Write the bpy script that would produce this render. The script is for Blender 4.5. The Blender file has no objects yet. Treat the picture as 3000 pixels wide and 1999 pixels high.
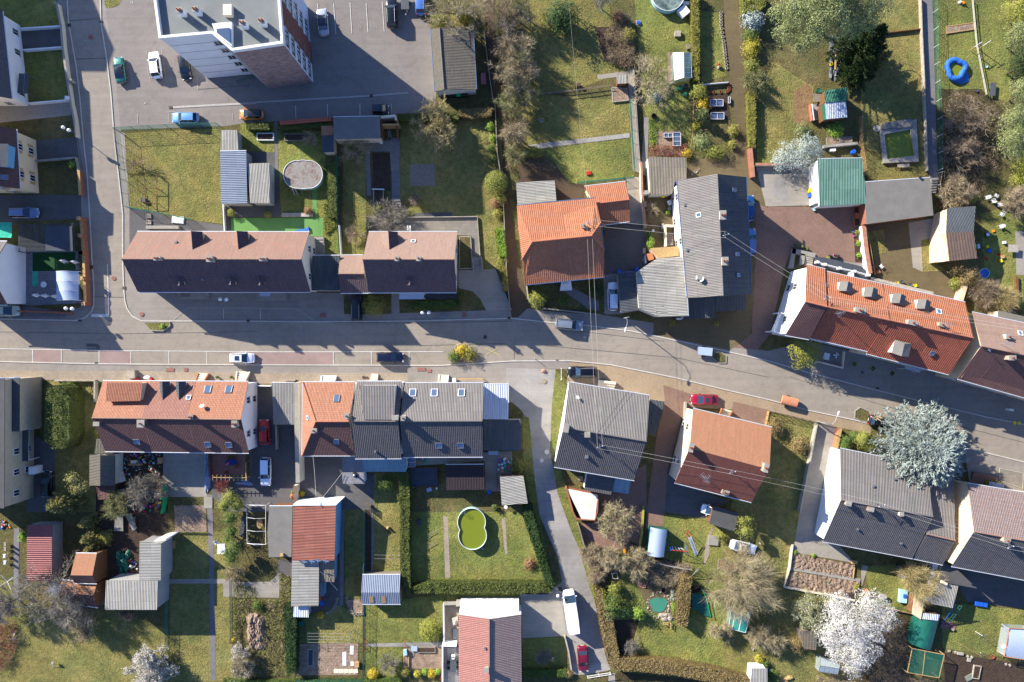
import bpy,math,random
import numpy as np
import mathutils
Vc=getattr(mathutils,'Vector')
random.seed(7);RNG=np.random.default_rng(11)
G=0.055;HC=120.0
SC=bpy.context.scene;COL=SC.collection
R=math.radians;cos=math.cos;sin=math.sin
CUR=[0,0,3.136]
def tile(c,r):CUR[0],CUR[1],CUR[2]=c*750,r*500,3.136
def over():CUR[0],CUR[1],CUR[2]=0,0,2353/3000
def px(s):
 "survey string 'x,y x,y' -> list of plan positions in survey units"
 if not isinstance(s,str):return s
 o=[]
 for w in s.split():
  a=w.split(',');o.append((CUR[0]+float(a[0])/CUR[2],CUR[1]+float(a[1])/CUR[2]))
 return o
def q(c,r,s):
 k=CUR[:];tile(c,r);o=px(s);CUR[:]=k;return o
def wp(p,h=0.0):
 "plan position on a plane at height h"
 k=G*(1-h/HC);return Vc(((p[0]-1500)*k,(1000-p[1])*k,h))
def P(s,h=0.0):
 l=px(s)
 if isinstance(h,(int,float)):return[wp(p,h)for p in l]
 h=list(h)+[h[-1]]*len(l);return[wp(p,hh)for p,hh in zip(l,h)]
def W(x,y,h=0.0):return P('%g,%g'%(x,y),h)[0]
# ---- materials
MATS={}
def nt(m):
 m.use_nodes=True;return m.node_tree.nodes,m.node_tree.links
def lin(c):
 if isinstance(c,str):
  c=[int(c[i:i+2],16)/255 for i in(0,2,4)]
  return tuple(x/12.92 if x<.04045 else((x+.055)/1.055)**2.4 for x in c)+(1,)
 return tuple(c)+(1,)if len(c)==3 else c
def nmat(name,rough=.85,metal=0.0,spec=.3):
 m=bpy.data.materials.new(name);N,L=nt(m);b=N['Principled BSDF']
 b.inputs['Roughness'].default_value=rough;b.inputs['Metallic'].default_value=metal
 b.inputs['Specular IOR Level'].default_value=spec
 return m,N,L,b
def nz(N,L,vec,scale,detail=4,rough=.6,dist=0):
 n=N.new('ShaderNodeTexNoise');n.inputs['Scale'].default_value=scale;n.inputs['Detail'].default_value=detail
 n.inputs['Roughness'].default_value=rough;n.inputs['Distortion'].default_value=dist
 if vec is not None:L.new(vec,n.inputs['Vector'])
 return n.outputs['Fac']
def ramp(N,L,fac,stops,interp='LINEAR'):
 r=N.new('ShaderNodeValToRGB');r.color_ramp.interpolation=interp;e=r.color_ramp.elements
 e[0].position,e[0].color=stops[0][0],lin(stops[0][1]);e[1].position,e[1].color=stops[-1][0],lin(stops[-1][1])
 for p,c in stops[1:-1]:
  x=e.new(p);x.color=lin(c)
 L.new(fac,r.inputs['Fac']);return r.outputs['Color']
def mix(N,L,fac,a,b,mode='MIX'):
 n=N.new('ShaderNodeMix');n.data_type='RGBA';n.blend_type=mode
 for s,v in((0,fac),(6,a),(7,b)):
  if hasattr(v,'links'):L.new(v,n.inputs[s])
  else:n.inputs[s].default_value=v if s==0 else lin(v)
 return n.outputs[2]
def mth(N,L,op,a,b=0.0,c=None):
 n=N.new('ShaderNodeMath');n.operation=op
 for i,v in enumerate((a,b,c)):
  if v is None:continue
  if hasattr(v,'links'):L.new(v,n.inputs[i])
  else:n.inputs[i].default_value=v
 return n.outputs[0]
def bump(N,L,b,h,dist,st=1.0):
 n=N.new('ShaderNodeBump');n.inputs['Distance'].default_value=dist;n.inputs['Strength'].default_value=st
 L.new(h,n.inputs['Height']);L.new(n.outputs['Normal'],b.inputs['Normal'])
def pos(N):return N.new('ShaderNodeNewGeometry').outputs['Position']
def bw(k):return(k,k,k)
def plain(name,c,rough=.85,var=.25,scale=1.5,metal=0.0,bmp=0.0,bs=6,spec=.3):
 if name in MATS:return MATS[name]
 m,N,L,b=nmat(name,rough,metal,spec);c=lin(c)[:3]
 f=nz(N,L,pos(N),scale,5,.65)
 col=ramp(N,L,f,[(.3,tuple(x*(1-var)for x in c)),(.7,tuple(min(1,x*(1+var*.7))for x in c))])
 L.new(col,b.inputs['Base Color'])
 if bmp:bump(N,L,b,nz(N,L,pos(N),bs,4),bmp)
 MATS[name]=m;return m
def grass(name,a,bb,c,bmp=.16,sc=.12,dry='978759',bs=3.2):
 m,N,L,b=nmat(name,.95,0,.1);p=pos(N)
 col=ramp(N,L,nz(N,L,p,sc,6,.68,.4),[(.32,a),(.5,bb),(.68,c)])
 fine=nz(N,L,p,4.0,5,.75)
 col=mix(N,L,ramp(N,L,fine,[(.35,bw(0.0)),(.75,bw(.8))]),col,c)
 drk=ramp(N,L,nz(N,L,p,1.1,5,.75),[(.34,bw(.58)),(.52,bw(1.05)),(.7,bw(1.4))])
 col=mix(N,L,.8,col,drk,'MULTIPLY')
 cl=ramp(N,L,nz(N,L,p,5.5,3,.8),[(.38,bw(.6)),(.6,bw(1.35))])
 col=mix(N,L,.6,col,cl,'MULTIPLY')
 col=mix(N,L,1.0,col,ramp(N,L,nz(N,L,p,.22,3,.6),[(.35,(.82,.95,.8)),(.65,(1.2,1.08,1.0))]),'MULTIPLY')
 dr=ramp(N,L,nz(N,L,p,.45,5,.7,.6),[(.55,bw(0)),(.75,bw(.75))])
 col=mix(N,L,dr,col,dry)
 col=mix(N,L,.16,col,(.2,.19,.13))
 L.new(col,b.inputs['Base Color'])
 h=mth(N,L,'ADD',nz(N,L,p,bs,5,.7),mth(N,L,'MULTIPLY',nz(N,L,p,12,2),.35))
 bump(N,L,b,h,bmp*2.6);MATS[name]=m;return m
def asphalt(name,c,var=.18,bmp=.01):
 m,N,L,b=nmat(name,.9,0,.25);p=pos(N);c=lin(c)[:3]
 col=ramp(N,L,nz(N,L,p,.09,6,.6,.5),[(.3,tuple(x*(1-var)for x in c)),(.7,tuple(x*(1+var)for x in c))])
 st=ramp(N,L,nz(N,L,p,.7,6,.72,.8),[(.3,bw(.78)),(.52,bw(1)),(.8,bw(1.0))])
 col=mix(N,L,.8,col,st,'MULTIPLY')
 sm=N.new('ShaderNodeMapping');sm.inputs['Scale'].default_value=(.05,1.3,1);L.new(p,sm.inputs['Vector'])
 col=mix(N,L,.4,col,ramp(N,L,nz(N,L,sm.outputs[0],1,5,.65),[(.36,bw(.8)),(.6,bw(1.06))]),'MULTIPLY')
 gr=ramp(N,L,nz(N,L,p,14,3,.8),[(.3,bw(.8)),(.7,bw(1.0))])
 col=mix(N,L,.9,col,gr,'MULTIPLY')
 v=N.new('ShaderNodeTexVoronoi');v.feature='DISTANCE_TO_EDGE';v.inputs['Scale'].default_value=.07
 dn=N.new('ShaderNodeTexNoise');dn.inputs['Scale'].default_value=.8;L.new(p,dn.inputs['Vector'])
 va=N.new('ShaderNodeVectorMath');va.operation='MULTIPLY_ADD';L.new(dn.outputs['Color'],va.inputs[0]);va.inputs[1].default_value=(2.5,2.5,0);L.new(p,va.inputs[2])
 L.new(va.outputs[0],v.inputs['Vector'])
 cr=ramp(N,L,v.outputs['Distance'],[(0,bw(.62)),(.004,bw(.8)),(.009,bw(1))])
 col=mix(N,L,.28,col,cr,'MULTIPLY')
 L.new(col,b.inputs['Base Color']);bump(N,L,b,nz(N,L,p,25,2),bmp);MATS[name]=m;return m
def paver(name,c1,c2,mortar,w=.22,h=.11,rot=0.0,blot=.5):
 m,N,L,b=nmat(name,.9,0,.2);p=pos(N)
 mp=N.new('ShaderNodeMapping');mp.inputs['Rotation'].default_value=(0,0,rot);L.new(p,mp.inputs['Vector'])
 t=N.new('ShaderNodeTexBrick');L.new(mp.outputs[0],t.inputs['Vector']);t.inputs['Scale'].default_value=1
 t.inputs['Brick Width'].default_value=w;t.inputs['Row Height'].default_value=h;t.inputs['Mortar Size'].default_value=.012
 t.inputs['Color1'].default_value=lin(c1);t.inputs['Color2'].default_value=lin(c2);t.inputs['Mortar'].default_value=lin(mortar)
 bl=ramp(N,L,nz(N,L,p,.35,5,.7,.5),[(.3,bw(.62)),(.6,bw(1))])
 col=mix(N,L,blot,t.outputs['Color'],bl,'MULTIPLY')
 L.new(col,b.inputs['Base Color']);bump(N,L,b,nz(N,L,p,9,3),.02);MATS[name]=m;return m
def rmat(name,c1,c2,moss='6a6250',pu=.3,pv=.35,amp=.05,mossamt=.5,kind='tile',rough=.8):
 "roof covering in its own UV metres: u along the eave, v up the slope"
 if name in MATS:return MATS[name]
 m,N,L,b=nmat(name,rough,0,.3);uvn=N.new('ShaderNodeUVMap').outputs[0];p=pos(N)
 sx=N.new('ShaderNodeSeparateXYZ');L.new(uvn,sx.inputs[0]);u,v=sx.outputs[0],sx.outputs[1]
 br=N.new('ShaderNodeTexBrick');L.new(uvn,br.inputs['Vector']);br.inputs['Scale'].default_value=1
 br.inputs['Brick Width'].default_value=pu*(1 if kind=='tile' else 3.2);br.inputs['Row Height'].default_value=pv if kind=='tile' else 1.6
 br.inputs['Mortar Size'].default_value=.018 if kind!='metal' else.008;br.offset=.5 if kind=='tile' else 0
 br.inputs['Color1'].default_value=lin(c1);br.inputs['Color2'].default_value=lin(c2)
 mc=tuple(x*.45 for x in lin(c1)[:3]);br.inputs['Mortar'].default_value=lin(mc)
 col=mix(N,L,ramp(N,L,nz(N,L,p,.5,6,.7,.6),[(.35,bw(0)),(.65,bw(.8))]),br.outputs['Color'],c2)
 blot=ramp(N,L,nz(N,L,p,1.1,6,.75,.9),[(.56,bw(0)),(.72,bw(mossamt))])
 col=mix(N,L,blot,col,moss)
 mp=N.new('ShaderNodeMapping');mp.inputs['Scale'].default_value=(2.4,.16,1);L.new(uvn,mp.inputs['Vector'])
 stk=ramp(N,L,nz(N,L,mp.outputs[0],1.2,4,.7),[(.3,bw(.66)),(.62,bw(1))])
 col=mix(N,L,.55,col,stk,'MULTIPLY')
 L.new(col,b.inputs['Base Color'])
 su=mth(N,L,'SINE',mth(N,L,'MULTIPLY',u,2*math.pi/pu))
 if kind=='tile':
  fv=mth(N,L,'FRACT',mth(N,L,'DIVIDE',v,-pv))
  h=mth(N,L,'ADD',mth(N,L,'MULTIPLY',su,.5),fv)
 else:h=su
 h=mth(N,L,'ADD',h,mth(N,L,'MULTIPLY',nz(N,L,p,5,3),.5))
 bump(N,L,b,h,amp);MATS[name]=m;return m
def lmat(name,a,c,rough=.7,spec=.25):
 ca,cc=lin(a),lin(c);plain(name+'_in',tuple((ca[i]*.6+cc[i]*.4)*.8 for i in range(3)),.9,.3,4,bmp=.05,bs=8)  # core: leaf mix darkened, the crown's inner shade put into its colour
 m,N,L,b=nmat(name,rough,0,spec)
 g=N.new('ShaderNodeNewGeometry');col=ramp(N,L,g.outputs['Random Per Island'],[(0,a),(1,c)])
 big=ramp(N,L,nz(N,L,g.outputs['Position'],.7,3,.6),[(.3,bw(.75)),(.65,bw(1.0))])
 col=mix(N,L,.6,col,big,'MULTIPLY')
 L.new(col,b.inputs['Base Color']);MATS[name]=m;return m
def glossy(name,c,rough=.12,metal=0.0,coat=0.0,alpha=1.0,spec=.5):
 if name in MATS:return MATS[name]
 m,N,L,b=nmat(name,rough,metal,spec);b.inputs['Base Color'].default_value=lin(c)
 if coat:b.inputs['Coat Weight'].default_value=coat;b.inputs['Coat Roughness'].default_value=.06
 if alpha<1:b.inputs['Alpha'].default_value=alpha
 MATS[name]=m;return m
def mg(n):return MATS[n]if isinstance(n,str)else n
# ---- mesh builder
class MB:
 def __init__(s):s.ch=[];s.mats=[];s.n=0
 def mi(s,m):
  m=mg(m)
  if m not in s.mats:s.mats.append(m)
  return s.mats.index(m)
 def raw(s,V,F,m,UV=None,smooth=False):
  V=np.asarray(V,dtype=np.float32).reshape(-1,3);F=np.asarray(F,dtype=np.int32)
  s.ch.append((V,F+s.n,s.mi(m),UV,smooth));s.n+=len(V);return s
 def poly(s,pts,m,UV=None):return s.raw([tuple(p)for p in pts],[list(range(len(pts)))],m,None if UV is None else np.array(UV,dtype=np.float32))
 def prism(s,pts,z0,z1,m,mt=None):
  n=len(pts);z1=z1 if hasattr(z1,'__len__')else[z1]*n;z0=z0 if hasattr(z0,'__len__')else[z0]*n
  a=sum(pts[i][0]*pts[(i+1)%n][1]-pts[(i+1)%n][0]*pts[i][1]for i in range(n))
  o=list(range(n))if a>0 else list(range(n))[::-1]
  B=[(pts[i][0],pts[i][1],z0[i])for i in o];T=[(pts[i][0],pts[i][1],z1[i])for i in o]
  for i in range(n):
   j=(i+1)%n
   s.raw([B[i],B[j],T[j],T[i]],[[0,1,2,3]],m)
  s.poly(T,mt or m);s.poly(B[::-1],m);return s
 def box(s,c,sz,m,rz=0.0,z0=None):
  cx,cy,cz=c;a,b,h=sz;ca,sa=cos(rz),sin(rz)
  z0=cz-h/2 if z0 is None else z0
  V=[(cx+x*a/2*ca-y*b/2*sa,cy+x*a/2*sa+y*b/2*ca,z0+(h if z else 0))for z in(0,1)for x,y in((-1,-1),(1,-1),(1,1),(-1,1))]
  return s.raw(V,[[3,2,1,0],[4,5,6,7],[0,1,5,4],[1,2,6,5],[2,3,7,6],[3,0,4,7]],m)
 def tube(s,p,q_,r,m,n=6,r2=None,cap=True):
  p=Vc(p);q_=Vc(q_);d=q_-p;r2=r if r2 is None else r2
  if d.length<1e-6:return s
  x=d.orthogonal().normalized();y=d.cross(x).normalized()
  V=[]
  for c,rr in((p,r),(q_,r2)):
   for i in range(n):
    t=2*math.pi*i/n;V.append(tuple(c+x*cos(t)*rr+y*sin(t)*rr))
  s.raw(V,[[i,(i+1)%n,n+(i+1)%n,n+i]for i in range(n)],m,None,n>4)
  if cap:s.raw(V[n:],[list(range(n))],m);s.raw(V[:n][::-1],[list(range(n))],m)
  return s
 def path(s,pts,r,m,n=5):
  for a,b in zip(pts,pts[1:]):s.tube(a,b,r,m,n)
  return s
 def disc(s,c,r,z0,z1,m,n=20,sx=1.0,sy=1.0,mt=None):
  return s.prism([(c[0]+cos(2*math.pi*i/n)*r*sx,c[1]+sin(2*math.pi*i/n)*r*sy)for i in range(n)],z0,z1,m,mt)
 def lathe(s,c,prof,m,n=14,sx=1.0,sy=1.0):
  V=[(c[0]+cos(2*math.pi*i/n)*r*sx,c[1]+sin(2*math.pi*i/n)*r*sy,c[2]+z)for r,z in prof for i in range(n)]
  F=[[k*n+i,k*n+(i+1)%n,(k+1)*n+(i+1)%n,(k+1)*n+i]for k in range(len(prof)-1)for i in range(n)]
  return s.raw(V,F,m,None,True)
 def slab(s,pts,t,m,edge=None):
  "roof plane with thickness; first edge is the eave"
  p=[Vc(x)for x in pts];n=len(p)
  nr=sum(((p[i]-p[0]).cross(p[(i+1)%n]-p[0])for i in range(1,n-1)),Vc()).normalized()
  flip=nr.z<0
  if flip:nr=-nr
  u=(p[1]-p[0]).normalized();v=nr.cross(u).normalized()
  if v.z<0:v=-v
  if flip:p=p[::-1]
  o=pts[0]
  UV=[((x-Vc(o)).dot(u),(x-Vc(o)).dot(v))for x in p]
  s.poly(p,m,UV)
  b=[Vc((x.x,x.y,x.z-t))for x in p];s.poly(b[::-1],edge or m,UV[::-1])
  for i in range(n):
   j=(i+1)%n;s.raw([tuple(b[i]),tuple(b[j]),tuple(p[j]),tuple(p[i])],[[0,1,2,3]],edge or m)
  return s
 def mk(s,name,parent=None,loc=None):
  me=bpy.data.meshes.new(name)
  V=np.concatenate([c[0]for c in s.ch]);off=Vc((0,0,0))
  if parent is not None and loc is None:
   a=parent
   while a is not None:off=off+a.location;a=a.parent
  elif loc is not None:off=loc
  V=V-np.array(off,dtype=np.float32)
  me.vertices.add(len(V));me.vertices.foreach_set('co',V.ravel())
  li=np.concatenate([c[1].ravel()for c in s.ch]);cnt=np.concatenate([np.full(len(c[1]),c[1].shape[1])for c in s.ch])
  st=np.concatenate([[0],np.cumsum(cnt)[:-1]]).astype(np.int32)
  me.loops.add(len(li));me.loops.foreach_set('vertex_index',li.astype(np.int32))
  me.polygons.add(len(cnt));me.polygons.foreach_set('loop_start',st)
  me.polygons.foreach_set('material_index',np.concatenate([np.full(len(c[1]),c[2])for c in s.ch]).astype(np.int32))
  me.polygons.foreach_set('use_smooth',np.concatenate([np.full(len(c[1]),c[4])for c in s.ch]))
  me.update(calc_edges=True)
  if any(c[3]is not None for c in s.ch):
   uv=me.uv_layers.new(name='UVMap')
   U=np.concatenate([(np.zeros((c[1].size,2),dtype=np.float32)if c[3]is None else c[3])for c in s.ch])
   uv.data.foreach_set('uv',U.ravel().astype(np.float32))
  for m in s.mats:me.materials.append(m)
  o=bpy.data.objects.new(name,me);COL.objects.link(o)
  if parent is not None:o.parent=parent
  elif loc is not None:o.location=loc
  return o
def tag(o,label=None,cat=None,group=None,kind=None):
 for k,v in(('label',label),('category',cat),('group',group),('kind',kind)):
  if v:o[k]=v
 return o
def thing(name,label,cat,loc,rz=0.0,group=None):
 o=bpy.data.objects.new(name,None);COL.objects.link(o);o.location=loc;o.rotation_euler=(0,0,rz)
 o.empty_display_size=.3
 return tag(o,label,cat,group)
def cen(pts):return Vc((sum(p[0]for p in pts)/len(pts),sum(p[1]for p in pts)/len(pts),0))
def solo(name,mb,label,cat,loc,group=None):return tag(mb.mk(name,None,Vc(loc)),label,cat,group)
def dup(root,loc=None,label=None,rz=None,sc=None):
 r=root.copy();COL.objects.link(r)
 for ch in root.children:
  c=ch.copy();COL.objects.link(c);c.parent=r
  for g in ch.children:
   d=g.copy();COL.objects.link(d);d.parent=c
 if loc is not None:r.location=loc
 if rz is not None:r.rotation_euler=(0,0,rz)
 if sc is not None:r.scale=sc
 if label:r['label']=label
 return r
SHN=[0]
def sheet(name,pts,m,layer,kind='structure'):
 SHN[0]+=1;z=.004+layer*.012+SHN[0]*.00007
 b=MB();p=P(pts)
 b.poly([(v.x,v.y,z)for v in(p if sum(p[i].x*p[(i+1)%len(p)].y-p[(i+1)%len(p)].x*p[i].y for i in range(len(p)))>0 else p[::-1])],m)
 return tag(b.mk(name),kind=kind)
def offset(pts,d):
 n=len(pts);a=sum(pts[i][0]*pts[(i+1)%n][1]-pts[(i+1)%n][0]*pts[i][1]for i in range(n));sg=1 if a>0 else-1
 o=[]
 for i in range(n):
  p0,p1,p2=Vc(pts[i-1][:2]),Vc(pts[i][:2]),Vc(pts[(i+1)%n][:2])
  e1=(p1-p0).normalized();e2=(p2-p1).normalized()
  n1=Vc((-e1.y,e1.x))*sg;n2=Vc((-e2.y,e2.x))*sg;k=1+n1.dot(n2)
  o.append(p1+(n1+n2)*(d/max(k,.35)))
 return o
# ---- buildings
class Bld:pass
def plane(pts):
 n=Vc()
 for i in range(1,len(pts)-1):n+=(pts[i]-pts[0]).cross(pts[i+1]-pts[0])
 n.normalize()
 if n.z<0:n=-n
 return n,n.dot(sum(pts,Vc())/len(pts))
def rz_at(B,x,y):
 return min((d-n.x*x-n.y*y)/n.z for n,d in B.pl)
def bldg(name,label,cat,faces,perim,rm,wm,ov=.3,th=.16,rm2=None,gutter=None,ridge=None,wins=True,door=False,shutter=None,group=None,edge=None,wz=1.0,winm='glass_dark'):
 B=Bld();allp=[v for f in faces for v in f];c=cen(allp);B.root=thing(name,label,cat,c,0,group)
 B.faces=faces;B.pl=[plane(f)for f in faces]
 rb=MB()
 for i,f in enumerate(faces):rb.slab(f,th,(rm2[i]if rm2 else rm),edge)
 B.roof=rb.mk('roof',B.root)
 ins=offset(perim,ov)if ov else[Vc(p[:2])for p in perim]
 wb=MB();n=len(ins);top=[rz_at(B,v.x,v.y)-th*.9 for v in ins]
 ar=sum(ins[i].x*ins[(i+1)%n].y-ins[(i+1)%n].x*ins[i].y for i in range(n))
 o=list(range(n))if ar>0 else list(range(n))[::-1]
 B.walls=[]
 for k in range(n):
  a,b=o[k],o[(k+1)%n];A,C=ins[a],ins[b]
  wb.raw([(A.x,A.y,0),(C.x,C.y,0),(C.x,C.y,top[b]),(A.x,A.y,top[a])],[[0,1,2,3]],wm)
  B.walls.append((A,C,top[a],top[b]))
 B.wall=wb.mk('wall',B.root)
 if gutter:
  gm,edges=gutter
  for a,b in edges:
   g=MB();d=(b-a);nn=Vc((d.y,-d.x,0)).normalized()
   if(a+nn-c).length<(a-nn-c).length:nn=-nn
   g.tube(a+nn*.06-Vc((0,0,.07)),b+nn*.06-Vc((0,0,.07)),.085,gm,6);g.mk('gutter',B.root)
 if ridge:
  for a,b in ridge[1]:
   g=MB();L_=(b-a).length;k=max(2,int(L_/.38))
   for i in range(k):
    p0=a.lerp(b,i/k);p1=a.lerp(b,(i+1)/k);g.tube(p0+Vc((0,0,.02)),p1+Vc((0,0,.05)),.13,ridge[0],6,.105)
   g.mk('ridge',B.root)
 if wins:
  for A,C,t0,t1 in B.walls:
   d=C-A;Ln=d.length
   if Ln<1.6:continue
   nn=Vc((d.y,-d.x)).normalized();mid=(A+C)/2
   if nn.dot(-mid)<1.0:continue
   t=min(t0,t1);k=max(1,int(Ln/3.0));fl=0
   while wz+fl*2.75+1.25<t+.15 and fl<6:
    for i in range(k):
     f=(i+.5)/k
     if(i*7+fl*3+int(Ln*5))%6==0 and k>2:continue
     window(B,A+d*f,d.normalized(),nn,wz+fl*2.75,.95,1.15,shutter,winm)
    fl+=1
 return B
def window(B,at,d,nn,z,w,h,shutter=None,gm='glass_dark',frame='wtrim'):
 r=MB();a=math.atan2(d.y,d.x);c=at+nn*.02
 r.box((c.x,c.y,0),(w,.05,h),gm,a,z)
 o=r.mk('window',B.root);f=MB();c=at+nn*.04
 for s in(-1,0,1):f.box((c.x+d.x*s*w/2,c.y+d.y*s*w/2,0),(.08 if s else.05,.07,h),frame,a,z)
 f.box((c.x,c.y,0),(w+.08,.072,.08),frame,a,z+h);c2=at+nn*.08
 f.box((c2.x,c2.y,0),(w+.25,.16,.05),'sill',a,z-.05)
 f.mk('frame',o)
 if shutter:
  for s in(-1,1):
   g=MB();cc=at+nn*.05+d*(s*(w*.75+.07));g.box((cc.x,cc.y,0),(w*.48,.05,h+.05),shutter,a,z);g.mk('shutter',o)
def gable(label,eaves,ridge,eh,rh,rm,wm,rm2=None,name='house',cat='house',ov=.3,gut='gutw',rid='ridge_tile',**k):
 "eaves: A B C D (upper left, upper right, lower right, lower left); ridge: two ends"
 A,B_,C,D=P(eaves,eh);R1,R2=P(ridge,rh)
 def snap(p,d,a,c):
  e=c-a;k=d.x*e.y-d.y*e.x;t=((a.x-p.x)*e.y-(a.y-p.y)*e.x)/k;return Vc((p.x+d.x*t,p.y+d.y*t,p.z))
 dd=R2-R1;R1,R2=snap(R1,dd,A,D),snap(R2,dd,B_,C)
 f=[[A,B_,R2,R1],[D,C,R2,R1]]
 e=[(A,B_),(D,C)]
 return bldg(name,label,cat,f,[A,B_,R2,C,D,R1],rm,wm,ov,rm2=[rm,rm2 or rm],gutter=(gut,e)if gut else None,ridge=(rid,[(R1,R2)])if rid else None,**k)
def flat(label,pts,h,rm,wm,name='shed',cat='shed',ov=.12,gut=None,th=.12,wins=False,turn=0,**k):
 "one roof plane (heights per corner), first edge is the eave"
 p=P(pts,h);g=(gut,[(p[0],p[1])])if gut else None;p=p[turn:]+p[:turn]
 return bldg(name,label,cat,[p],p,rm,wm,ov,th=th,gutter=g,wins=wins,**k)
def carport(label,pts,h,rm,name='carport',cat='carport',post='wd_brown',th=.1,edge=None):
 p=P(pts,h);c=cen(p);r=thing(name,label,cat,c)
 MB().slab(p,th,rm,edge).mk('roof',r)
 for v in offset(p,.15):
  z=min(x.z for x in p)-.05;b=MB();b.box((v.x,v.y,0),(.11,.11,z),post,0,0);b.mk('post',r)
 return r
def hit(B,p):
 "where the survey ray over plan position p meets this roof"
 cam=Vc((0,0,HC));d=wp(p,0)-cam;best=None
 for n,dd in B.pl:
  t=(dd-n.dot(cam))/n.dot(d);v=cam+d*t
  if abs(rz_at(B,v.x,v.y)-v.z)<.06 and(best is None or v.z>best[0].z):best=(v,n)
 if best is None:
  n,dd=B.pl[0];t=(dd-n.dot(cam))/n.dot(d);best=(cam+d*t,n)
 return best
def sky_(B,x,y,w=.8,h=1.1,gm='glass_sky',fm='gmetal'):
 v,n=hit(B,px('%g,%g'%(x,y))[0]);u=Vc((-n.y,n.x,0));u=u.normalized()if u.length>.05 else Vc((1,0,0));s=n.cross(u).normalized()
 def fr(a,b,z):return v+u*a+s*b+n*z
 m=MB();pts=[fr(-w/2,-h/2,.12),fr(w/2,-h/2,.12),fr(w/2,h/2,.12),fr(-w/2,h/2,.12)];m.slab(pts,.05,gm)
 o=m.mk('skylight',B.root);f=MB()
 for a,b,aa,bb in((-w/2,-h/2,w/2,-h/2),(w/2,-h/2,w/2,h/2),(w/2,h/2,-w/2,h/2),(-w/2,h/2,-w/2,-h/2)):f.tube(fr(a,b,.1),fr(aa,bb,.1),.07,fm,4)
 f.mk('frame',o)
def chimney(B,x,y,w=.6,d=.6,t=1.2,m='chimney_render',pots=1,cap='concrete',rz=None):
 v,n=hit(B,px('%g,%g'%(x,y))[0]);v=W(x,y,v.z+t)
 zb=rz_at(B,v.x,v.y)-.6;b=MB();a=0 if rz is None else rz
 b.box((v.x,v.y,0),(w,d,v.z-zb),m,a,zb);b.box((v.x,v.y,0),(w+.14,d+.14,.1),cap,a,v.z)
 o=b.mk('chimney',B.root);ca,sa=cos(a),sin(a)
 for i in range(pots):
  k=(i-(pots-1)/2)*min(.42,w/pots);f=MB();c=(v.x+ca*k,v.y+sa*k,v.z+.1)
  f.lathe(c,[(.13,0),(.11,.3),(.135,.31),(.135,.35),(.08,.35),(.08,.1),(0,.1)],'clay',10);f.mk('chimney_pot',o)
def dormer(B,front,back,hw,dh,rm,rm2,wall='creamw',win=True):
 "gabled dormer: ridge from the roof (back) out to its front"
 fp,bp=px(front)[0],px(back)[0];v,n=hit(B,bp);z=v.z;f=wp(fp,z);d=(f-v);d.z=0;d.normalize();s=Vc((-d.y,d.x,0))
 b2=v-d*.3;m=MB()
 for sg,mm in((1,rm),(-1,rm2)):
  e0=f+s*hw*sg+Vc((0,0,-dh));e1=b2+s*hw*sg+Vc((0,0,-dh));m.slab([e0,e1,b2,f],.08,mm)
 m.mk('dormer_roof',B.root);w=MB();f2=f-d*.22;zz=z-dh-.02;low=min(rz_at(B,f2.x,f2.y),zz-.3)-.1
 a=f2+s*(hw-.15);c=f2-s*(hw-.15);bb=v-s*(hw-.15);ba=v+s*(hw-.15)
 w.raw([(a.x,a.y,low),(c.x,c.y,low),(c.x,c.y,zz),(f2.x,f2.y,z-.1),(a.x,a.y,zz)],[[0,1,2,3,4]],wall)
 for g,hh in((a,ba),(c,bb)):w.raw([(g.x,g.y,low),(hh.x,hh.y,low),(hh.x,hh.y,zz),(g.x,g.y,zz)],[[0,1,2,3]],wall)
 o=w.mk('dormer_wall',B.root)
 if win and zz-low>.6:
  k=MB();g=f2+d*.03;k.box((g.x,g.y,0),(hw*.9,.05,zz-low-.25),'glass_dark',math.atan2(s.y,s.x),low+.15);k.mk('window',o)
def shed_dormer(B,pts,hs,rm,wall):
 p=P(pts,hs);m=MB();m.slab(p,.1,rm,wall);m.mk('dormer_roof',B.root);w=MB();q_=offset(p,.12);n=len(q_)
 zs=[v.z-.1 for v in p];zb=[min(z-.05,rz_at(B,v.x,v.y)-.15)for v,z in zip(q_,zs)]
 for i in range(n):
  j=(i+1)%n;w.raw([(q_[i].x,q_[i].y,zb[i]),(q_[j].x,q_[j].y,zb[j]),(q_[j].x,q_[j].y,zs[j]),(q_[i].x,q_[i].y,zs[i])],[[0,1,2,3]],wall)
 w.mk('dormer_wall',B.root)
def dish(B,x,y,r=.4,h=.7,az=200,m='wtrim',name='satellite_dish'):
 v,n=hit(B,px('%g,%g'%(x,y))[0])if B else(None,None)
 z=(v.z if v else 0)+h;c=W(x,y,z);zb=rz_at(B,c.x,c.y)if B else 0
 b=MB();b.tube((c.x,c.y,zb-.05),(c.x,c.y,z),.03,'gmetal');d=Vc((cos(R(az))*.75,sin(R(az))*.75,.55)).normalized()
 u=d.orthogonal().normalized();w=d.cross(u);k=14;V=[tuple(c)]
 for rr,dd in((.5,.02),(1,.08)):
  for i in range(k):t=2*math.pi*i/k;V.append(tuple(c+d*(dd+.02)+(u*cos(t)+w*sin(t))*r*rr))
 b.raw(V,[[0,1+i,1+(i+1)%k]for i in range(k)],m,None,True);b.raw(V,[[1+i,1+k+i,1+k+(i+1)%k,1+(i+1)%k]for i in range(k)],m,None,True)
 b.tube(c,c+d*r*1.1,.015,'gmetal',4)
 return b.mk(name,B.root if B else None)
def vent(B,x,y,w=.35,t=.3,m='gmetal'):
 v,n=hit(B,px('%g,%g'%(x,y))[0]);b=MB();b.box((v.x,v.y,0),(w,w,t+.2),m,0,v.z-.2);b.mk('roof_vent',B.root)
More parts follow.
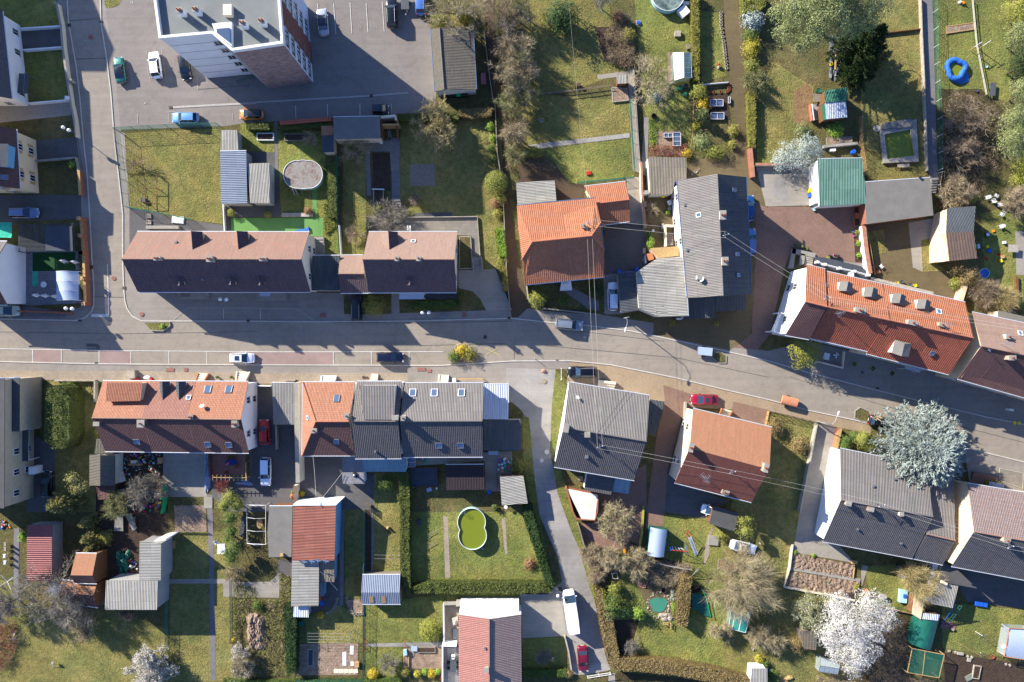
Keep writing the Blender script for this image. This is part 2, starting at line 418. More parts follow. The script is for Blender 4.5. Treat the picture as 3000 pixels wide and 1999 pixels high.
def mast(B,x,y,h=1.6,arms=2,name='power_mast'):
 v,n=hit(B,px('%g,%g'%(x,y))[0]);c=W(x,y,v.z+h);b=MB();zb=rz_at(B,c.x,c.y)
 b.tube((c.x,c.y,zb-.1),tuple(c),.05,'gmetal')
 for i in range(arms):b.box((c.x,c.y,0),(.9,.07,.07),'gmetal',.3+i*1.4,c.z-.1-.3*i)
 for s in(-1,1):b.disc((c.x+s*.4,c.y+s*.12),.05,c.z-.05,c.z+.1,'wtrim',6)
 b.mk(name,B.root);return c
def aerial(B,x,y,h=1.8,l=1.2,az=40):
 v,n=hit(B,px('%g,%g'%(x,y))[0]);c=W(x,y,v.z+h);b=MB();zb=rz_at(B,c.x,c.y)
 b.tube((c.x,c.y,zb-.1),tuple(c),.035,'alu');d=Vc((cos(R(az)),sin(R(az)),0));s=Vc((-d.y,d.x,0))
 b.tube(c-d*l/2,c+d*l/2,.03,'alu',4)
 for i in range(7):
  k=c+d*(i/6-.5)*l;w=.5-.04*i;b.tube(k-s*w,k+s*w,.018,'alu',4)
 b.mk('aerial',B.root)
# ---- vegetation
def rdir(n):
 v=RNG.normal(size=(n,3));return v/np.linalg.norm(v,axis=1)[:,None]
def leaves(mb,C,size,m,up=.4,asp=.6,out=None,jit=.35):
 "a small folded leaf at every centre; normals random, biased up or outwards"
 n=len(C);N=rdir(n)
 if out is not None:N=N*.6+out*.8
 N[:,2]+=up;N/=np.linalg.norm(N,axis=1)[:,None]
 T=np.cross(N,rdir(n));T/=np.linalg.norm(T,axis=1)[:,None]+1e-9;Bn=np.cross(N,T)
 s=(size*(1+jit*(RNG.random(n)*2-1)))[:,None]
 V=np.stack([C-T*s*.5,C-Bn*s*.5*asp,C+T*s*.5,C+Bn*s*.5*asp],1).reshape(-1,3)
 F=np.arange(n*4).reshape(n,4);mb.raw(V,F,m)
def spikes(mb,A,B_,w,m):
 "thin tapering twigs from A to B"
 n=len(A);D=B_-A;T=np.cross(D,rdir(n));T/=np.linalg.norm(T,axis=1)[:,None]+1e-9;w=np.asarray(w).reshape(-1,1)
 V=np.stack([A-T*w*.5,A+T*w*.5,B_],1).reshape(-1,3);mb.raw(V,np.arange(n*3).reshape(n,3),m)
def fbm(p,s):
 "cheap smooth noise -1..1 for shaping"
 x,y,z=(p*s).T
 return(np.sin(x*1.3+y*.7+1.7)+np.sin(y*1.9-z*1.1+.4)+np.sin(z*1.6+x*1.2+2.9)+.6*np.sin(x*3.1-y*2.7+z*2.2))/3.6
def blob(mb,c,r,n,size,m,lump=.25,ls=2.2,fill=.25,up=.4,core=True,top_only=True,asp=.6):
 c=np.array(c,float);r=np.array(r,float)if hasattr(r,'__len__')else np.array([r,r,r],float)
 d=rdir(n)
 if top_only:d[:,2]=np.where(d[:,2]<-.35,-d[:,2],d[:,2])
 k=1+lump*fbm(d*2+c*.37,ls)-fill*RNG.random(n)**2
 leaves(mb,c+d*r*k[:,None],size,m,up,asp,out=d)
 if core:
  nu,nv=14,8;V=[]
  for j in range(nv+1):
   for i in range(nu):
    a,b=2*math.pi*i/nu,math.pi*j/nv;V.append((cos(a)*sin(b),sin(a)*sin(b),cos(b)))
  V=np.array(V);kk=(1+lump*fbm(V*2+c*.37,ls))*(.88-fill*.8)
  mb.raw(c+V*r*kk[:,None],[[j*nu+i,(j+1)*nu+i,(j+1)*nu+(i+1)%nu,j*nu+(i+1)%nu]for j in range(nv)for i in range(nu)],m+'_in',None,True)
def trunkmesh(root,base,top,r,m='bark'):
 b=MB();base=Vc(base);top=Vc(top);mid=base.lerp(top,.5)+Vc((random.uniform(-.1,.1),random.uniform(-.1,.1),0))
 b.tube(base,mid,r,m,7,r*.75);b.tube(mid,top,r*.75,m,7,r*.45);return b.mk('trunk',root)
def bush(label,x,y,r,h,m,name='bush',cat='bush',size=.15,lump=.42,dens=1.15,group=None,sx=1.0,sy=1.0,ls=2.9,fill=.42,up=.4,tr=True):
 "x,y,r in survey units"
 g=r/CUR[2]*G;c=W(x,y,h*.5);c.z=0;root=thing(name,label,cat,c,0,group);b=MB()
 n=int(min(9000,dens*5.5*(g*g+g*h)*(.3/size)**2*10+120));blob(b,(c.x,c.y,h*.42),(g*sx,g*sy,h*.58),n,size,m,lump,ls,fill,up)
 b.mk('foliage',root)
 if tr:trunkmesh(root,(c.x,c.y,0),(c.x,c.y,h*.5),.06)
 return root
def ltree(label,blobs,m,name='tree',cat='tree',size=.2,h=None,dens=1.0,trunk=True,core=True,lump=.3,fill=.3,asp=.6,base=None,tr=.16,limb='bark',up=.4):
 "crown of several leaf masses: (x, y, r, z) each, on a trunk with limbs"
 pts=[(W(x,y,z),r/CUR[2]*G)for x,y,r,z in blobs]
 c=sum((p for p,_ in pts),Vc())/len(pts)if base is None else W(base[0],base[1],0);c=Vc((c.x,c.y,0));root=thing(name,label,cat,c);b=MB()
 for p,r in pts:
  n=int(min(14000,dens*75*r*r*(.2/size)**2+100));blob(b,tuple(p),(r,r,r*.8),n,size,m,lump,2.4,fill,up,core,asp=asp)
 b.mk('crown',root)
 if trunk:
  t=MB();zt=min(p.z for p,_ in pts)*.6;t.tube((c.x,c.y,0),(c.x,c.y,zt),tr,limb,8,tr*.7)
  for p,_ in pts:t.tube((c.x,c.y,zt*.9),tuple(p),tr*.5,limb,5,tr*.15)
  t.mk('trunk',root)
 return root
def branchy(rad,h,lv=5,seed=1,spread=.75,r0=.14,n0=6,droop=0.0,upb=.35):
 "skeleton of a leafless tree: list of (a, b, ra, rb, level) within radius rad, height h"
 rr=random.Random(seed);out=[]
 def grow(p,d,L_,r,l):
  k=2 if l>1 else 3;a=p
  for i in range(k):
   d2=(d+Vc((rr.uniform(-1,1),rr.uniform(-1,1),rr.uniform(-.6,.6)+upb*.3-droop*l*.1))*.22).normalized()
   b=a+d2*L_/k;rb=r*(1-.35/k*(i+1));out.append((a,b,r*(1-.35/k*i),rb,l));a=b;d=d2
   if l<lv:
    nb=1 if l<2 else 2
    for j in range(nb):
     t=rr.uniform(0,2*math.pi);o=d.orthogonal().normalized();w=d.cross(o)
     s=(d*rr.uniform(.45,.9)+(o*cos(t)+w*sin(t))*spread+Vc((0,0,upb*.25))).normalized()
     grow(b,s,L_*rr.uniform(.5,.78),rb*.62,l+1)
 t=Vc((0,0,h*.22));out.append((Vc((0,0,0)),t,r0*1.2,r0,0))
 for i in range(n0):
  a=2*math.pi*i/n0+rr.uniform(-.4,.4);e=rr.uniform(.35,1.1)
  grow(t+Vc((0,0,rr.uniform(-.2,.3)*h*.3)),Vc((cos(a)*cos(e),sin(a)*cos(e),sin(e))),rad*.62,r0*.6,1)
 mx=max(max(math.hypot(b.x,b.y)for _,b,*_ in out),.1);mz=max(b.z for _,b,*_ in out)
 qx=sorted(math.hypot(b.x,b.y)for _,b,*_ in out)[int(len(out)*.96)]
 k,kz=rad/qx,h/mz
 f=lambda v:Vc((v.x*k,v.y*k,v.z*kz))
 return[(f(a),f(b),ra,rb,l)for a,b,ra,rb,l in out]
def bare(label,x,y,r,h,m='tw_tan',seed=1,lv=4,name='bare_tree',cat='tree',twigs=3,tw=.035,tl=.55,bud=None,buds=0,bsize=.12,base=None,r0=None,group=None,upb=.35,spread=.75,n0=6,sx=1,sy=1):
 "leafless tree: x,y,r is the crown as surveyed; twigs per end segment"
 g=r/CUR[2]*G;c=W(x,y,h*.6);c.z=0;root=thing(name,label,cat,c,0,group)
 sk=branchy(g,h,lv,seed,spread,r0 or max(.06,h*.018),n0,upb=upb);t=MB();k=MB();c0=np.array(c)
 A=[];D=[]
 for a,b,ra,rb,l in sk:
  a2=Vc((a.x*sx,a.y*sy,a.z))+c;b2=Vc((b.x*sx,b.y*sy,b.z))+c
  if l<=1:t.tube(a2,b2,max(ra,.03),'bark',6,max(rb,.025),cap=False)
  elif l<=2:k.tube(a2,b2,max(ra,.022),m,4,max(rb,.018),cap=False)
  else:k.tube(a2,b2,max(ra,.016),m,3,max(rb,.012),cap=False)
  if l>=2:
   for _ in range(twigs):A.append(a2.lerp(b2,random.random()));D.append((b2-a2).normalized())
 A=np.array(A);D=np.array(D)*.8+rdir(len(A))*.65;D[:,2]+=.15;ln=tl*(.5+RNG.random(len(A)))[:,None]
 Bn=A+D*ln;spikes(k,A,Bn,tw,m)
 A2=A+D*ln*.5;spikes(k,A2,A2+(D*.5+rdir(len(A))*.8)*ln*.6,tw*.8,m)
 t.mk('trunk',root);o=k.mk('crown',root)
 if bud:
  b=MB();i=RNG.integers(0,len(Bn),buds);Cc=A[i]+(Bn[i]-A[i])*RNG.random(buds)[:,None]+RNG.normal(size=(buds,3))*.09
  leaves(b,Cc,bsize,bud,.5);b.mk('blossom' if 'blossom' in bud else 'foliage',root)
 return root
def conifer(label,x,y,r,h,m,name='conifer',cat='tree',n=2600,size=.34,layers=9,base=None,seed=3,droop=.12,zb=.08,tpow=.85,ell=1.0):
 "whorls of branches carrying needle sprays"
 rr=random.Random(seed);g=r/CUR[2]*G;c=W(x,y,h*.35);c.z=0;root=thing(name,label,cat,c);t=MB();b=MB()
 t.tube((c.x,c.y,0),(c.x,c.y,h*.96),max(.08,h*.02),'bark',8,.03)
 nb=max(40,n//42);A=[];Bn=[];Cs=[];Os=[]
 for i in range(nb):
  f=(i+.5)/nb;z=h*(zb+(1-zb)*f);L_=g*(1-f)**tpow*rr.uniform(.7,1.12)+.12;a=i*2.39996+rr.uniform(-.3,.3)
  d=np.array([cos(a),sin(a)*ell,-droop+.35*f]);p0=np.array([c.x,c.y,z]);p1=p0+d*L_
  t.tube(tuple(p0),tuple(p1),.035,'bark',3,.012,cap=False)
  k=max(10,int(44*L_/g*1.3));s=RNG.random(k)**.65;w=(1.05-s)*L_*.34+.08
  sd=np.array([-d[1],d[0],0]);C=p0+d*(L_*s)[:,None]+sd*(w*(RNG.random(k)*2-1))[:,None];C[:,2]+=RNG.normal(size=k)*.07
  O=d*.8+sd*(RNG.random(k)*2-1)[:,None];O[:,2]+=.15;Cs.append(C);Os.append(O)
 C=np.concatenate(Cs);O=np.concatenate(Os);O/=np.linalg.norm(O,axis=1)[:,None]
 for j in range(4):
  D=O+rdir(len(C))*.55;Z=size*(.6+.7*RNG.random(len(C)))[:,None];spikes(b,C-D*Z*.2,C+D*Z*.8,size*.34,m)
 o=b.mk('crown',root);t.mk('trunk',root);return root
def hedge(label,pts,h,m,name='hedge',cat='hedge',size=.16,dens=55,rough=.2,group=None):
 "clipped hedge over a ground outline (survey string at its top)"
 p=[Vc((v.x,v.y))for v in P(pts,h)];c=cen(p);root=thing(name,label,cat,c,0,group);b=MB()
 inner=offset(p,.12);n=len(p)
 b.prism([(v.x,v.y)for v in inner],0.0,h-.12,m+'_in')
 xs=[v.x for v in p];ys=[v.y for v in p];a=abs(sum(p[i].x*p[(i+1)%n].y-p[(i+1)%n].x*p[i].y for i in range(n)))/2
 per=sum((p[i]-p[i-1]).length for i in range(n));k=int(min(30000,dens*a*(.16/size)**2*2.6));X=RNG.uniform(min(xs),max(xs),k*4);Y=RNG.uniform(min(ys),max(ys),k*4)
 ins=np.zeros(len(X),bool);j=n-1
 for i in range(n):
  yi,yj,xi,xj=p[i].y,p[j].y,p[i].x,p[j].x
  ins^=((yi>Y)!=(yj>Y))&(X<(xj-xi)*(Y-yi)/(yj-yi+1e-12)+xi);j=i
 C=np.stack([X[ins],Y[ins]],1)[:k];Z=h-.08+rough*fbm(np.column_stack([C,C[:,0]*0]),2.1)+RNG.normal(size=len(C))*rough*.5
 leaves(b,np.column_stack([C,Z]),size,m,.5)
 C=[];O=[]
 for i in range(n):
  A,B_=p[i],p[(i+1)%n];L_=(B_-A).length;kk=int(min(5000,dens*L_*h*.9*(.16/size)**2));s=RNG.random(kk)[:,None]
  d=(B_-A).normalized()if L_>0 else Vc((1,0));nn=np.array([d.y,-d.x]);q0=np.array(A)+(np.array(B_)-np.array(A))*s+nn*(RNG.normal(size=(kk,1))*.07)
  C.append(np.column_stack([q0,RNG.random(kk)*h]));O.append(np.tile([nn[0],nn[1],.2],(kk,1)))
 leaves(b,np.concatenate(C),size,m,.3,out=np.concatenate(O));b.mk('foliage',root);return root
def scrub(label,pts,h,m,n,name='undergrowth',kind='stuff',tw=.03,leaf=None,nl=0,tl=.7,cat=None):
 "tangle of twigs over an outline"
 p=[Vc((v.x,v.y))for v in P(pts,h*.4)];k=len(p);xs=[v.x for v in p];ys=[v.y for v in p]
 def samp(n):
  X=RNG.uniform(min(xs),max(xs),n*4);Y=RNG.uniform(min(ys),max(ys),n*4);ins=np.zeros(len(X),bool);j=k-1
  for i in range(k):
   yi,yj,xi,xj=p[i].y,p[j].y,p[i].x,p[j].x
   ins^=((yi>Y)!=(yj>Y))&(X<(xj-xi)*(Y-yi)/(yj-yi+1e-12)+xi);j=i
  return X[ins][:n],Y[ins][:n]
 X,Y=samp(n);hh=h*(.6+.6*fbm(np.column_stack([X,Y,X*0]),1.1));A=np.column_stack([X,Y,RNG.random(len(X))**.7*hh]);D=rdir(len(A));D[:,2]=abs(D[:,2])*.7+.1
 b=MB();spikes(b,A,A+D*tl,tw,m);A2=A+D*tl*.5;spikes(b,A2,A2+rdir(len(A))*tl*.5,tw*.8,m)
 if leaf:
  X,Y=samp(nl);hh=h*(.6+.6*fbm(np.column_stack([X,Y,X*0]),1.1));leaves(b,np.column_stack([X,Y,RNG.random(len(X))**.5*hh]),.16,leaf,.5)
 c=cen(p);o=b.mk(name,None,Vc((c.x,c.y,0)))
 return tag(o,label,cat,None,kind)
# ---- props
def car(label,x,y,head,L=4.3,Wd=1.75,H=1.48,c='808080',style='hatch',cat='car',roofc=None,name='parked_car',group=None,sun=False,rails=False):
 "x,y: centre as seen; head: degrees, 0 = towards the right of the plan, 90 = towards its top"
 o=W(x,y,.7);o.z=.055;r=thing(name,label,cat,o,R(head),group)
 paint=glossy('paint_'+c,c,.3,.35 if c not in('ffffff','f4f5f6')else 0.0,.7);hw=Wd/2
 def part(mb,nm,par=None):
  ob=mb.mk(nm,None,Vc((0,0,0)));ob.parent=par or r;return ob
 est=style in('wagon','suv','van','box');belt=.58*H if style!='van' else.5*H
 if style=='van':st=[(-.5,.9,.9),(-.49,.97,.98),(-.2,1,1),(.2,1,1),(.34,.98,1.0),(.4,.96,.98),(.45,.9,.9),(.485,.8,.72),(.5,.68,.5)]
 else:st=[(-.5,.74,.62),(-.485,.86,.84),(-.45,.93,.97),(-.38,.98,1.0),(-.2,1,1.01),(0,1,1.01),(.2,1,1.0),(.3,.98,.94),(.4,.95,.86),(.455,.88,.76),(.485,.76,.62),(.5,.62,.5)]
 V=[];pr=[(-.93,.22),(-1,.42),(-.99,.7),(-.95,.9),(-.86,1.0),(-.45,1.035),(0,1.045),(.45,1.035),(.86,1.0),(.95,.9),(.99,.7),(1,.42),(.93,.22)]
 for s,wf,zf in st:
  for a,b in pr:
   z=.24 if b==.22 else belt*zf*b;V.append((s*L,a*hw*wf,z))
 n=len(pr);F=[[i*n+j,i*n+j+1,(i+1)*n+j+1,(i+1)*n+j]for i in range(len(st)-1)for j in range(n-1)]
 b=MB();b.raw(V,F,paint,None,True);b.poly(V[:n],paint);b.poly(V[-n:][::-1],paint);b.poly([V[i*n]for i in range(len(st))]+[V[i*n+n-1]for i in range(len(st))][::-1],'rubber')
 b.box((0,0,.2),(L*.9,Wd*.86,.12),'rubber')
 for s in(-1,1):b.box((s*L*.492,0,.38),(.06,Wd*.66,.2),'rubber')
 for s in(-1,1):b.box((s*L*.503,0,.42),(.02,.5,.11),'plate_white')
 body=part(b,'body')
 prof={'hatch':(-.44,-.36,.06,.24),'sedan':(-.33,-.22,.06,.25),'wagon':(-.475,-.43,.06,.24),'suv':(-.475,-.43,.08,.24),'coupe':(-.34,-.2,.04,.22),'box':(-.48,-.46,.1,.3),'van':(-.495,-.48,.27,.4),'small':(-.46,-.4,.08,.3)}[style]
 xb0,xt0,xt1,xb1=[k*L for k in prof];wb,wt=hw*.88,hw*.68 if style!='van' else hw*.86;zb,zt=belt*.985,H
 g=MB()
 def lid(z0,dz):
  V=[];nu,nv=7,7
  for i in range(nu):
   for j in range(nv):
    u,v=i/(nu-1),j/(nv-1);w=wt*(1-.08*abs(2*u-1)**2);V.append((xt0+(xt1-xt0)*u,(2*v-1)*w,z0+dz*(1-(2*u-1)**2*.7)*(1-(2*v-1)**2*.9)))
  return V,[[i*nv+j,(i+1)*nv+j,(i+1)*nv+j+1,i*nv+j+1]for i in range(nu-1)for j in range(nv-1)]
 V,F=lid(zt-.05,.07);rp=glossy('paint_'+roofc,roofc,.2,.2,.5)if roofc else paint;g.raw(V,F,rp,None,True)
 if style=='van':g.box(((xt0+xt1)/2,0,0),(xt1-xt0,wt*2*.98,H*.45),paint,0,H*.5)
 else:
  for sy in(-1,1):
   for a,c_ in((xb1,xt1),(xb0,xt0)):g.tube((a,sy*wb*.97,zb),(c_,sy*wt*.95,zt-.05),.035,paint,4)
   g.tube((xt0,sy*wt*.94,zt-.05),(xt1,sy*wt*.94,zt-.05),.045,rp,5)
   xm=(xt0+xt1)/2-.05;g.tube((xm,sy*wb*.99,zb),(xm,sy*wt*.99,zt-.05),.035,paint,4)
 part(g,'roof')
 e=.93
 w=MB();w.raw([(xb1,-wb*e,zb),(xb1,wb*e,zb),(xt1,wt*e,zt-.055),(xt1,-wt*e,zt-.055)],[[0,1,2,3]],'car_glass');part(w,'windscreen')
 w=MB();w.raw([(xb0,wb*e,zb),(xb0,-wb*e,zb),(xt0,-wt*e,zt-.055),(xt0,wt*e,zt-.055)],[[0,1,2,3]],'car_glass' if style!='van' else paint);part(w,'rear_window')
 if style!='van':
  for s in(-1,1):
   w=MB();w.raw([(xb0,s*wb*.985,zb),(xb1,s*wb*.985,zb),(xt1,s*wt*.985,zt-.06),(xt0,s*wt*.985,zt-.06)],[[0,1,2,3]],'car_glass_side');part(w,'side_window')
 if sun:w=MB();w.box(((xt0+xt1)/2+.1,0,0),((xt1-xt0)*.42,wt*1.25,.03),'car_glass',0,zt+.012);part(w,'sunroof')
 if rails:
  for s in(-1,1):w=MB();w.tube((xt0+.1,s*wt*.93,zt+.04),(xt1-.1,s*wt*.93,zt+.04),.025,'alu',5);part(w,'roof_rail')
 for sx in(-.31,.31):
  for s in(-1,1):
   t=MB();t.tube((sx*L,s*(hw-.2),.31),(sx*L,s*(hw+.005),.31),.31,'rubber',16);wo=part(t,'wheel')
   t=MB();t.tube((sx*L,s*(hw-.02),.31),(sx*L,s*(hw+.02),.31),.19,'alu',12);part(t,'rim',wo)
 for s in(-1,1):
  t=MB();t.box((L*.462,s*hw*.66,0),(.2,hw*.34,.14),'headlight',-s*.35,belt*.6);part(t,'headlight')
  t=MB();t.box((-L*.487,s*hw*.74,0),(.09,hw*.26,.2),'taillight',s*.2,belt*.66);part(t,'tail_light')
  t=MB();t.box((xb1-.25,s*(hw+.06),0),(.12,.2,.13),paint,0,belt*.97);part(t,'wing_mirror')
 return r
def trailer(label,x,y,head,L,Wd,body,cover,covered=False):
 o=W(x,y,.6);o.z=.03;r=thing('trailer',label,'trailer',o,R(head))
 def part(mb,nm,par=None):
  ob=mb.mk(nm,None,Vc((0,0,0)));ob.parent=par or r;return ob
 b=MB();b.box((0,0,0),(L,Wd,.06),body,0,.5)
 for s in(-1,1):b.box((0,s*(Wd/2-.02),0),(L,.04,.4),body,0,.5);b.box((s*(L/2-.02),0,0),(.04,Wd-.085,.4),body,0,.5)
 part(b,'box')
 if covered:
  c=MB();n=8;V=[]
  for i in range(n+1):
   a=math.pi*i/n;V+=[(-L/2-.03,cos(a)*(Wd/2+.03),.72+.55*sin(a)**.6),(L/2+.03,cos(a)*(Wd/2+.03),.72+.55*sin(a)**.6)]
  c.raw(V,[[2*i,2*i+1,2*i+3,2*i+2]for i in range(n)],cover);c.poly([V[2*i]for i in range(n+1)],cover);c.poly([V[2*i+1]for i in range(n+1)][::-1],cover);part(c,'cover')
 else:
  c=MB();c.box((0,0,0),(L-.1,Wd-.1,.03),cover,0,.88);part(c,'cover')
 d=MB();d.tube((L/2,0,.45),(L/2+.9,0,.45),.04,'gmetal');d.tube((L/2,.4,.45),(L/2+.8,0,.45),.03,'gmetal');d.tube((L/2,-.4,.45),(L/2+.8,0,.45),.03,'gmetal');d.tube((L/2+.85,0,.02),(L/2+.85,0,.5),.03,'gmetal');part(d,'drawbar')
 for s in(-1,1):
  w=MB();w.tube((-.1,s*(Wd/2+.02),.28),(-.1,s*(Wd/2+.18),.28),.28,'rubber',14);part(w,'wheel')
 return r
def glamp(label,x,y,x2,y2):
 "post foot at x,y; x2,y2 the direction of the pair of globes on the ground plan"
 a=W(x,y,0);d=(W(x2,y2,0)-a).normalized();r=thing('street_lamp',label,'street lamp',a,0,'twin globe street lamps')
 b=MB();b.tube(a,a+Vc((0,0,3.3)),.06,'gmetal',8,.045);b.disc(a,.12,0.0,.15,'gmetal',10);b.mk('pole',r)
 b=MB();b.path([a+Vc((0,0,3.2))-d*.45,a+Vc((0,0,3.2))+d*.45],.035,'gmetal',6);b.mk('arm',r)
 for s in(-1,1):
  b=MB();c=a+d*.5*s+Vc((0,0,3.05));b.lathe(c,[(.05,-.05),(.16,.02),(.26,.18),(.29,.36),(.24,.5),(.14,.58),(.0,.61)],'globe_white',14);b.mk('globe',r)
 return r
def street_lamp(label,base,pts,h,head):
 "curved arm lamp: base on the ground, arm points at height h, last one carries the head"
 a=W(*base,0);r=thing('street_lamp',label,'street lamp',a)
 t=[W(x,y,h)for x,y in pts];top=Vc((a.x,a.y,h-.6));b=MB();b.tube(a,top,.09,'lamp_grey',8,.055);b.mk('pole',r)
 b=MB();b.path([top]+t,.04,'lamp_grey',6);b.mk('arm',r)
 d=(t[-1]-t[-2]).normalized();b=MB();p0=t[-1];p1=p0+d*head;b.tube(p0,p0.lerp(p1,.5),.09,'wtrim',8,.16);b.tube(p0.lerp(p1,.5),p1,.16,'wtrim',8,.1);b.mk('lamp_head',r);return r
def wline(label,pts,w,h,m,cap=None,name='garden_wall',cat='wall',piers=None,group=None,z=0.0):
 p=P(pts,h if not isinstance(h,(list,tuple))else h[0]);p=[Vc((v.x,v.y))for v in p];c=cen(p);r=thing(name,label,cat,c,0,group)
 L_,Rr=[],[]
 for i,v in enumerate(p):
  d=(p[min(i+1,len(p)-1)]-p[max(i-1,0)]).normalized();n=Vc((-d.y,d.x));L_.append(v+n*w/2);Rr.append(v-n*w/2)
 b=MB();k=MB()
 for i in range(len(p)-1):
  qd=[L_[i],L_[i+1],Rr[i+1],Rr[i]];b.prism([(v.x,v.y)for v in qd],z,h,m)
  if cap:
   e=.05;qq=[L_[i]+(L_[i]-Rr[i]).normalized()*e,L_[i+1]+(L_[i+1]-Rr[i+1]).normalized()*e,Rr[i+1]-(L_[i+1]-Rr[i+1]).normalized()*e,Rr[i]-(L_[i]-Rr[i]).normalized()*e]
   k.prism([(v.x,v.y)for v in qq],h,h+.07,cap)
 b.mk('wall',r)
 if cap:k.mk('coping',r)
 if piers:
  pm,ph,ps,pn=piers;tot=[(p[i],p[i+1])for i in range(len(p)-1)]
  for A,B_ in tot:
   for i in range(pn+1):
    v=A.lerp(B_,i/pn);g=MB();g.box((v.x,v.y,0),(ps,ps,ph),pm,math.atan2((B_-A).y,(B_-A).x),0);g.box((v.x,v.y,0),(ps+.1,ps+.1,.08),cap or pm,math.atan2((B_-A).y,(B_-A).x),ph);g.mk('pier',r)
 return r
def fence(label,pts,h,n,m='green_wire',post='grmetal',style='wire',name='fence',group=None,pr=.035):
 p=P(pts,0);c=cen(p);r=thing(name,label,'fence',c,0,group)
 tot=sum((b-a).length for a,b in zip(p,p[1:]))
 for a,b in zip(p,p[1:]):
  k=max(1,round(n*(b-a).length/tot));d=(b-a).normalized();nn=Vc((-d.y,d.x,0));pan=MB()
  for i in range(k+1):
   if i==k and b is not p[-1]:continue
   v=a.lerp(b,i/k);q_=MB();q_.tube(v,v+Vc((0,0,h+.08)),pr,post,6);q_.mk('post',r)
  if style=='wire':
   for z in np.linspace(.05,h,9):pan.tube(a+Vc((0,0,z)),b+Vc((0,0,z)),.013 if z<h-.1 else.03,m,3,cap=False)
   t=int((b-a).length/.22)
   for i in range(t):v=a.lerp(b,(i+.5)/t);pan.tube(v,v+Vc((0,0,h)),.007,m,3,cap=False)
  elif style=='board':
   t=int((b-a).length/.16)
   for i in range(t):v=a.lerp(b,(i+.5)/t);pan.box((v.x,v.y,0),(.12,.025,h),m,math.atan2(d.y,d.x),.04)
  elif style=='sheet':pan.prism([tuple((a+nn*.02)[:2]),tuple((b+nn*.02)[:2]),tuple((b-nn*.02)[:2]),tuple((a-nn*.02)[:2])],.03,h,m)
  elif style=='rail':
   for z in(.45,h):pan.box(((a.x+b.x)/2,(a.y+b.y)/2,0),((b-a).length,.05,.09),m,math.atan2(d.y,d.x),z-.09)
  elif style=='lattice':
   L_=(b-a).length;t=int(L_/.3)
   for i in range(-int(h/.3),t):
    for s in(1,-1):
     x0,x1=i*.3,i*.3+h;f0,f1=max(0,-x0/h),min(1,(L_-x0)/h)
     if f1<=f0:continue
     z0,z1=(h*f0,h*f1)if s>0 else(h-h*f0,h-h*f1);pan.tube(a+d*(x0+h*f0)+Vc((0,0,z0)),a+d*(x0+h*f1)+Vc((0,0,z1)),.018,m,3,cap=False)
  pan.mk('panel',r)
 return r
def steps(label,pts,n,h,m,cat='steps',side=None,group=None):
 "flight over a quad (top edge first two points, foot edge last two)"
 a,b,c,d=[Vc(v[:2])for v in P(pts,h*.5)];r=thing('steps',label,cat,cen([a,b,c,d]),0,group)
 k=MB()
 for i in range(n):
  t0,t1=i/n,(i+1)/n;k.prism([tuple(a.lerp(d,t0)),tuple(b.lerp(c,t0)),tuple(b.lerp(c,t1)),tuple(a.lerp(d,t1))],0.0,h*(1-i/n),m)
 k.mk('treads',r)
 if side:
  for u,v in((a,d),(b,c)):
   e=(v-u).normalized();nn=Vc((-e.y,e.x))*.09;g=MB();g.prism([tuple(u-nn),tuple(u+nn),tuple(v+nn),tuple(v-nn)],0.0,[h+.35,h+.35,.4,.4],side);g.mk('side_wall',r)
 return r
def boxy(name,label,cat,x,y,sx,sy,h,m,rz=0,z=0,mt=None,group=None,lid=None,hh=None):
 "x,y surveyed centre; sizes in metres"
 c=W(x,y,h);b=MB();c.z=0
 if lid:r=thing(name,label,cat,c,0,group);b.box((c.x,c.y,0),(sx,sy,h),m,R(rz),z);b.mk('body',r);b=MB();b.box((c.x,c.y,0),(sx+.06,sy+.06,.06),lid,R(rz),z+h);b.mk('lid',r);return r
 b.box((c.x,c.y,0),(sx,sy,h),m,R(rz),z);return solo(name,b,label,cat,c,group)
def bed(label,pts,h,m,border='sill',name='raised_bed',cat='planting bed',w=.12,soilz=.05,group=None):
 p=P(pts,h);o=offset(p,w);n=len(p);r=thing(name,label,cat,cen(p),0,group);b=MB()
 for i in range(n):
  j=(i+1)%n;b.prism([tuple(p[i][:2]),tuple(p[j][:2]),tuple(o[j]),tuple(o[i])],0.0,h,border)
 b.mk('border',r);k=MB();k.prism([tuple(v)for v in o],0.0,h-soilz,m);k.mk('soil',r);return r
def wheelie(label,x,y,body,lid,rz=0,group=None):
 c=W(x,y,1.0);c.z=.02;r=thing('wheelie_bin',label,'bin',c,R(rz),group)
 def part(mb,nm):ob=mb.mk(nm,None,Vc((0,0,0)));ob.parent=r
 b=MB();b.raw([(-.22,-.24,.08),(.22,-.24,.08),(.22,.24,.08),(-.22,.24,.08),(-.28,-.31,.98),(.28,-.31,.98),(.28,.31,.98),(-.28,.31,.98)],[[3,2,1,0],[0,1,5,4],[1,2,6,5],[2,3,7,6],[3,0,4,7],[4,5,6,7]],body);part(b,'body')
 b=MB();b.box((0,.02,0),(.6,.68,.06),lid,0,.985);b.tube((-.25,.38,.98),(.25,.38,.98),.025,lid);part(b,'lid')
 for s in(-1,1):b=MB();b.tube((s*.2,.26,.1),(s*.25,.26,.1),.1,'rubber',10);part(b,'wheel')
 return r
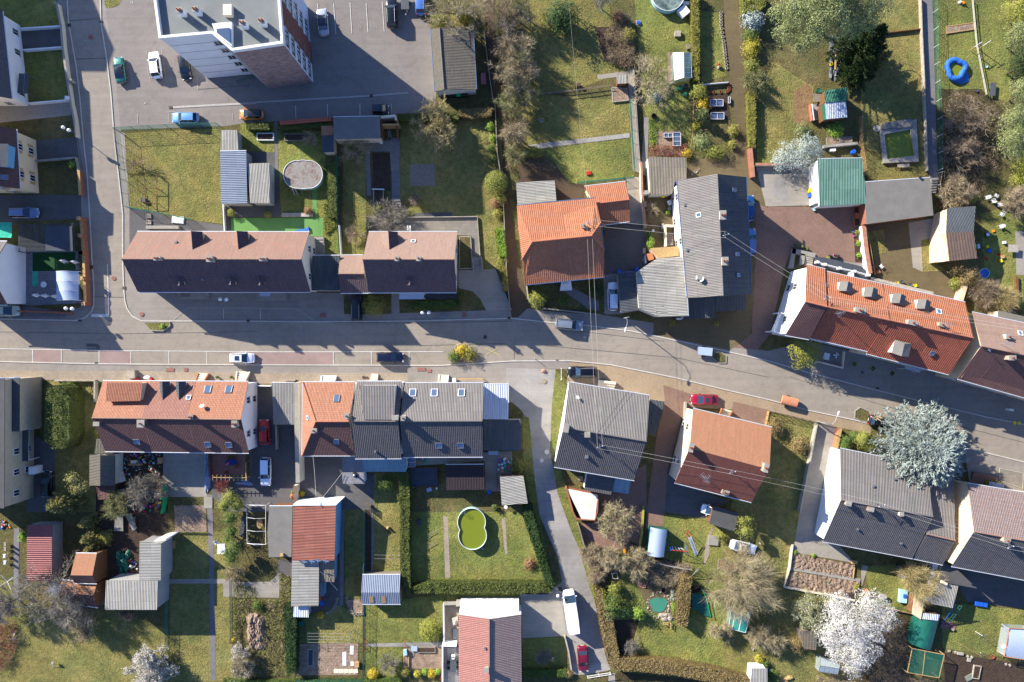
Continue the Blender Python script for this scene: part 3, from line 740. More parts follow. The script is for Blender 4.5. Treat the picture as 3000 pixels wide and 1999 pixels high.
def chair(label,x,y,rz,m='pl_white',group=None,z=0):
 c=W(x,y,.6+z);c.z=z;r=thing('garden_chair',label,'chair',c,R(rz),group)
 def part(mb,nm):ob=mb.mk(nm,None,Vc((0,0,0)));ob.parent=r
 b=MB();b.box((0,0,0),(.48,.48,.04),m,0,.42);part(b,'seat')
 b=MB();b.raw([(-.24,-.24,.45),(-.24,.24,.45),(-.36,.22,.9),(-.36,-.22,.9)],[[0,1,2,3]],m);b.tube((-.36,-.22,.9),(-.36,.22,.9),.03,m,5);part(b,'backrest')
 for s in(-1,1):b=MB();b.box((.0,s*.26,0),(.46,.06,.03),m,0,.64);b.tube((.2,s*.26,.64),(.2,s*.24,.42),.02,m,4);part(b,'armrest')
 for u in(-1,1):
  for s in(-1,1):b=MB();b.tube((u*.2,s*.2,.42),(u*.25,s*.25,0),.022,m,5);part(b,'leg')
 return r
def table(label,x,y,sx,sy,m,leg='gmetal',rz=0,h=.74,rnd=False,group=None,name='garden_table'):
 c=W(x,y,h);c.z=0;r=thing(name,label,'table',c,R(rz),group)
 def part(mb,nm):ob=mb.mk(nm,None,Vc((0,0,0)));ob.parent=r
 b=MB()
 if rnd:b.disc((0,0),sx/2,h-.04,h,m,22,1,sy/sx)
 else:b.box((0,0,0),(sx,sy,.04),m,0,h-.04)
 part(b,'tabletop');k=.32 if rnd else.44
 for u in(-1,1):
  for s in(-1,1):b=MB();b.tube((u*sx*k,s*sy*k,h-.04),(u*sx*k,s*sy*k,0),.025,leg,5);part(b,'leg')
 return r
def parasol(label,x,y,m='canvas_white',L=.9):
 c=W(x,y,1.6);c.z=0;r=thing('closed_parasol',label,'parasol',c,0,'closed parasols in the courtyard')
 b=MB();b.tube(c,c+Vc((0,0,2.3)),.025,'gmetal');b.mk('pole',r);b=MB();n=12;V=[]
 for z,rr in((1.0,.26),(1.25,.2),(1.9,.13),(2.3,.03)):
  for i in range(n):a=2*math.pi*i/n;k=rr*(1+.35*cos(a*4));V.append((c.x+cos(a)*k*1.9,c.y+sin(a)*k,z))
 b.raw(V,[[j*n+i,j*n+(i+1)%n,(j+1)*n+(i+1)%n,(j+1)*n+i]for j in range(3)for i in range(n)],m,None,True);b.mk('canopy',r);b=MB();b.disc(c,.25,0,.08,'concrete',12);b.mk('base',r);return r
def pot(label,x,y,r=.22,h=.35,m='clay',plant=None,pm='lf_green',group=None,name='plant_pot'):
 c=W(x,y,h);c.z=0;k=thing(name,label,'plant pot',c,0,group);b=MB();b.lathe(c,[(r*.7,0),(r,h),(r*1.08,h),(r*1.08,h-.05),(r*.85,h-.06),(0,h-.06)],m,12);b.mk('pot',k)
 if plant:
  g=MB();blob(g,(c.x,c.y,h+plant*.5),(plant,plant,plant),int(200+900*plant),.1,pm,.25);g.mk('foliage',k)
 return k
def cframe(label,x0,y0,x1,y1,h=.45,group=None,glass='glass_sky',n=2,base='wd_brown'):
 p=P('%g,%g %g,%g %g,%g %g,%g'%(x0,y0,x1,y0,x1,y1,x0,y1),h);r=thing('glazed_seed_bed',label,'cold frame',cen(p),0,group)
 b=MB();o=offset(p,.05)
 for i in range(4):j=(i+1)%4;b.prism([tuple(p[i][:2]),tuple(p[j][:2]),tuple(o[j]),tuple(o[i])],0,h-.03,base)
 b.mk('base',r);g=MB();g.prism([tuple(v)for v in o],h-.12,h-.09,glass);g.mk('glass',r);f=MB()
 a,b_,c,d=p;lon=(b_-a).length>(c-b_).length
 f.path([a,b_,c,d,a],.035,'wtrim',4)
 for i in range(1,n):
  if lon:f.tube(a.lerp(b_,i/n),d.lerp(c,i/n),.03,'wtrim',4)
  else:f.tube(a.lerp(d,i/n),b_.lerp(c,i/n),.03,'wtrim',4)
 f.mk('frame',r);return r
def greenhouse(label,eaves,ridge,eh,rh,glass='glass_green',name='greenhouse',frame='alu',n=4,lit=None):
 A,B_,C,D=P(eaves,eh);R1,R2=P(ridge,rh);r=thing(name,label,'greenhouse',cen([A,B_,C,D]))
 for f,mm in(([A,B_,R2,R1],lit or glass),([D,C,R2,R1],glass)):MB().slab(f,.015,mm).mk('roof_pane',r)
 w=MB()
 for u,v in((A,B_),(D,C)):w.raw([(u.x,u.y,0),(v.x,v.y,0),tuple(v),tuple(u)],[[0,1,2,3]],glass)
 for u,v,k in((A,D,R1),(B_,C,R2)):w.raw([(u.x,u.y,0),(v.x,v.y,0),tuple(v),tuple(k),tuple(u)],[[0,1,2,3,4]],glass)
 w.mk('side_pane',r);f=MB()
 for i in range(n+1):
  t=i/n;a,b,c=A.lerp(B_,t),R1.lerp(R2,t),D.lerp(C,t);f.path([Vc((a.x,a.y,0)),a,b,c,Vc((c.x,c.y,0))],.022,frame,4)
 for u,v in((A,B_),(D,C),(R1,R2)):f.tube(u,v,.03,frame,4)
 f.mk('frame',r);return r
def ring_pool(label,blobs,h,water,rim='wtrim',wall='pool_wall',name='pool',wz=.2,ladder=None):
 "above-ground pool outline as a union of circles (x, y, r)"
 r=thing(name,label,'pool',cen([W(x,y,h)for x,y,_ in blobs]));C=[(W(x,y,h),rr/CUR[2]*G)for x,y,rr in blobs]
 cc=sum((c for c,_ in C),Vc())/len(C);pts=[];n=72
 for i in range(n):
  a=2*math.pi*i/n;d=Vc((cos(a),sin(a),0));best=0
  for c,rr in C:
   o=cc-c;o.z=0;bq=o.dot(d);disc=bq*bq-(o.length_squared-rr*rr)
   if disc>0:best=max(best,-bq+math.sqrt(disc))
  pts.append(cc+d*best)
 p2=[(v.x,v.y)for v in pts];ii=offset([(*v,0)for v in p2],.05);b=MB()
 for i in range(n):
  j=(i+1)%n;b.raw([(*p2[i],0),(*p2[j],0),(*p2[j],h),(*p2[i],h)],[[0,1,2,3]],wall,None,True);b.raw([(ii[i].x,ii[i].y,.1),(ii[j].x,ii[j].y,.1),(ii[j].x,ii[j].y,h),(ii[i].x,ii[i].y,h)],[[0,1,2,3]],wall,None,True)
 b.mk('side',r);b=MB();b.path([Vc((*v,h))for v in p2]+[Vc((*p2[0],h))],.05,rim,5);b.mk('rim',r)
 w=MB();w.poly([(v.x,v.y,h-wz)for v in ii],water);w.mk('water',r)
 if ladder:
  c=W(*ladder,h);b=MB()
  for s in(-1,1):b.path([Vc((c.x+s*.22,c.y+.45,0)),Vc((c.x+s*.22,c.y+.15,h+.5)),Vc((c.x+s*.22,c.y-.25,h+.5)),Vc((c.x+s*.22,c.y-.35,h-.3))],.025,'alu',5)
  for z in(.3,.6,.9,1.15):b.tube((c.x-.22,c.y+.45-.3*z/(h+.5),z),(c.x+.22,c.y+.45-.3*z/(h+.5),z),.025,'alu',5)
  b.mk('ladder',r)
 return r
def wires(label,a,b,n=2,gap=.45,sag=.6,r=.014,m='wire_pale',name='power_line'):
 a,b=Vc(a),Vc(b);d=(b-a);s=Vc((-d.y,d.x,0)).normalized();k=MB()
 for i in range(n):
  o=s*gap*(i-(n-1)/2);pts=[a.lerp(b,t/14)+o-Vc((0,0,sag*4*(t/14)*(1-t/14)))for t in range(15)];k.path(pts,r,m,4)
 return solo(name,k,label,'power line',((a.x+b.x)/2,(a.y+b.y)/2,0))
def lump(mb,c,r,m,n=8,seed=0):
 rr=random.Random(seed);V=[]
 for j in range(5):
  for i in range(n):
   a,b=2*math.pi*i/n,math.pi*.5*j/4;k=rr.uniform(.8,1.15);V.append((c[0]+r[0]*cos(a)*cos(b)*k,c[1]+r[1]*sin(a)*cos(b)*k,c[2]+r[2]*sin(b)*k))
 mb.raw(V,[[j*n+i,j*n+(i+1)%n,(j+1)*n+(i+1)%n,(j+1)*n+i]for j in range(4)for i in range(n)],m)
def heap(label,x,y,rx,ry,h,m,name='heap',cat='heap',seed=1,n=14):
 c=W(x,y,h*.5);c.z=0;b=MB();rr=random.Random(seed)
 for i in range(n):b_=(c.x+rr.uniform(-.7,.7)*rx,c.y+rr.uniform(-.7,.7)*ry,-.05);lump(b,b_,(rx*.4,ry*.4,h*rr.uniform(.5,1)),m,8,seed+i)
 return solo(name,b,label,cat,c)
def rock(label,x,y,r=.4,m='stone',group=None,h=None):
 c=W(x,y,.2);c.z=0;b=MB();lump(b,(c.x,c.y,-.05),(r,r*.8,h or r*.8),m,7,int(x+y));return solo('boulder',b,label,'rock',c,group)
# ---- materials used
grass('lawn_dry','4c4c20','6f6c34','948a54',bmp=.16)
grass('lawn_green','4a5022','697030','8e8e4c',bmp=.17,dry='8c8450')
grass('lawn_rough','3a3c1e','58562b','80754e',bmp=.25,dry='745f3a')
grass('verge','44461c','585a28','7c6f40',bmp=.2,dry='86704a')
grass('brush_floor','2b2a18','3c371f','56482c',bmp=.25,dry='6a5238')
plain('turf','5c8448',.9,.12,.6,bmp=.02,bs=12);plain('turf_dark','14401f',.9,.2)
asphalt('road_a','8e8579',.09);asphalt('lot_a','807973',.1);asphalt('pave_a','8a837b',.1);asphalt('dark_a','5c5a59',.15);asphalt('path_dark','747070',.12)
asphalt('concrete_y','968f83',.16);asphalt('gravel','a39e98',.3,.15);asphalt('gravel_brown','695c42',.22,.05);asphalt('dirt_lane','594a3a',.25,.05)
paver('paver_beige','a39078','938069','7d6e58',.2,.1);paver('paver_red','8c6a5c','7d5e52','6e5a4c',.22,.11,.2);paver('paver_yard','86695c','7a6257','62554c',.3,.2,.3)
paver('paver_bay','937a74','8a746e','8a7e78',.2,.1);paver('paver_grey','807a70','757067','5e5a52',.5,.5);paver('paver_sand','9a8c7a','8e8171','7d7164',.3,.3);paver('tiles_grey','77777a','6c6c72','9a9a9a',.45,.45)
paver('paver_brick','8a6a5a','7a5e50','6e645a',.22,.11,.1)
plain('soil','8a7664',.95,.4,1.2,bmp=.14,bs=4);plain('soil_dark','3f3228',.95,.35,1.2,bmp=.12,bs=3.5);plain('soil_orange','7d6344',.95,.3,1.2,bmp=.12,bs=3)
plain('concrete','8d887f',.9,.2,.8,bmp=.01);plain('kerb','b5afa5',.9,.15,1.2);plain('sill','9a9488');plain('stone','9b9283',.95,.35,2,bmp=.04)
plain('marking','c4c1bc',.8,.25,3);plain('marking_faint','a09b94',.85,.2,3);plain('marking_yellow','b8a860',.8,.2,2);plain('patch_red','835a50',.9,.15);plain('patch_dark','545150',.9,.15);plain('iron','4a3b36',.7,.2)
plain('wwall','d6d6d6',.85,.06,.5,bmp=.004);plain('white_old','c6c2b6',.85,.12,.6,bmp=.004);plain('creamw','cdb998',.88,.1,.5,bmp=.005);plain('creaml','d0c3ac',.88,.08,.5);plain('blue_wall','5f93b4',.85,.12,.5);plain('grey_wall','8f8f8c',.9,.15,.5)
plain('wtrim','d8d8d8',.5,.08);plain('chimney_render','9c917f',.9,.25,2);plain('chimney_white','c8c4ba',.85,.2,2);plain('chimney_dark','4e4440',.9,.2,2);plain('clay','8b4a30',.85,.25,3);plain('ridge_tile','8d6f60',.85,.25,3);plain('ridge_grey','67625e',.85,.2,3);plain('ridge_orange','a4664e',.85,.2,3)
plain('gutw','bfc2c6',.45,.1,metal=.2);plain('gutter_blue','4a5f80',.5,.1,metal=.2);plain('gmetal','7c7f83',.45,.12,metal=.5);plain('alu','b2b5b8',.35,.1,metal=.7);plain('grmetal','1e5a48',.5,.2);plain('green_wire','2b6b58',.6,.2);plain('lamp_grey','9a9c9e',.45,.1,metal=.3)
plain('wd_brown','6b4a30',.85,.3,3);plain('wd_pale','a88a5e',.85,.25,3);plain('wd_grey','7a7064',.9,.25,3);plain('wire_pale','b9b4a8',.6,.1);plain('brick_wall','8f5a44',.9,.25,3,bmp=.02);plain('brick_cap','a86a48',.85,.2,3)
plain('pl_white','d4d6d8',.4,.05);plain('pl_green','1f8f70',.5,.1);plain('pl_blue','1d55b8',.45,.15);plain('pl_yellow','d9c21a',.5,.1);plain('pl_red','b02a28',.45,.1);plain('pl_grey','4c5054',.5,.15);plain('pl_orange','d0801e',.5,.1);plain('pl_pink','c04a9a',.5,.1)
plain('bin_green','16231f',.5,.2);plain('bin_lid_green','1fa060',.45,.1);plain('canvas_white','cfd2d8',.8,.08,bmp=.02);plain('canvas_green','2fa88c',.8,.2,1.5,bmp=.06,bs=3);plain('tarp_green','1d5c4e',.45,.25,1,bmp=.08,bs=2.5);plain('tarp_blue','2a66b4',.45,.35,2,bmp=.16,bs=5);plain('cover_orange','b97c5c',.7,.12);plain('tarp_grey','93a0b4',.5,.25,2,bmp=.08,bs=4)
plain('globe_white','e6e6e2',.25,.02,spec=.5);plain('rubber','1b1b1c',.7,.2);plain('plate_white','d0d0c0',.5,.05);plain('bark','54463a',.95,.3,4,bmp=.03)
glossy('glass_dark','1c242c',.08,0,0,1,.6);glossy('glass_sky','5a6a80',.06,.3,0,1,.8);glossy('glass_green','86a89c',.1,0,0,.55,.6);glossy('glass_clear','b8c4c8',.1,0,0,.4,.6);glossy('car_glass','2c3e50',.05,.25,0,1,.8);glossy('car_glass_side','14181c',.06,0,0,1,.6)
glossy('headlight','d8dce0',.1,.3,.5);glossy('taillight','9a1210',.2,0,.5);glossy('pl_sheet','a9b8cc',.25,0,.3,.8);glossy('poly_green','2f7d60',.3,0,.2,.82)
m,N,L,b=nmat('w',.12,0,.5);b.inputs['Base Color'].default_value=lin('6b741c');bump(N,L,b,nz(N,L,pos(N),3,2),.004);MATS['water_green']=m
m,N,L,b=nmat('w2',.1,0,.5);b.inputs['Base Color'].default_value=lin('3f7a66');MATS['water_teal']=m
m,N,L,b=nmat('w3',.15,0,.5);L.new(ramp(N,L,nz(N,L,pos(N),.6,5,.7),[(.4,'3c4a44'),(.6,'7d8a84')]),b.inputs['Base Color']);MATS['water_murky']=m
m,N,L,b=nmat('pc',.8);L.new(ramp(N,L,nz(N,L,pos(N),.9,6,.75,1),[(.42,'858079'),(.55,'7a746e'),(.6,'6a4a3c'),(.68,'a09a92')]),b.inputs['Base Color']);bump(N,L,b,nz(N,L,pos(N),3,4),.06);MATS['pool_cover']=m
plain('cream_dim','a89c84',.9,.12);plain('pool_wall','9fc8cc',.4,.1);plain('bitumen','6f6c66',.9,.14,.6,bmp=.01);plain('bitumen_dark','4c4b4b',.85,.2,.5,bmp=.01);plain('bitumen_blue','3e434b',.8,.2,.6);plain('roof_deck','6f7371',.8,.12,.35)
rmat('tile_old','96786a','866a5e','a8624a',.17,.16,.015,.8,'tile');rmat('tile_old_b','a08677','8c7366','8f857a',.17,.16,.015,.5);rmat('tile_shaded','65545a','54464a','4a4444',.3,.32,.05,.5)  # last: the old tile again, shade of the sunless slopes put into its colour
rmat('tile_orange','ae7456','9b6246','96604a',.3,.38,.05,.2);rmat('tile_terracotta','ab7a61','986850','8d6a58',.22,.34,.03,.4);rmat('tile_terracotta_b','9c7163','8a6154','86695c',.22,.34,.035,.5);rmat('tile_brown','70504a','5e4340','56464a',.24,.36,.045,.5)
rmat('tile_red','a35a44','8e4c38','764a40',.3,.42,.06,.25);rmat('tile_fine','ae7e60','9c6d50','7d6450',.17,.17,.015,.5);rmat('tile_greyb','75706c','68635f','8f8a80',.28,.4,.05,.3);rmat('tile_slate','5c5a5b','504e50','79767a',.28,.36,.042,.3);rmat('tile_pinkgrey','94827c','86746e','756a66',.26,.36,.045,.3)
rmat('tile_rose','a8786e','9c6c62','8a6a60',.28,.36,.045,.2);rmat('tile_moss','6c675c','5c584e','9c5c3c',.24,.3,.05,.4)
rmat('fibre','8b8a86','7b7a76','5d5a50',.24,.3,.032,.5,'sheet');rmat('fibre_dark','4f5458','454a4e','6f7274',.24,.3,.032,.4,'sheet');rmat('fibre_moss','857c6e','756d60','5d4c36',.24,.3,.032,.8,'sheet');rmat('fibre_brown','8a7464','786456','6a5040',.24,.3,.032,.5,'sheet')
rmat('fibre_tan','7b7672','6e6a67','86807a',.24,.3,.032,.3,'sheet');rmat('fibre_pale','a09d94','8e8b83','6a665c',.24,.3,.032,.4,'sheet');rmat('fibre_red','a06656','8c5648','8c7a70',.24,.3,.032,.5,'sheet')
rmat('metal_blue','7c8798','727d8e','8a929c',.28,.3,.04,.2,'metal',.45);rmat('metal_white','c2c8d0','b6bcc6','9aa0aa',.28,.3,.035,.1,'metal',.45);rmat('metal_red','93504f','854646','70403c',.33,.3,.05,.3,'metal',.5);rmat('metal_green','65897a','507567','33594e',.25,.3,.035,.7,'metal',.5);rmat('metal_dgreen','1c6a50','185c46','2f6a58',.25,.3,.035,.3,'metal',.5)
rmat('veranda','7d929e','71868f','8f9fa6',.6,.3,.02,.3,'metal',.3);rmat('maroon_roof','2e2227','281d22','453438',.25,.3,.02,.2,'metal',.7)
m,N,L,b=nmat('stone_clad',.9,0,.2);br=N.new('ShaderNodeTexBrick');br.inputs['Scale'].default_value=1;br.inputs['Brick Width'].default_value=.55;br.inputs['Row Height'].default_value=.22;br.inputs['Mortar Size'].default_value=.01
tc=N.new('ShaderNodeTexCoord');mp_=N.new('ShaderNodeMapping');mp_.inputs['Rotation'].default_value=(math.pi/2,0,0);L.new(tc.outputs['Object'],mp_.inputs['Vector']);L.new(mp_.outputs[0],br.inputs['Vector'])
br.inputs['Color1'].default_value=lin('8f7a78');br.inputs['Color2'].default_value=lin('6d5a58');br.inputs['Mortar'].default_value=lin('8a8280');L.new(br.outputs['Color'],b.inputs['Base Color']);MATS['stone_clad']=m
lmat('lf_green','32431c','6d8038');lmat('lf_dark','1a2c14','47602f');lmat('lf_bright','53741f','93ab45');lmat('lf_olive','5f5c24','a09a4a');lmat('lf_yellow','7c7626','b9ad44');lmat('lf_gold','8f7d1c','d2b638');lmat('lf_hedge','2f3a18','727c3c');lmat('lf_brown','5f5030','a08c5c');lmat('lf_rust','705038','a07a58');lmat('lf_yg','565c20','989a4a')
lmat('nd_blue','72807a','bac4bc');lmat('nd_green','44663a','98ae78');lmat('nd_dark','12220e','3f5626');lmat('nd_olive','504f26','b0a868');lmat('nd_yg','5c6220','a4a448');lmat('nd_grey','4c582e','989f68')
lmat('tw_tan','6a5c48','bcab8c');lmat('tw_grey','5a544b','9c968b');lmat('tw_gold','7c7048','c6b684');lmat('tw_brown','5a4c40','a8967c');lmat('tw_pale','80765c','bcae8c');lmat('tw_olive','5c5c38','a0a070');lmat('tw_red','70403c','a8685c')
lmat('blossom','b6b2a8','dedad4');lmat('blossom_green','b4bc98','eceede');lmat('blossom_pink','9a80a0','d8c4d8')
# ---- camera, sun, sky
cam=bpy.data.objects.new('camera',bpy.data.cameras.new('camera'));COL.objects.link(cam);SC.camera=cam
cam.location=(0,(1000-999.5)*G,HC);cam.data.sensor_width=36;cam.data.lens=36*HC/(3000*G);cam.data.clip_end=5000;cam.data.clip_start=1
EL=R(25);dv=Vc((.792*cos(EL),-.61*cos(EL),-sin(EL))).normalized()
sl=bpy.data.lights.new('sun','SUN');sl.energy=4.8;sl.angle=R(.5);sl.color=(1,.93,.81);so=bpy.data.objects.new('sun',sl);COL.objects.link(so)
so.rotation_euler=dv.to_track_quat('-Z','Y').to_euler();so.location=(-60,50,60)
wd=bpy.data.worlds.new('World');SC.world=wd;wd.use_nodes=True;N,L=wd.node_tree.nodes,wd.node_tree.links
sk=N.new('ShaderNodeTexSky');sk.sky_type='NISHITA';sk.sun_disc=False;sk.sun_elevation=EL;sk.sun_rotation=math.atan2(-.792,.61);sk.air_density=1.0;sk.dust_density=.3;sk.ozone_density=4.0
L.new(mix(N,L,1.0,sk.outputs[0],(.89,.96,1.22),'MULTIPLY'),N['Background'].inputs[0]);N['Background'].inputs[1].default_value=.084
SC.view_settings.view_transform='Standard';SC.view_settings.look='None';SC.view_settings.exposure=1.42;SC.view_settings.gamma=1
SC.cycles.max_bounces=5;SC.cycles.diffuse_bounces=3;SC.cycles.use_denoising=True
# ---- ground
gb=MB();gb.poly([(-400,-400,0),(400,-400,0),(400,400,0),(-400,400,0)],'lawn_rough');tag(gb.mk('ground'),kind='structure')
KL=q(0,1,'-300,1358 700,1378 790,1350 845,1290 862,1240 865,1100 850,880 820,320 800,0')+q(0,0,'770,1300 735,900 700,600 630,200 605,-300')
KR=q(0,0,'915,-300 930,220 985,560 1020,850 1050,1250 1085,1560')+q(0,1,'1130,400 1130,850 1140,1100 1150,1200 1170,1270 1220,1340 1300,1382')+q(1,1,'0,1385 540,1390 1400,1383 2352,1358')+q(2,1,'400,1400 700,1425 1100,1475 1500,1560')+q(2,2,'2000,100 2352,180')+q(3,2,'400,295 900,425 1500,575 2000,695 2352,765 3600,1060')
KB=q(3,2,'3600,1420 2352,1110 1800,975 950,765 800,725 370,635 0,535')+q(2,2,'2000,455 1500,335 900,215 540,180 0,182')+q(1,2,'1700,222 0,217')+q(0,2,'900,208 -300,180')
sheet('road',KL+KR+KB,'road_a',2)
tile(0,0)
sheet('pavement',q(0,0,'500,-300 545,240 615,700 690,1260')+q(0,1,'740,0 750,600 790,1225 600,1320 -300,1330')+KL[:9][0:1]+KL[1:],'pave_a',1)
sheet('parking_lot',q(0,0,'925,-300 1000,300 1030,550 1070,800 1110,1192 2020,1165')+q(1,0,'0,1125 700,1085 1290,1045 1640,1035 1655,850 1604,250 1480,100 1480,-300'),'lot_a',1)
sheet('lawn',q(0,0,'955,-300 1180,-300 1118,0 1090,50 1030,72 975,76 962,40'),'lawn_dry',3)
sheet('pavement',q(0,0,'925,-300 1000,300 1030,550 1070,800 1110,1192 1150,1560')+q(0,1,'1190,345 1190,500 1260,560 2100,560 2100,1125')+q(1,1,'0,1125 805,1125 810,1320 1340,1310 2110,1285 2352,1285')+q(2,1,'120,1260 300,1290 850,1330 1300,1400 1640,1470')+q(2,2,'2050,40 2352,90')+q(3,2,'360,0 955,135 1660,305 2300,465 3600,760')+KR[::-1],'pave_a',1)
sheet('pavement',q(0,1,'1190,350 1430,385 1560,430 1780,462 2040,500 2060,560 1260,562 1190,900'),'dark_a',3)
sheet('pavement',KB[7:]+q(0,2,'-300,275 900,275 1150,275 2352,290')+q(1,2,'0,290 1390,290 1390,388 2300,392 2352,250')+q(2,2,'0,252 520,255 530,190'),'pave_a',1)
sheet('pavement',q(0,2,'-300,272 900,272 1150,272 2352,288')+q(1,2,'0,288 1392,290 1392,392 0,390')+q(0,2,'2300,395 860,370 500,355 -300,350'),'paver_sand',1)
sheet('pavement',q(2,2,'530,190 900,225 1500,345 2000,465 2352,540')+q(3,2,'0,545 370,645 800,735 950,775 940,850 480,760 0,640')+q(2,2,'2330,640 1650,610 1500,700 1200,520 500,390'),'paver_beige',1)
sheet('pavement',q(3,2,'1800,980 2352,1115 3600,1430 3600,1700 2352,1400 1850,1290'),'pave_a',1)
sheet('gravel_lane',q(1,2,'2300,250 2352,248')+q(2,2,'400,258 370,600 350,1000 420,1400 480,1568')+q(2,3,'540,160 620,350 700,650 800,950 850,1200 905,1452 690,1495 600,1450 590,1200 500,1140 92,1160 80,760 380,700 460,640 420,420 240,0')+q(2,2,'200,1200 160,800 90,640 0,560')+q(1,2,'2300,560'),'gravel',1)
sheet('verge',q(2,2,'400,262 505,380 500,400 440,800 388,1160 450,1180 560,1568 480,1568 420,1400 350,1000 365,600'),'lawn_green',2)
sheet('verge',q(2,3,'480,0 570,0 680,320 780,700 840,960 890,1200 960,1500 905,1452 850,1200 800,950 700,650 620,350'),'lawn_green',2)
sheet('verge',q(2,2,'95,690 155,700 175,900 200,1200 250,1568 170,1568 100,1040'),'lawn_green',2)
sheet('courtyard',q(2,3,'78,762 400,700 470,900 500,1140 92,1160'),'concrete_y',3)
sheet('lane',q(1,0,'2100,-300 2190,-300 2200,700 2300,1568')+q(2,1,'-20,300 60,800 115,1060 150,1260 60,1345')+q(1,1,'2352,1355 2335,1280 2305,900 2280,300 2265,0')+q(1,0,'2220,1400 2180,900 2120,500'),'dirt_lane',1)
tile(0,0)
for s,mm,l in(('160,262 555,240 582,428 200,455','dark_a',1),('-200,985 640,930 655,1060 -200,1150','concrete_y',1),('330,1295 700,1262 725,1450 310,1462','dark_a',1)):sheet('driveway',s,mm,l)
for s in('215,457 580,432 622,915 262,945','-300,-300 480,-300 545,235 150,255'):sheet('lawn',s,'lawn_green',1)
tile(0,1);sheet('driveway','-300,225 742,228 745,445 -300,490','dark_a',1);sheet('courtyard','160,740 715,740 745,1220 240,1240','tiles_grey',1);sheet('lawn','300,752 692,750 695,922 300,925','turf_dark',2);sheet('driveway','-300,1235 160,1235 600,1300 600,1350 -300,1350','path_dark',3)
tile(0,0);sheet('lawn',q(0,0,'1145,1222 2025,1180 2025,1568')+q(0,1,'2040,0 2045,490 1780,462 1190,345'),'lawn_dry',1)
sheet('kerb_strip',q(0,0,'1095,1210 1145,1222 1165,1568')+q(0,1,'1170,0 1190,345 1140,335 1115,0'),'concrete',2)
tile(1,1)
sheet('lawn',q(1,0,'195,1200 640,1200 640,1568')+q(1,1,'745,435 770,780 625,775 620,430 215,425 205,-200'),'lawn_green',1)
sheet('lawn','-230,435 620,432 620,605 500,602 490,560 -230,560','turf',2);sheet('lawn','520,-20 560,-20 560,430 520,430','turf',2)
sheet('lawn','800,-280 1010,-280 1010,560 985,780 795,780','lawn_dry',1);sheet('lawn','1325,-480 2250,-480 2300,900 2210,905 2070,900 2030,420 1390,430 1325,280','lawn_dry',1)
for s in('1240,-300 1322,-300 1325,285 1250,285','1010,-200 1045,-200 1060,232 1018,230'):sheet('path',s,'path_dark',2)
sheet('soil','1075,-160 1235,-160 1235,180 1075,180','soil_dark',2)
sheet('patio','1395,430 2030,425 2065,905 1990,905 1980,600 1300,560 1010,560 1025,440 1200,370 1390,390','paver_grey',2);sheet('patio','1450,390 1800,383 1805,418 1440,428','dark_a',3)
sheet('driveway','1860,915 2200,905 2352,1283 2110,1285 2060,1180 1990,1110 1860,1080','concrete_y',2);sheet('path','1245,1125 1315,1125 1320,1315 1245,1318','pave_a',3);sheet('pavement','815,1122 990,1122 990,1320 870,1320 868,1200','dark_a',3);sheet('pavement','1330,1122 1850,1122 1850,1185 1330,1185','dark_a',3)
sheet('lawn','990,1180 1245,1180 1245,1316 990,1318','lawn_rough',3);sheet('lawn','1320,1185 1850,1185 2100,1280 1340,1308','lawn_rough',3)
sheet('patio',q(0,0,'2270,1200 2352,1200')+q(1,0,'180,1200 195,1568')+q(1,1,'215,0 230,425 -220,430 -230,300')+q(0,0,'2030,1568 2030,1400'),'dark_a',1);sheet('lawn',q(0,0,'2210,1130 2352,1130')+q(1,0,'180,1140 170,1400 60,1400')+q(0,0,'2262,1390 2210,1380'),'lawn_green',2)
sheet('path',q(1,0,'1005,1290 1240,1290 1300,1330 1310,1568 1240,1568 1230,1395 1045,1395 1045,1568 1005,1568'),'paver_grey',2);sheet('path',q(0,1,'2045,310 2100,310 2118,558 2060,558'),'dark_a',2)
sheet('path',q(1,0,'170,1120 200,1120 205,1568 175,1568'),'path_dark',2)
sheet('patio','1415,-60 1640,-60 1650,140 1412,140','wd_grey',3)
tile(2,0)
sheet('lawn','60,850 1075,930 1100,1230 150,1330','lawn_dry',1);sheet('lawn','250,1365 1110,1270 1130,1620 450,1720 400,1500','lawn_green',1);sheet('lawn','150,-300 800,-300 1050,650 560,840 200,860','lawn_dry',1);sheet('lawn','1100,-300 1640,-300 1650,900 1640,1350 1260,1250 1200,900','lawn_green',1);sheet('lawn','1720,100 1930,120 1970,700 1740,760','lawn_green',1)
sheet('lawn','2250,900 2352,900 2352,1700 2250,1500','lawn_green',1)
sheet('path','1060,620 1130,640 1155,1100 1175,1480 1250,1480 1240,1620 1110,1568 1085,1100','concrete_y',2);sheet('path','1190,1480 1215,1080 1258,1080 1245,1480','pave_a',2);sheet('path','130,1335 1080,1225 1082,1265 250,1365','gravel',2);sheet('path','780,690 1060,655 1060,700 790,730','concrete_y',2)
sheet('lane','1930,-300 2100,-300 2120,400 2150,700 2180,1350 2190,1620 1600,1640 1640,1480 2050,1400 2065,1150 2010,900 1990,600 1950,200','gravel_brown',1)
sheet('soil','1800,860 1990,860 2000,1100 1790,1110','soil_dark',2);sheet('soil','1330,1210 1560,1200 1560,1420 1330,1430','soil',2);sheet('soil','1430,480 1490,480 1490,780 1430,760','soil',2);sheet('soil','760,250 1090,250 1120,630 850,560','soil_dark',1)
tile(2,1)
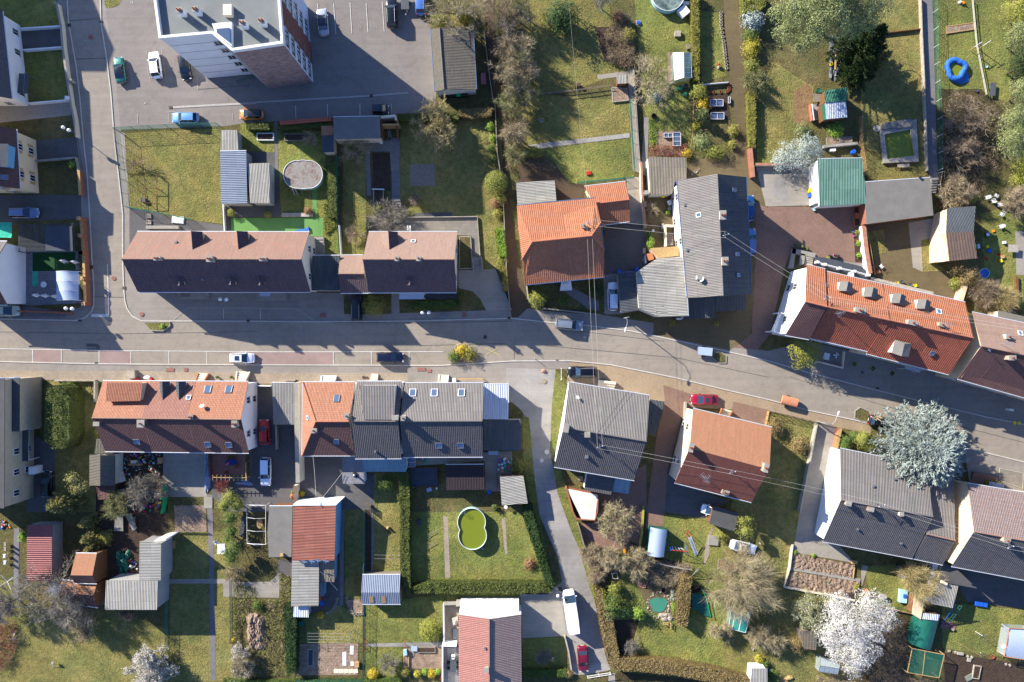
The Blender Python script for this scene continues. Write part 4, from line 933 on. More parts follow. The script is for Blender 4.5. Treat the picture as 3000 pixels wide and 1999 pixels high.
sheet('courtyard','60,-60 400,-50 520,110 660,130 660,250 400,290 60,110','dirt_lane',2);sheet('courtyard','850,460 1225,480 1240,880 1000,960 850,960','dark_a',1);sheet('courtyard','1050,60 1205,60 1210,500 1080,490','concrete_y',1);sheet('courtyard','1205,120 1500,180 1500,720 1230,700','gravel_brown',1);sheet('driveway','840,960 1000,940 1010,1320 850,1320','pave_a',2);sheet('lawn','150,1060 820,1000 820,1320 300,1270','lawn_rough',2);sheet('path','440,1080 560,1080 800,1200 800,1290 700,1270','path_dark',3)
sheet('courtyard',q(2,1,'1550,60 2250,40')+q(3,1,'-40,60 -20,330 -130,250')+q(2,1,'2230,300 2270,1150 2170,1568')+q(2,2,'2000,80 1300,-60')+q(2,1,'1300,1380 1600,1250'),'gravel_brown',1)
sheet('driveway',q(2,1,'2235,290 2352,345')+q(3,1,'0,330 460,335 840,315 850,500 880,850 960,1000 350,870 230,700 150,900 20,1500')+q(3,2,'-100,80')+q(2,2,'2050,60')+q(2,1,'2200,1500 2240,800'),'paver_yard',2)
tile(3,1)
sheet('courtyard','-110,-30 400,-30 420,320 -20,330','concrete_y',3);sheet('courtyard','120,0 200,0 180,300 120,290 0,150','gravel',3);sheet('garden_strip','790,600 880,600 890,850 800,840','soil_dark',3)
sheet('patio','520,800 870,860 920,940 480,870','gravel',3)
sheet('driveway','905,500 1520,430 1530,840 1640,920 1830,1050 1760,1200 950,1000 990,900','gravel_brown',1);sheet('driveway','1290,480 1520,440 1525,640 1405,640 1420,930 1330,890','concrete_y',2);sheet('lawn','1405,640 1520,620 1530,840 1640,920 1420,930','lawn_dry',2);sheet('lawn','920,560 1060,540 1085,760 950,800','lawn_dry',2)
sheet('lawn',q(3,0,'900,-300 1410,-300 1430,600 1465,1600')+q(3,1,'1400,70 920,100')+q(3,0,'880,1400 850,900'),'lawn_dry',1);sheet('lawn',q(3,0,'1520,-300 2210,-300 2230,950 1990,880 1560,1000'),'lawn_green',1);sheet('lawn',q(3,0,'50,560 250,700 420,800 400,1568 0,1600 -100,900'),'lawn_dry',1)
sheet('soil',q(3,0,'230,850 360,760 400,820 400,1100 330,1165 240,1120'),'soil_orange',2);sheet('path',q(3,0,'1405,-300 1500,-300 1530,600 1550,1400 1560,1568')+q(3,1,'1560,70 1490,70')+q(3,0,'1470,1568 1438,700'),'path_dark',2)
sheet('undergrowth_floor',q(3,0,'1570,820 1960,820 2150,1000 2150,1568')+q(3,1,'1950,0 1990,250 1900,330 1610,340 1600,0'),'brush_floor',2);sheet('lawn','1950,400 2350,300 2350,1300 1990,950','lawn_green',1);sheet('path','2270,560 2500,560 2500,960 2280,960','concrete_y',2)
tile(0,2)
sheet('lawn','500,360 870,365 860,880 960,1330 880,1568 520,1568 400,1100 420,400','lawn_dry',1);sheet('driveway','270,820 500,1000 520,1568 240,1568','dark_a',1)
sheet('driveway','1500,1015 1930,1035 1900,1430 1560,1430 1500,1300','concrete_y',1);sheet('courtyard','1060,1010 1500,1010 1500,1400 1400,1568 880,1568 880,1330 1060,1330','soil_dark',1);sheet('patio','1950,1030 2260,1030 2255,1230 1950,1230','patch_red',2)
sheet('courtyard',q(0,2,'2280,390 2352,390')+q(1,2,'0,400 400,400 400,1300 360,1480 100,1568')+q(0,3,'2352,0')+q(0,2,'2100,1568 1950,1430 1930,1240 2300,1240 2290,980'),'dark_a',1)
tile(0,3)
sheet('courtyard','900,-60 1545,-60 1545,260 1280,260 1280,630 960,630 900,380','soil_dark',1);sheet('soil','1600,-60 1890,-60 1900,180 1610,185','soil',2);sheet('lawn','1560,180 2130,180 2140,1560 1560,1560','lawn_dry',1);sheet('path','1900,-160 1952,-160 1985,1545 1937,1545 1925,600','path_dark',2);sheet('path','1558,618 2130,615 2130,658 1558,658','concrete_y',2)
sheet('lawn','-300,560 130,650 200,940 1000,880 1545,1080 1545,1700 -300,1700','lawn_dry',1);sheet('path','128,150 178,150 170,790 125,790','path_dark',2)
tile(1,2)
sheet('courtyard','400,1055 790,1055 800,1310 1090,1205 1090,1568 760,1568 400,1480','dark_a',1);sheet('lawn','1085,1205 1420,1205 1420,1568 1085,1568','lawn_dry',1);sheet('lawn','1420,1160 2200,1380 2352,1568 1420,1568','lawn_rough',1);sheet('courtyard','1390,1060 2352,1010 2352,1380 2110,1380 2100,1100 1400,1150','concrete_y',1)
tile(1,3)
sheet('lawn','810,-20 1000,-20 1000,800 820,800','lawn_dry',1);sheet('path','765,-20 812,-20 805,740 800,860 770,860','path_dark',2);sheet('soil','1005,-20 1060,-20 1060,575 1005,575','soil_dark',2);sheet('path','1062,-20 1085,-20 1078,545 1325,545 1325,580 1060,580','paver_grey',2);sheet('lawn','1085,-20 1330,-20 1325,545 1080,545','lawn_dry',1)
sheet('courtyard','200,440 330,440 720,640 760,560 775,860 700,900 590,980 500,980 200,700','dark_a',1);sheet('lawn','380,960 760,860 980,940 980,1210 380,1210','lawn_dry',1);sheet('soil','390,1215 940,1207 935,1500 380,1500','soil',2);sheet('path','-300,650 130,640 215,560 215,790 -300,780','concrete_y',2)
sheet('lawn','1010,850 1715,750 2500,750 2500,860 1715,860 1715,1200 1010,1215','lawn_green',2);sheet('lawn','1425,0 2600,0 2720,660 1420,650','lawn_green',1);sheet('path','1010,1212 1710,1192 1705,1240 1010,1236','gravel',3);sheet('path','1722,40 1762,40 1785,600 1738,610','paver_sand',2);sheet('path','2255,60 2290,60 2310,380 2290,400','paver_sand',2)
sheet('soil','1400,1245 1702,1245 1702,1442 1400,1440','soil',3);sheet('lawn','1010,1236 1345,1240 1345,1560 1010,1560','lawn_green',2);sheet('soil','820,810 980,800 990,940 890,930','soil',2)
tile(2,3)
sheet('lawn','95,1162 490,1150 505,1450 95,1450','lawn_green',1);sheet('driveway','500,1140 620,1230 690,1495 560,1495','concrete_y',2);sheet('patio',q(2,2,'800,1400 1230,1130 1240,1568')+q(2,3,'1215,0 1190,355 820,330 660,310 610,110 780,100 790,0'),'paver_yard',2)
sheet('driveway',q(2,2,'1390,402 1660,490 1560,700 1430,1200 1410,1568')+q(2,3,'1400,0 1390,150 1225,150')+q(2,2,'1235,1568 1330,860 1405,560'),'paver_brick',2);sheet('driveway',q(2,2,'2035,556 2345,628 2320,760 2000,720'),'paver_brick',3)
sheet('courtyard',q(2,2,'1430,1150 1500,1300 2000,1470 1800,1568')+q(2,3,'1760,60 1400,0'),'dark_a',2);sheet('lawn','1400,20 1760,60 2700,0 2700,700 2352,1400 2150,1560 1080,1340 950,1000 1000,600 1220,350','lawn_green',1)
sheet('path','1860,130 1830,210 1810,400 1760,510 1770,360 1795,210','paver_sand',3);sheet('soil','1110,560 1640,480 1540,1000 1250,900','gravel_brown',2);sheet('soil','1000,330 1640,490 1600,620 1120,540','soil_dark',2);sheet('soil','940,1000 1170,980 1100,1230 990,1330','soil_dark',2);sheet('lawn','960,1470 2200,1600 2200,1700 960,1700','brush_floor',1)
tile(3,2)
sheet('driveway',q(3,2,'470,760 645,800 612,1000 545,1400')+q(3,3,'520,210 640,300 800,470 920,500 860,690 850,480 230,370 290,0')+q(3,2,'400,1050'),'concrete_y',2)
sheet('lawn',q(3,2,'-200,600 440,765 400,1050')+q(3,3,'285,0 150,700 600,800 580,1600 -400,1600 -400,0')+q(3,2,'-350,1560'),'lawn_dry',1)
tile(3,3)
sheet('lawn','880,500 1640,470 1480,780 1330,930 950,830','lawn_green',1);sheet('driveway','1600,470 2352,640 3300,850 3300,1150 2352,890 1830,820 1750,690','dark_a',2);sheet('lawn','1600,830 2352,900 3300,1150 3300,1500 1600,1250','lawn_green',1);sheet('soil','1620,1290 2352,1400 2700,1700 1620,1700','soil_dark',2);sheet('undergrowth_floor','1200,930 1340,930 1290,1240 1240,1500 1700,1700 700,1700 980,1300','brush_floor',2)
def kerb(pts,w=.16,h=.11):
 b=MB();p=[Vc(v[:2])for v in P(pts)];n=len(p)
 L_,R_=[],[]
 for i,v in enumerate(p):
  d=(p[min(i+1,n-1)]-p[max(i-1,0)]).normalized();o=Vc((-d.y,d.x))*w/2;L_.append(v+o);R_.append(v-o)
 for i in range(n-1):b.prism([tuple(L_[i]),tuple(L_[i+1]),tuple(R_[i+1]),tuple(R_[i])],0,h,'kerb')
 tag(b.mk('kerb'),kind='structure')
kerb(KL);kerb(KR);kerb(KB)
def line(s,w,m='marking',layer=5,name='road_marking'):
 p=[Vc(v[:2])for v in P(s)]
 for i in range(len(p)-1):
  d=(p[i+1]-p[i]).normalized();o=Vc((-d.y,d.x))*w/2;SHN[0]+=1;z=.004+layer*.012+SHN[0]*.00007;b=MB()
  b.poly([(*v,z)for v in(p[i]+o,p[i]-o,p[i+1]-o,p[i+1]+o)],m);tag(b.mk(name),kind='structure')
for c,r,s,w in((0,0,'640,195 920,170',.08),(0,0,'700,545 990,535',.08),(0,0,'690,850 700,1200 760,1560',.06),(0,1,'870,1160 1140,1165',.06),(0,2,'795,35 905,40 905,80 800,80',.5),(1,1,'700,1400 1500,1400 2352,1385',.06),(2,2,'20,0 20,160',.06),(1,2,'1500,40 2300,20',.05),(2,2,'300,40 1500,150 2352,330',.05),(3,2,'200,330 1400,690 2352,930',.05),(0,1,'-100,1480 1100,1500 2352,1480',.05),(2,1,'400,1450 1400,1568',.05)):tile(c,r);line(s,w,'patch_dark',4)
tile(0,1);line('988,860 994,1020 1000,1318',.14);line('842,1333 1003,1333',.5);line('1722,1263 2352,1263',.08,'marking_faint');line('2055,1270 2055,1365',.08);line('1600,1370 1718,1263',.09,'marking_faint')
tile(1,1);line('0,1265 375,1268 550,1388',.08,'marking_faint');line('40,1270 42,1368',.08)
tile(0,2);line('-200,66 1200,88 2352,96',.1);
for x in(302,566,912,1205,1554,1903):line('%d,%d %d,%d'%(x,76+x*.012,x,190+x*.012),.1)
sheet('parking_bay','304,78 564,82 566,200 302,196','paver_bay',3);sheet('parking_bay','914,86 1203,90 1205,208 914,204','paver_bay',3)
sheet('parking_bay',q(0,2,'2110,96 2352,98')+q(1,2,'0,98 712,100 712,212 0,212')+q(0,2,'2110,210'),'paver_bay',3)
tile(1,2);line('0,97 1720,97',.1)
for x in(712,1061,1408):line('%d,98 %d,212'%(x,x),.1)
line('2100,60 2250,132',.08,'marking_yellow');line('2215,68 2098,138',.08,'marking_yellow')
tile(0,0)
for s in('1345,465 1345,500','1485,450 1492,520','1200,625 1222,775','1355,640 1385,750','1500,560 1525,720','1645,500 1665,600','1070,795 1110,795','1265,1050 1265,1135','1553,1030 1555,1120','1845,1080 1848,1120','2137,1040 2137,1110','1520,1033 1610,1030','1820,700 1820,830'):line(s,.07,'marking_faint')
line('1590,988 2352,948',.32,'marking_faint',4,'gutter');line('1820,822 2300,785',.06,'patch_dark',4)
tile(1,0)
for s in('566,36 570,80','714,36 735,318','864,28 882,312','1012,36 1030,300','1160,20 1178,292','365,970 368,1090','657,960 660,1075','955,960 957,1065','1245,955 1248,1040','1538,890 1538,935'):line(s,.09,'marking')
line('0,942 1000,885 1400,855',.26,'marking_faint',4,'gutter')
def lettering(s,x,y,size,m='marking',rz=0,layer=5):
 cu=bpy.data.curves.new('lettering','FONT');cu.body=s;cu.size=size;cu.align_x='CENTER';cu.align_y='CENTER';o=bpy.data.objects.new('road_marking',cu);COL.objects.link(o);p=W(x,y,0)
 o.location=(p.x,p.y,.004+layer*.012+.01);o.rotation_euler=(0,0,R(rz));cu.materials.append(mg(m));o['kind']='structure'
tile(0,0);lettering('13',1210,25,.6);lettering('4',1338,948,.7,'marking_faint',150)
tile(1,0);lettering('12',952,258,.5,'marking_faint');lettering('11',1100,252,.5,'marking_faint')
def cover(c,r,x,y,w,h,m='iron',rnd=False):
 tile(c,r);b=MB();p=W(x,y,0);z=.004+9*.012
 if rnd:b.disc(p,w/2,.0,z,m,18)
 else:b.box((p.x,p.y,0),(w,h,z),m,0,0)
 tag(b.mk('manhole_cover' if rnd else 'drain_grate'),kind='structure')
for a in((0,0,836,345,.72,0,'patch_red',True),(0,0,638,235,.5,.5),(0,0,930,203,.45,.4),(0,0,1568,988,.5,.4),(1,0,1060,882,.5,.45),(0,1,1047,990,.7,0,'patch_red',True),(0,1,845,888,.45,.6),(0,1,1142,1080,.5,.5),(0,1,735,1378,.5,.35),(0,1,1303,1320,.7,0,'patch_red',True),(0,1,2282,1380,.5,.4),(1,1,615,1330,.9,.6,'patch_red'),(1,1,1917,1325,.65,.7,'patch_red'),(1,1,2325,1355,.5,.4),(0,2,887,200,.5,.3),(0,2,1563,263,1.3,.5,'patch_red'),(0,2,1708,263,.6,.5,'patch_red'),(1,2,1520,258,1.3,.5,'patch_red'),(1,2,1592,272,.65,.5,'patch_red'),(1,2,990,333,.5,0,'iron',True),(1,2,1022,335,.4,0,'iron',True),(2,2,297,368,.75,0,'paver_sand',True),(2,2,318,1017,.75,0,'kerb',True),(2,2,272,1095,.65,0,'kerb',True),(2,2,415,175,.5,.2),(2,3,443,708,.5,.6),(3,2,1003,432,.45,.3),(1,1,2105,1530,.6,0,'iron',True)):cover(*a)
# ---- apartment block
tile(0,0)
HB=16.2
AP=q(0,0,'1460,355 1948,312 1975,292 2128,425 2352,395')+q(1,0,'250,400 188,-160')+q(0,0,'1380,-500')
rt=P(q(0,0,'1458,352 1945,308 2128,466')+q(1,0,'250,398 190,-420')+q(0,0,'1355,-420'),HB)
ap=thing('apartment_block','tall flat roofed apartment block with stone clad end wall on the car park','apartment block',cen(rt))
inn=offset(rt,.35)
b=MB();b.prism([tuple(v)for v in inn],HB-.75,HB-.7,'roof_deck');b.mk('roof',ap)
b=MB();n=len(rt)
for i in range(n):
 j=(i+1)%n;b.prism([tuple(rt[i][:2]),tuple(rt[j][:2]),tuple(inn[j]),tuple(inn[i])],HB-.8,HB,'wtrim')
b.mk('parapet',ap)
wl=offset(rt,.12);wm=['wwall','grey_wall','stone_clad','blue_white','wwall','wwall']
MATS['blue_white']=plain('blue_white_','b8c2d4',.85,.08)
for i in range(n):
 j=(i+1)%n;b=MB();b.raw([(*wl[i],0),(*wl[j],0),(*wl[j],HB-.8),(*wl[i],HB-.8)],[[0,1,2,3]],wm[i]);b.mk('wall',ap)
def panel_joints(A,C,nf,nm='joint'):
 d=C-A;nn=Vc((d.y,-d.x)).normalized();m_=(A+C)/2
 if nn.dot(-m_)<0:nn=-nn
 b=MB()
 for k in range(1,nf):b.box(((m_+nn*.01).x,(m_+nn*.01).y,0),(d.length,.03,.07),'gmetal',math.atan2(d.y,d.x),k*HB/nf-.4)
 b.mk(nm,ap);return nn
class FB:pass
F_=FB();F_.root=ap
nn=panel_joints(wl[0],wl[1],6)
d=(wl[1]-wl[0])
for k in range(5):window(F_,wl[0]+d*.93,d.normalized(),nn,1.6+k*2.65,1.1,1.2)
A,C=wl[3],wl[4];d=C-A;nn=Vc((d.y,-d.x)).normalized()
if nn.dot(-(A+C)/2)<0:nn=-nn
for k in range(5):
 for t in(.06,.13,.22,.29,.55,.62,.72):window(F_,A+d*t,d.normalized(),nn,1.6+k*2.9,1.15,1.35)
b=MB();mm=A+d*.385+nn*.03;b.box((mm.x,mm.y,0),(3.2,.1,HB-.8),'brick_red',math.atan2(d.y,d.x),0)if 'brick_red' in MATS else b.box((mm.x,mm.y,0),(3.4,.1,HB-.8),plain('brick_red','6a443e',.9,.15),math.atan2(d.y,d.x),0);b.mk('brick_bay',ap)
class Dk:pass
DK=Dk();DK.root=ap;DK.pl=[(Vc((0,0,1)),HB-.7)]
for x,y,w in((1650,95,.8),(1795,85,.8),(2228,210,.8),(2400,190,.8)):chimney(DK,x,y,w,w*.9,1.5,'wtrim',2)
tile(0,0);v=W(2085,85,HB+.3);b=MB();b.box((v.x,v.y,0),(1.2,1.5,.9),'creaml',0,HB-.7);b.mk('roof_hatch',ap)
b=MB();pp=P('1945,215 2125,200 2128,425 1975,300',HB+.1);b.prism([tuple(v[:2])for v in pp],HB-.7,HB+.05,'wtrim');b.mk('stair_head',ap)
b=MB();pp=P('1985,262 2105,252 2112,395 1990,300',HB+.3);b.prism([tuple(v[:2])for v in pp],HB+.05,HB+.2,'glass_sky');b.mk('skylight',ap)
v=W(2020,655,.3);b=MB();b.box((v.x,v.y,0),(2.4,.9,.12),'wtrim',.02,2.5);b.mk('door_canopy',ap)
fence('short green railing by the apartment block entrance','2185,690 2275,660 2280,610',1.0,3,'grmetal',style='rail',name='railing')
fence('long green railing along the ramp below the apartment block',q(0,0,'2190,765 2300,725')+q(1,0,'40,705'),1.0,4,'grmetal',style='rail',name='railing')
# ---- west side houses
tile(0,0)
B=gable('white house with dark slate roof at the corner garden, west of the side street','22,105 108,908 -800,905 -800,105','-380,80 -340,930',4.6,8.6,'tile_slate','wwall',rid='ridge_grey',door=True)
b=MB();v=W(215,770,2.5);b.box((v.x,v.y,0),(1.5,3.1,.12),'pl_grey',R(-4),2.5)
for dx,dy in((.7,1.5),(.7,-1.5)):b.tube((v.x+dx,v.y+dy,0),(v.x+dx,v.y+dy,3.4),.04,'gmetal')
b.box((v.x+.72,v.y,0),(.04,3.1,.05),'gmetal',R(-4),3.4);b.mk('balcony',B.root)
flat('unseen tall block north west of the street, shaped to cast its shadow','-3000,-1094 -1379,-1094 -1295,-1330 -1520,-1861 -3000,-1861',16,'bitumen','wwall',name='house',cat='house')  # unseen shadow caster added here, outline and height worked back from its shadow
B=gable('cream house with dark red roof and brown timber windows','150,1188 182,1735 -860,1725 -860,1160','-420,1130 -400,1760',5.2,10,'tile_brown','creamw',shutter='wd_pale')
tile(0,0);shed_dormer(B,'-60,1320 75,1322 70,1535 -60,1530',[7.4,7.2,7.2,7.4],'bitumen_blue','blue_wall')
tile(0,1);sky_(B,40,62,.7,.9)
B=gable('white rendered gable house with brown roof beside the green awning','-420,650 63,652 63,1232 -420,1235','-420,930 -100,930',5,9,'fibre_tan','wwall','tile_brown',wins=False)
window(B,Vc((W(95,928,3.5).x,W(95,928,3.5).y)),Vc((0,1)),Vc((1,0)),3.2,.6,.6)
b=MB();pr=P('168,492 668,486 682,742 172,745',2.6);r=thing('pergola','dark blue slatted pergola over the courtyard driveway','pergola',cen(pr))
for i in range(22):t=(i+.5)/22;b.tube(pr[0].lerp(pr[3],t),pr[1].lerp(pr[2],t),.055,'bitumen_blue',4)
b.mk('slat',r)
b=MB()
for i in range(9):t=i/8;b.tube(pr[0].lerp(pr[1],t)-Vc((0,0,.1)),pr[3].lerp(pr[2],t)-Vc((0,0,.1)),.05,'bitumen_blue',4)
b.mk('beam',r)
for v in pr:b=MB();b.tube((v.x,v.y,0),v,.07,'bitumen_blue',6);b.mk('post',r)
sh=P('410,512 660,512 670,740 420,735',2.75);MB().slab(sh,.03,'bitumen_blue').mk('sunshade',r)
b=MB();p=P('-220,472 108,478 106,618 -220,610',2.6);r=thing('awning','crumpled turquoise awning fabric next to the pergola','awning',cen(p));V=[]
for i in range(12):
 for j in range(12):v=p[0].lerp(p[1],i/11).lerp(p[3].lerp(p[2],i/11),j/11);V.append((v.x,v.y,2.6+random.uniform(-.08,.08)))
b.raw(V,[[i*12+j,(i+1)*12+j,(i+1)*12+j+1,i*12+j+1]for i in range(11)for j in range(11)],'canvas_green',None,True);b.mk('fabric',r)
for v in p:b=MB();b.tube((v.x,v.y,0),v,.03,'gmetal',6);b.mk('post',r)
p=P('515,926 720,928 722,1192 518,1190',2.3);r=thing('gazebo','white vaulted garden gazebo on the paved courtyard','gazebo',cen(p));b=MB();V=[];nu=13
for j in range(13):
 for i in range(nu):
  u=i/(nu-1);v=p[0].lerp(p[1],u).lerp(p[3].lerp(p[2],u),j/12);V.append((v.x,v.y,2.3+.75*sin(math.pi*u)-.05*abs(sin(math.pi*j/4))))
b.raw(V,[[i*nu+j,(i+1)*nu+j,(i+1)*nu+j+1,i*nu+j+1]for i in range(12)for j in range(nu-1)],'pl_sheet',None,True);b.mk('canopy',r)
for j in range(4):
 b=MB();b.path([p[0].lerp(p[1],i/8).lerp(p[3].lerp(p[2],i/8),j/3)+Vc((0,0,.75*sin(math.pi*i/8)+.02))for i in range(9)],.03,'wtrim',4);b.mk('hoop',r)
for v in p:b=MB();b.tube((v.x,v.y,0),v,.035,'wtrim',6);b.mk('post',r)
tile(0,2)
B=flat('cream three storey house with black roofs at the west end of the main street','-500,345 42,345 38,1535 -500,1535',[7.2]*4,'bitumen_dark','cream_dim',name='house',cat='house',wins=True,gut='gutter_blue')
B=flat('cream side wing with black roof attached to the cream house','42,345 180,342 178,828 42,830',[5.4]*4,'bitumen_dark','cream_dim',name='house_wing',cat='house wing',ov=-.0,wins=False,gut='gutter_blue')
p=P('180,350 368,362 378,1030 312,1035 180,830',0)
carport('black roofed carport against the cream house','108,808 265,806 262,1102 105,1100',[2.9]*4,'bitumen_dark',post='wtrim',edge='wtrim')
boxy('balcony_box','white framed balcony box on the cream house wall','balcony',287,1190,.9,1.2,2.2,'wtrim')
# ---- brown terraces north of the street
tile(0,1);X=q(0,1,'1260,562')+q(1,1,'490,566 500,1115')+q(0,1,'1265,1115')
LB=gable('long brown tiled terrace on the street corner with two dormers facing the gardens',X,q(0,1,'1113,812')+q(1,1,'411,815'),5.0,9.7,'tile_old','white_old','tile_shaded',gut='gutw')
tile(0,1);dormer(LB,'1755,556','1768,728',1.25,1.1,'tile_old','tile_shaded');dormer(LB,'2175,556','2190,728',1.25,1.1,'tile_old','tile_shaded')
chimney(LB,1443,806,.9,.5,.9,pots=2);chimney(LB,1925,810,.8,.8,1.0,pots=2);vent(LB,1620,660)
dormer(LB,'1650,1055','1640,960',.5,.45,'tile_shaded','tile_shaded');dormer(LB,'2120,1050','2120,955',.5,.45,'tile_shaded','tile_shaded');vent(LB,1865,1003)
tile(1,1);chimney(LB,62,812,.9,.5,.9,pots=2);dormer(LB,'40,1052','30,960',.5,.45,'tile_shaded','tile_shaded')
flat('dark corrugated lean-to roof joining the long brown terrace','518,782 772,782 770,1104 506,1102',[4.2,4.2,3.2,3.2],'fibre_dark','white_old',name='garage',cat='garage',gut='gutw')
gable('small low tiled link house between the two brown terraces','775,780 985,778 1035,1124 777,1125','766,948 1002,948',3.6,5.2,'tile_old_b','white_old','tile_shaded',gut='gutw')
RB=gable('shorter brown tiled house with one garden dormer and a small rooflight','1036,564 1848,564 1842,1118 1036,1120','975,816 1815,816',5.0,9.7,'tile_old_b','white_old','tile_shaded')
dormer(RB,'1215,556','1225,730',1.25,1.1,'tile_old_b','tile_shaded');sky_(RB,1446,652,.6,.6,fm='wtrim');chimney(RB,1293,808,.5,.6,1.0);chimney(RB,1494,808,.6,.6,1.0);dormer(RB,'1415,1052','1412,960',.5,.45,'tile_shaded','tile_shaded')
carport('glass canopy over the front door of the shorter brown house','1315,1120 1545,1120 1545,1182 1315,1182',[2.6,2.6,2.4,2.4],'pl_sheet',name='door_canopy',post='wtrim',th=.04)
tile(0,0)
flat('small pale corrugated shed at the top of the blue shed','2030,1195 2180,1195 2187,1386 2027,1388',[2.3]*4,'fibre_pale','grey_wall')
flat('blue grey metal roofed garage between the two gardens',q(0,0,'2022,1390 2262,1388')+q(0,1,'2272,303 2030,305'),3,'metal_blue','grey_wall',turn=1,name='garage',cat='garage',gut='gutw')
flat('weathered pale timber roof beside the blue grey garage',q(0,0,'2268,1505 2352,1500')+q(1,0,'125,1498')+q(1,1,'125,300')+q(0,1,'2300,298'),[2.8]*4,'fibre_pale','grey_wall',name='lean_to',cat='lean-to')
tile(1,0)
flat('flat concrete roofed garage south of the parking bays','710,1078 1135,1070 1145,1272 714,1282',[3]*4,'bitumen','creaml',name='garage',cat='garage',gut='gutw')
wline('cream wall of the roofless pit beside the concrete garage','1145,1075 1278,1062 1285,1100',.35,2.4,'creaml')
flat('little red tiled lean-to beside the concrete garage','600,1158 706,1155 710,1245 602,1248',[2.6,2.6,2.3,2.3],'tile_terracotta','creaml',name='lean_to',cat='lean-to')
flat('dark blue shed with a white ridge board below the red lean-to','605,1250 712,1247 716,1398 612,1402',[2.4]*4,'bitumen_blue','creaml')
A_,B_,C_,D_=P('1606,272 1994,256 2026,820 1645,842',3.0);R1_,R2_=P('1686,256 1728,822',4.3)
bldg('garage_building','long grey tiled garage building with off centre ridge beside the car park','garage',[[A_,D_,R2_,R1_],[B_,C_,R2_,R1_]],[A_,R1_,B_,C_,R2_,D_],'tile_moss','white_old',.2,gutter=('gutter_blue',[(B_,C_),(A_,D_)]),ridge=('ridge_grey',[(R1_,R2_)]),wins=False)
# ---- orange hipped house and its neighbours
tile(2,1)
e,r_=5.4,9.2
A_,B_,C_,D_=P('45,322 768,252 850,978 118,1050',e);RL,RR=P('186,655 730,600',r_);H1,H2=P('60,535 92,815',7.3);H3,H4=P('815,478 846,730',7.3)
OH=bldg('house','bright orange hipped roof house beside the dirt lane','house',[[A_,B_,H3,RR,RL,H1],[D_,C_,H4,RR,RL,H2],[H1,H2,RL],[H3,H4,RR]],[A_,B_,H3,H4,C_,D_,H2,H1],'tile_orange','creaml',.3,rm2=['tile_orange','tile_orange','tile_orange','tile_orange'],gutter=('gutter_blue',[(A_,B_),(D_,C_),(H3,H4)]),ridge=('ridge_orange',[(RL,RR),(H1,RL),(H2,RL),(H3,RR),(H4,RR)]))
chimney(OH,662,508,.55,.55,.8,'chimney_dark');m1=mast(OH,710,475,1.6)
window(OH,Vc((W(498,1040,2).x,W(498,1040,2).y)),Vc((1,0)),Vc((0,1)),1.2,.6,.6)
gable('small orange tiled annex behind the hipped house','665,146 1045,101 1080,468 815,500','785,302 1080,267',3.2,4.9,'tile_orange','creaml',rid='ridge_orange',name='annex',cat='annex')
flat('grey corrugated shed touching the orange house on its garden side','38,108 393,92 408,280 50,320',[2.9,2.9,3.1,3.1],'fibre_pale','grey_wall',turn=1)
B=None
tile(2,1);b=MB();pts=P('455,1020 538,1012 555,1098 440,1104',.6);b.prism([tuple(v[:2])for v in pts],0,[1.2,1.2,.2,.2],'wwall');solo('stoop',b,'white sloping doorstep in front of the orange house','steps',cen(pts))
A_,D_=P('1518,90 1613,1170',6.8);B_,C_=P('2153,60 2200,1138',6.8);R1_,R2_=P('1886,32 1940,1150',9.9)
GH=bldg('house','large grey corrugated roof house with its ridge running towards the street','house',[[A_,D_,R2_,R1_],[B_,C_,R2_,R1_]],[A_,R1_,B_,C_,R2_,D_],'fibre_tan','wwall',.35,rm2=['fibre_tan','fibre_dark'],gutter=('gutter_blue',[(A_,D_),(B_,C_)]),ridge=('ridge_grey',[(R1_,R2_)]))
sky_(GH,2038,178,.5,.7);sky_(GH,2067,768,.5,.7);sky_(GH,2077,960,.5,.7);sky_(GH,1715,408,.6,.7,fm='wtrim')
chimney(GH,1938,408,.8,1.2,1.0,'chimney_white',2,rz=0);chimney(GH,1958,832,.8,1.1,1.0,'chimney_white',2);chimney(GH,1722,980,.55,.55,.7,'chimney_white',0);dish(GH,1745,1000,.42,.5,150);vent(GH,1590,320);vent(GH,1610,730)
m2=mast(GH,1965,590,1.6)
flat('pale many sided corrugated roof of the workshop by the street','1590,783 1618,1335 1357,1346 1166,1265 1141,932 1325,812',[4.6,4.6,4.2,4.2,4.2,4.2],'fibre_pale','white_old',name='workshop',cat='workshop',gut='gutw')
flat('dark mossy corrugated garage roof beside the white estate car','970,942 1135,930 1164,1288 1000,1308',2.9,'fibre_dark','grey_wall',turn=1,name='garage',cat='garage',gut='gutter_blue')
flat('dark corrugated lean-to below the big grey house','1616,1170 1864,1150 1865,1352 1572,1366',[3.0,3.0,2.7,2.7],'fibre_dark','white_old',name='lean_to',cat='lean-to')
flat('longer dark corrugated lean-to at the street corner of the grey house','1868,1150 2145,1146 2142,1284 1870,1296',[2.9,2.9,2.7,2.7],'fibre_dark','white_old',name='lean_to',cat='lean-to')
flat('sunlit timber balcony deck on the side of the grey house','1270,712 1530,696 1534,783 1345,806',[3.0]*4,'wd_pale','creaml',name='balcony',cat='balcony',th=.15)
flat('mossy striped corrugated shed at the back of the grey house',q(2,0,'1250,1440 1600,1448')+q(2,1,'1604,85 1500,92 1475,215 1272,222'),[3.0]*6,'fibre_moss','white_old')
flat('small striped roof patch beside the long boundary wall','1212,182 1262,180 1264,215 1212,220',[2.4]*4,'fibre_pale','white_old',name='porch_roof',cat='porch')
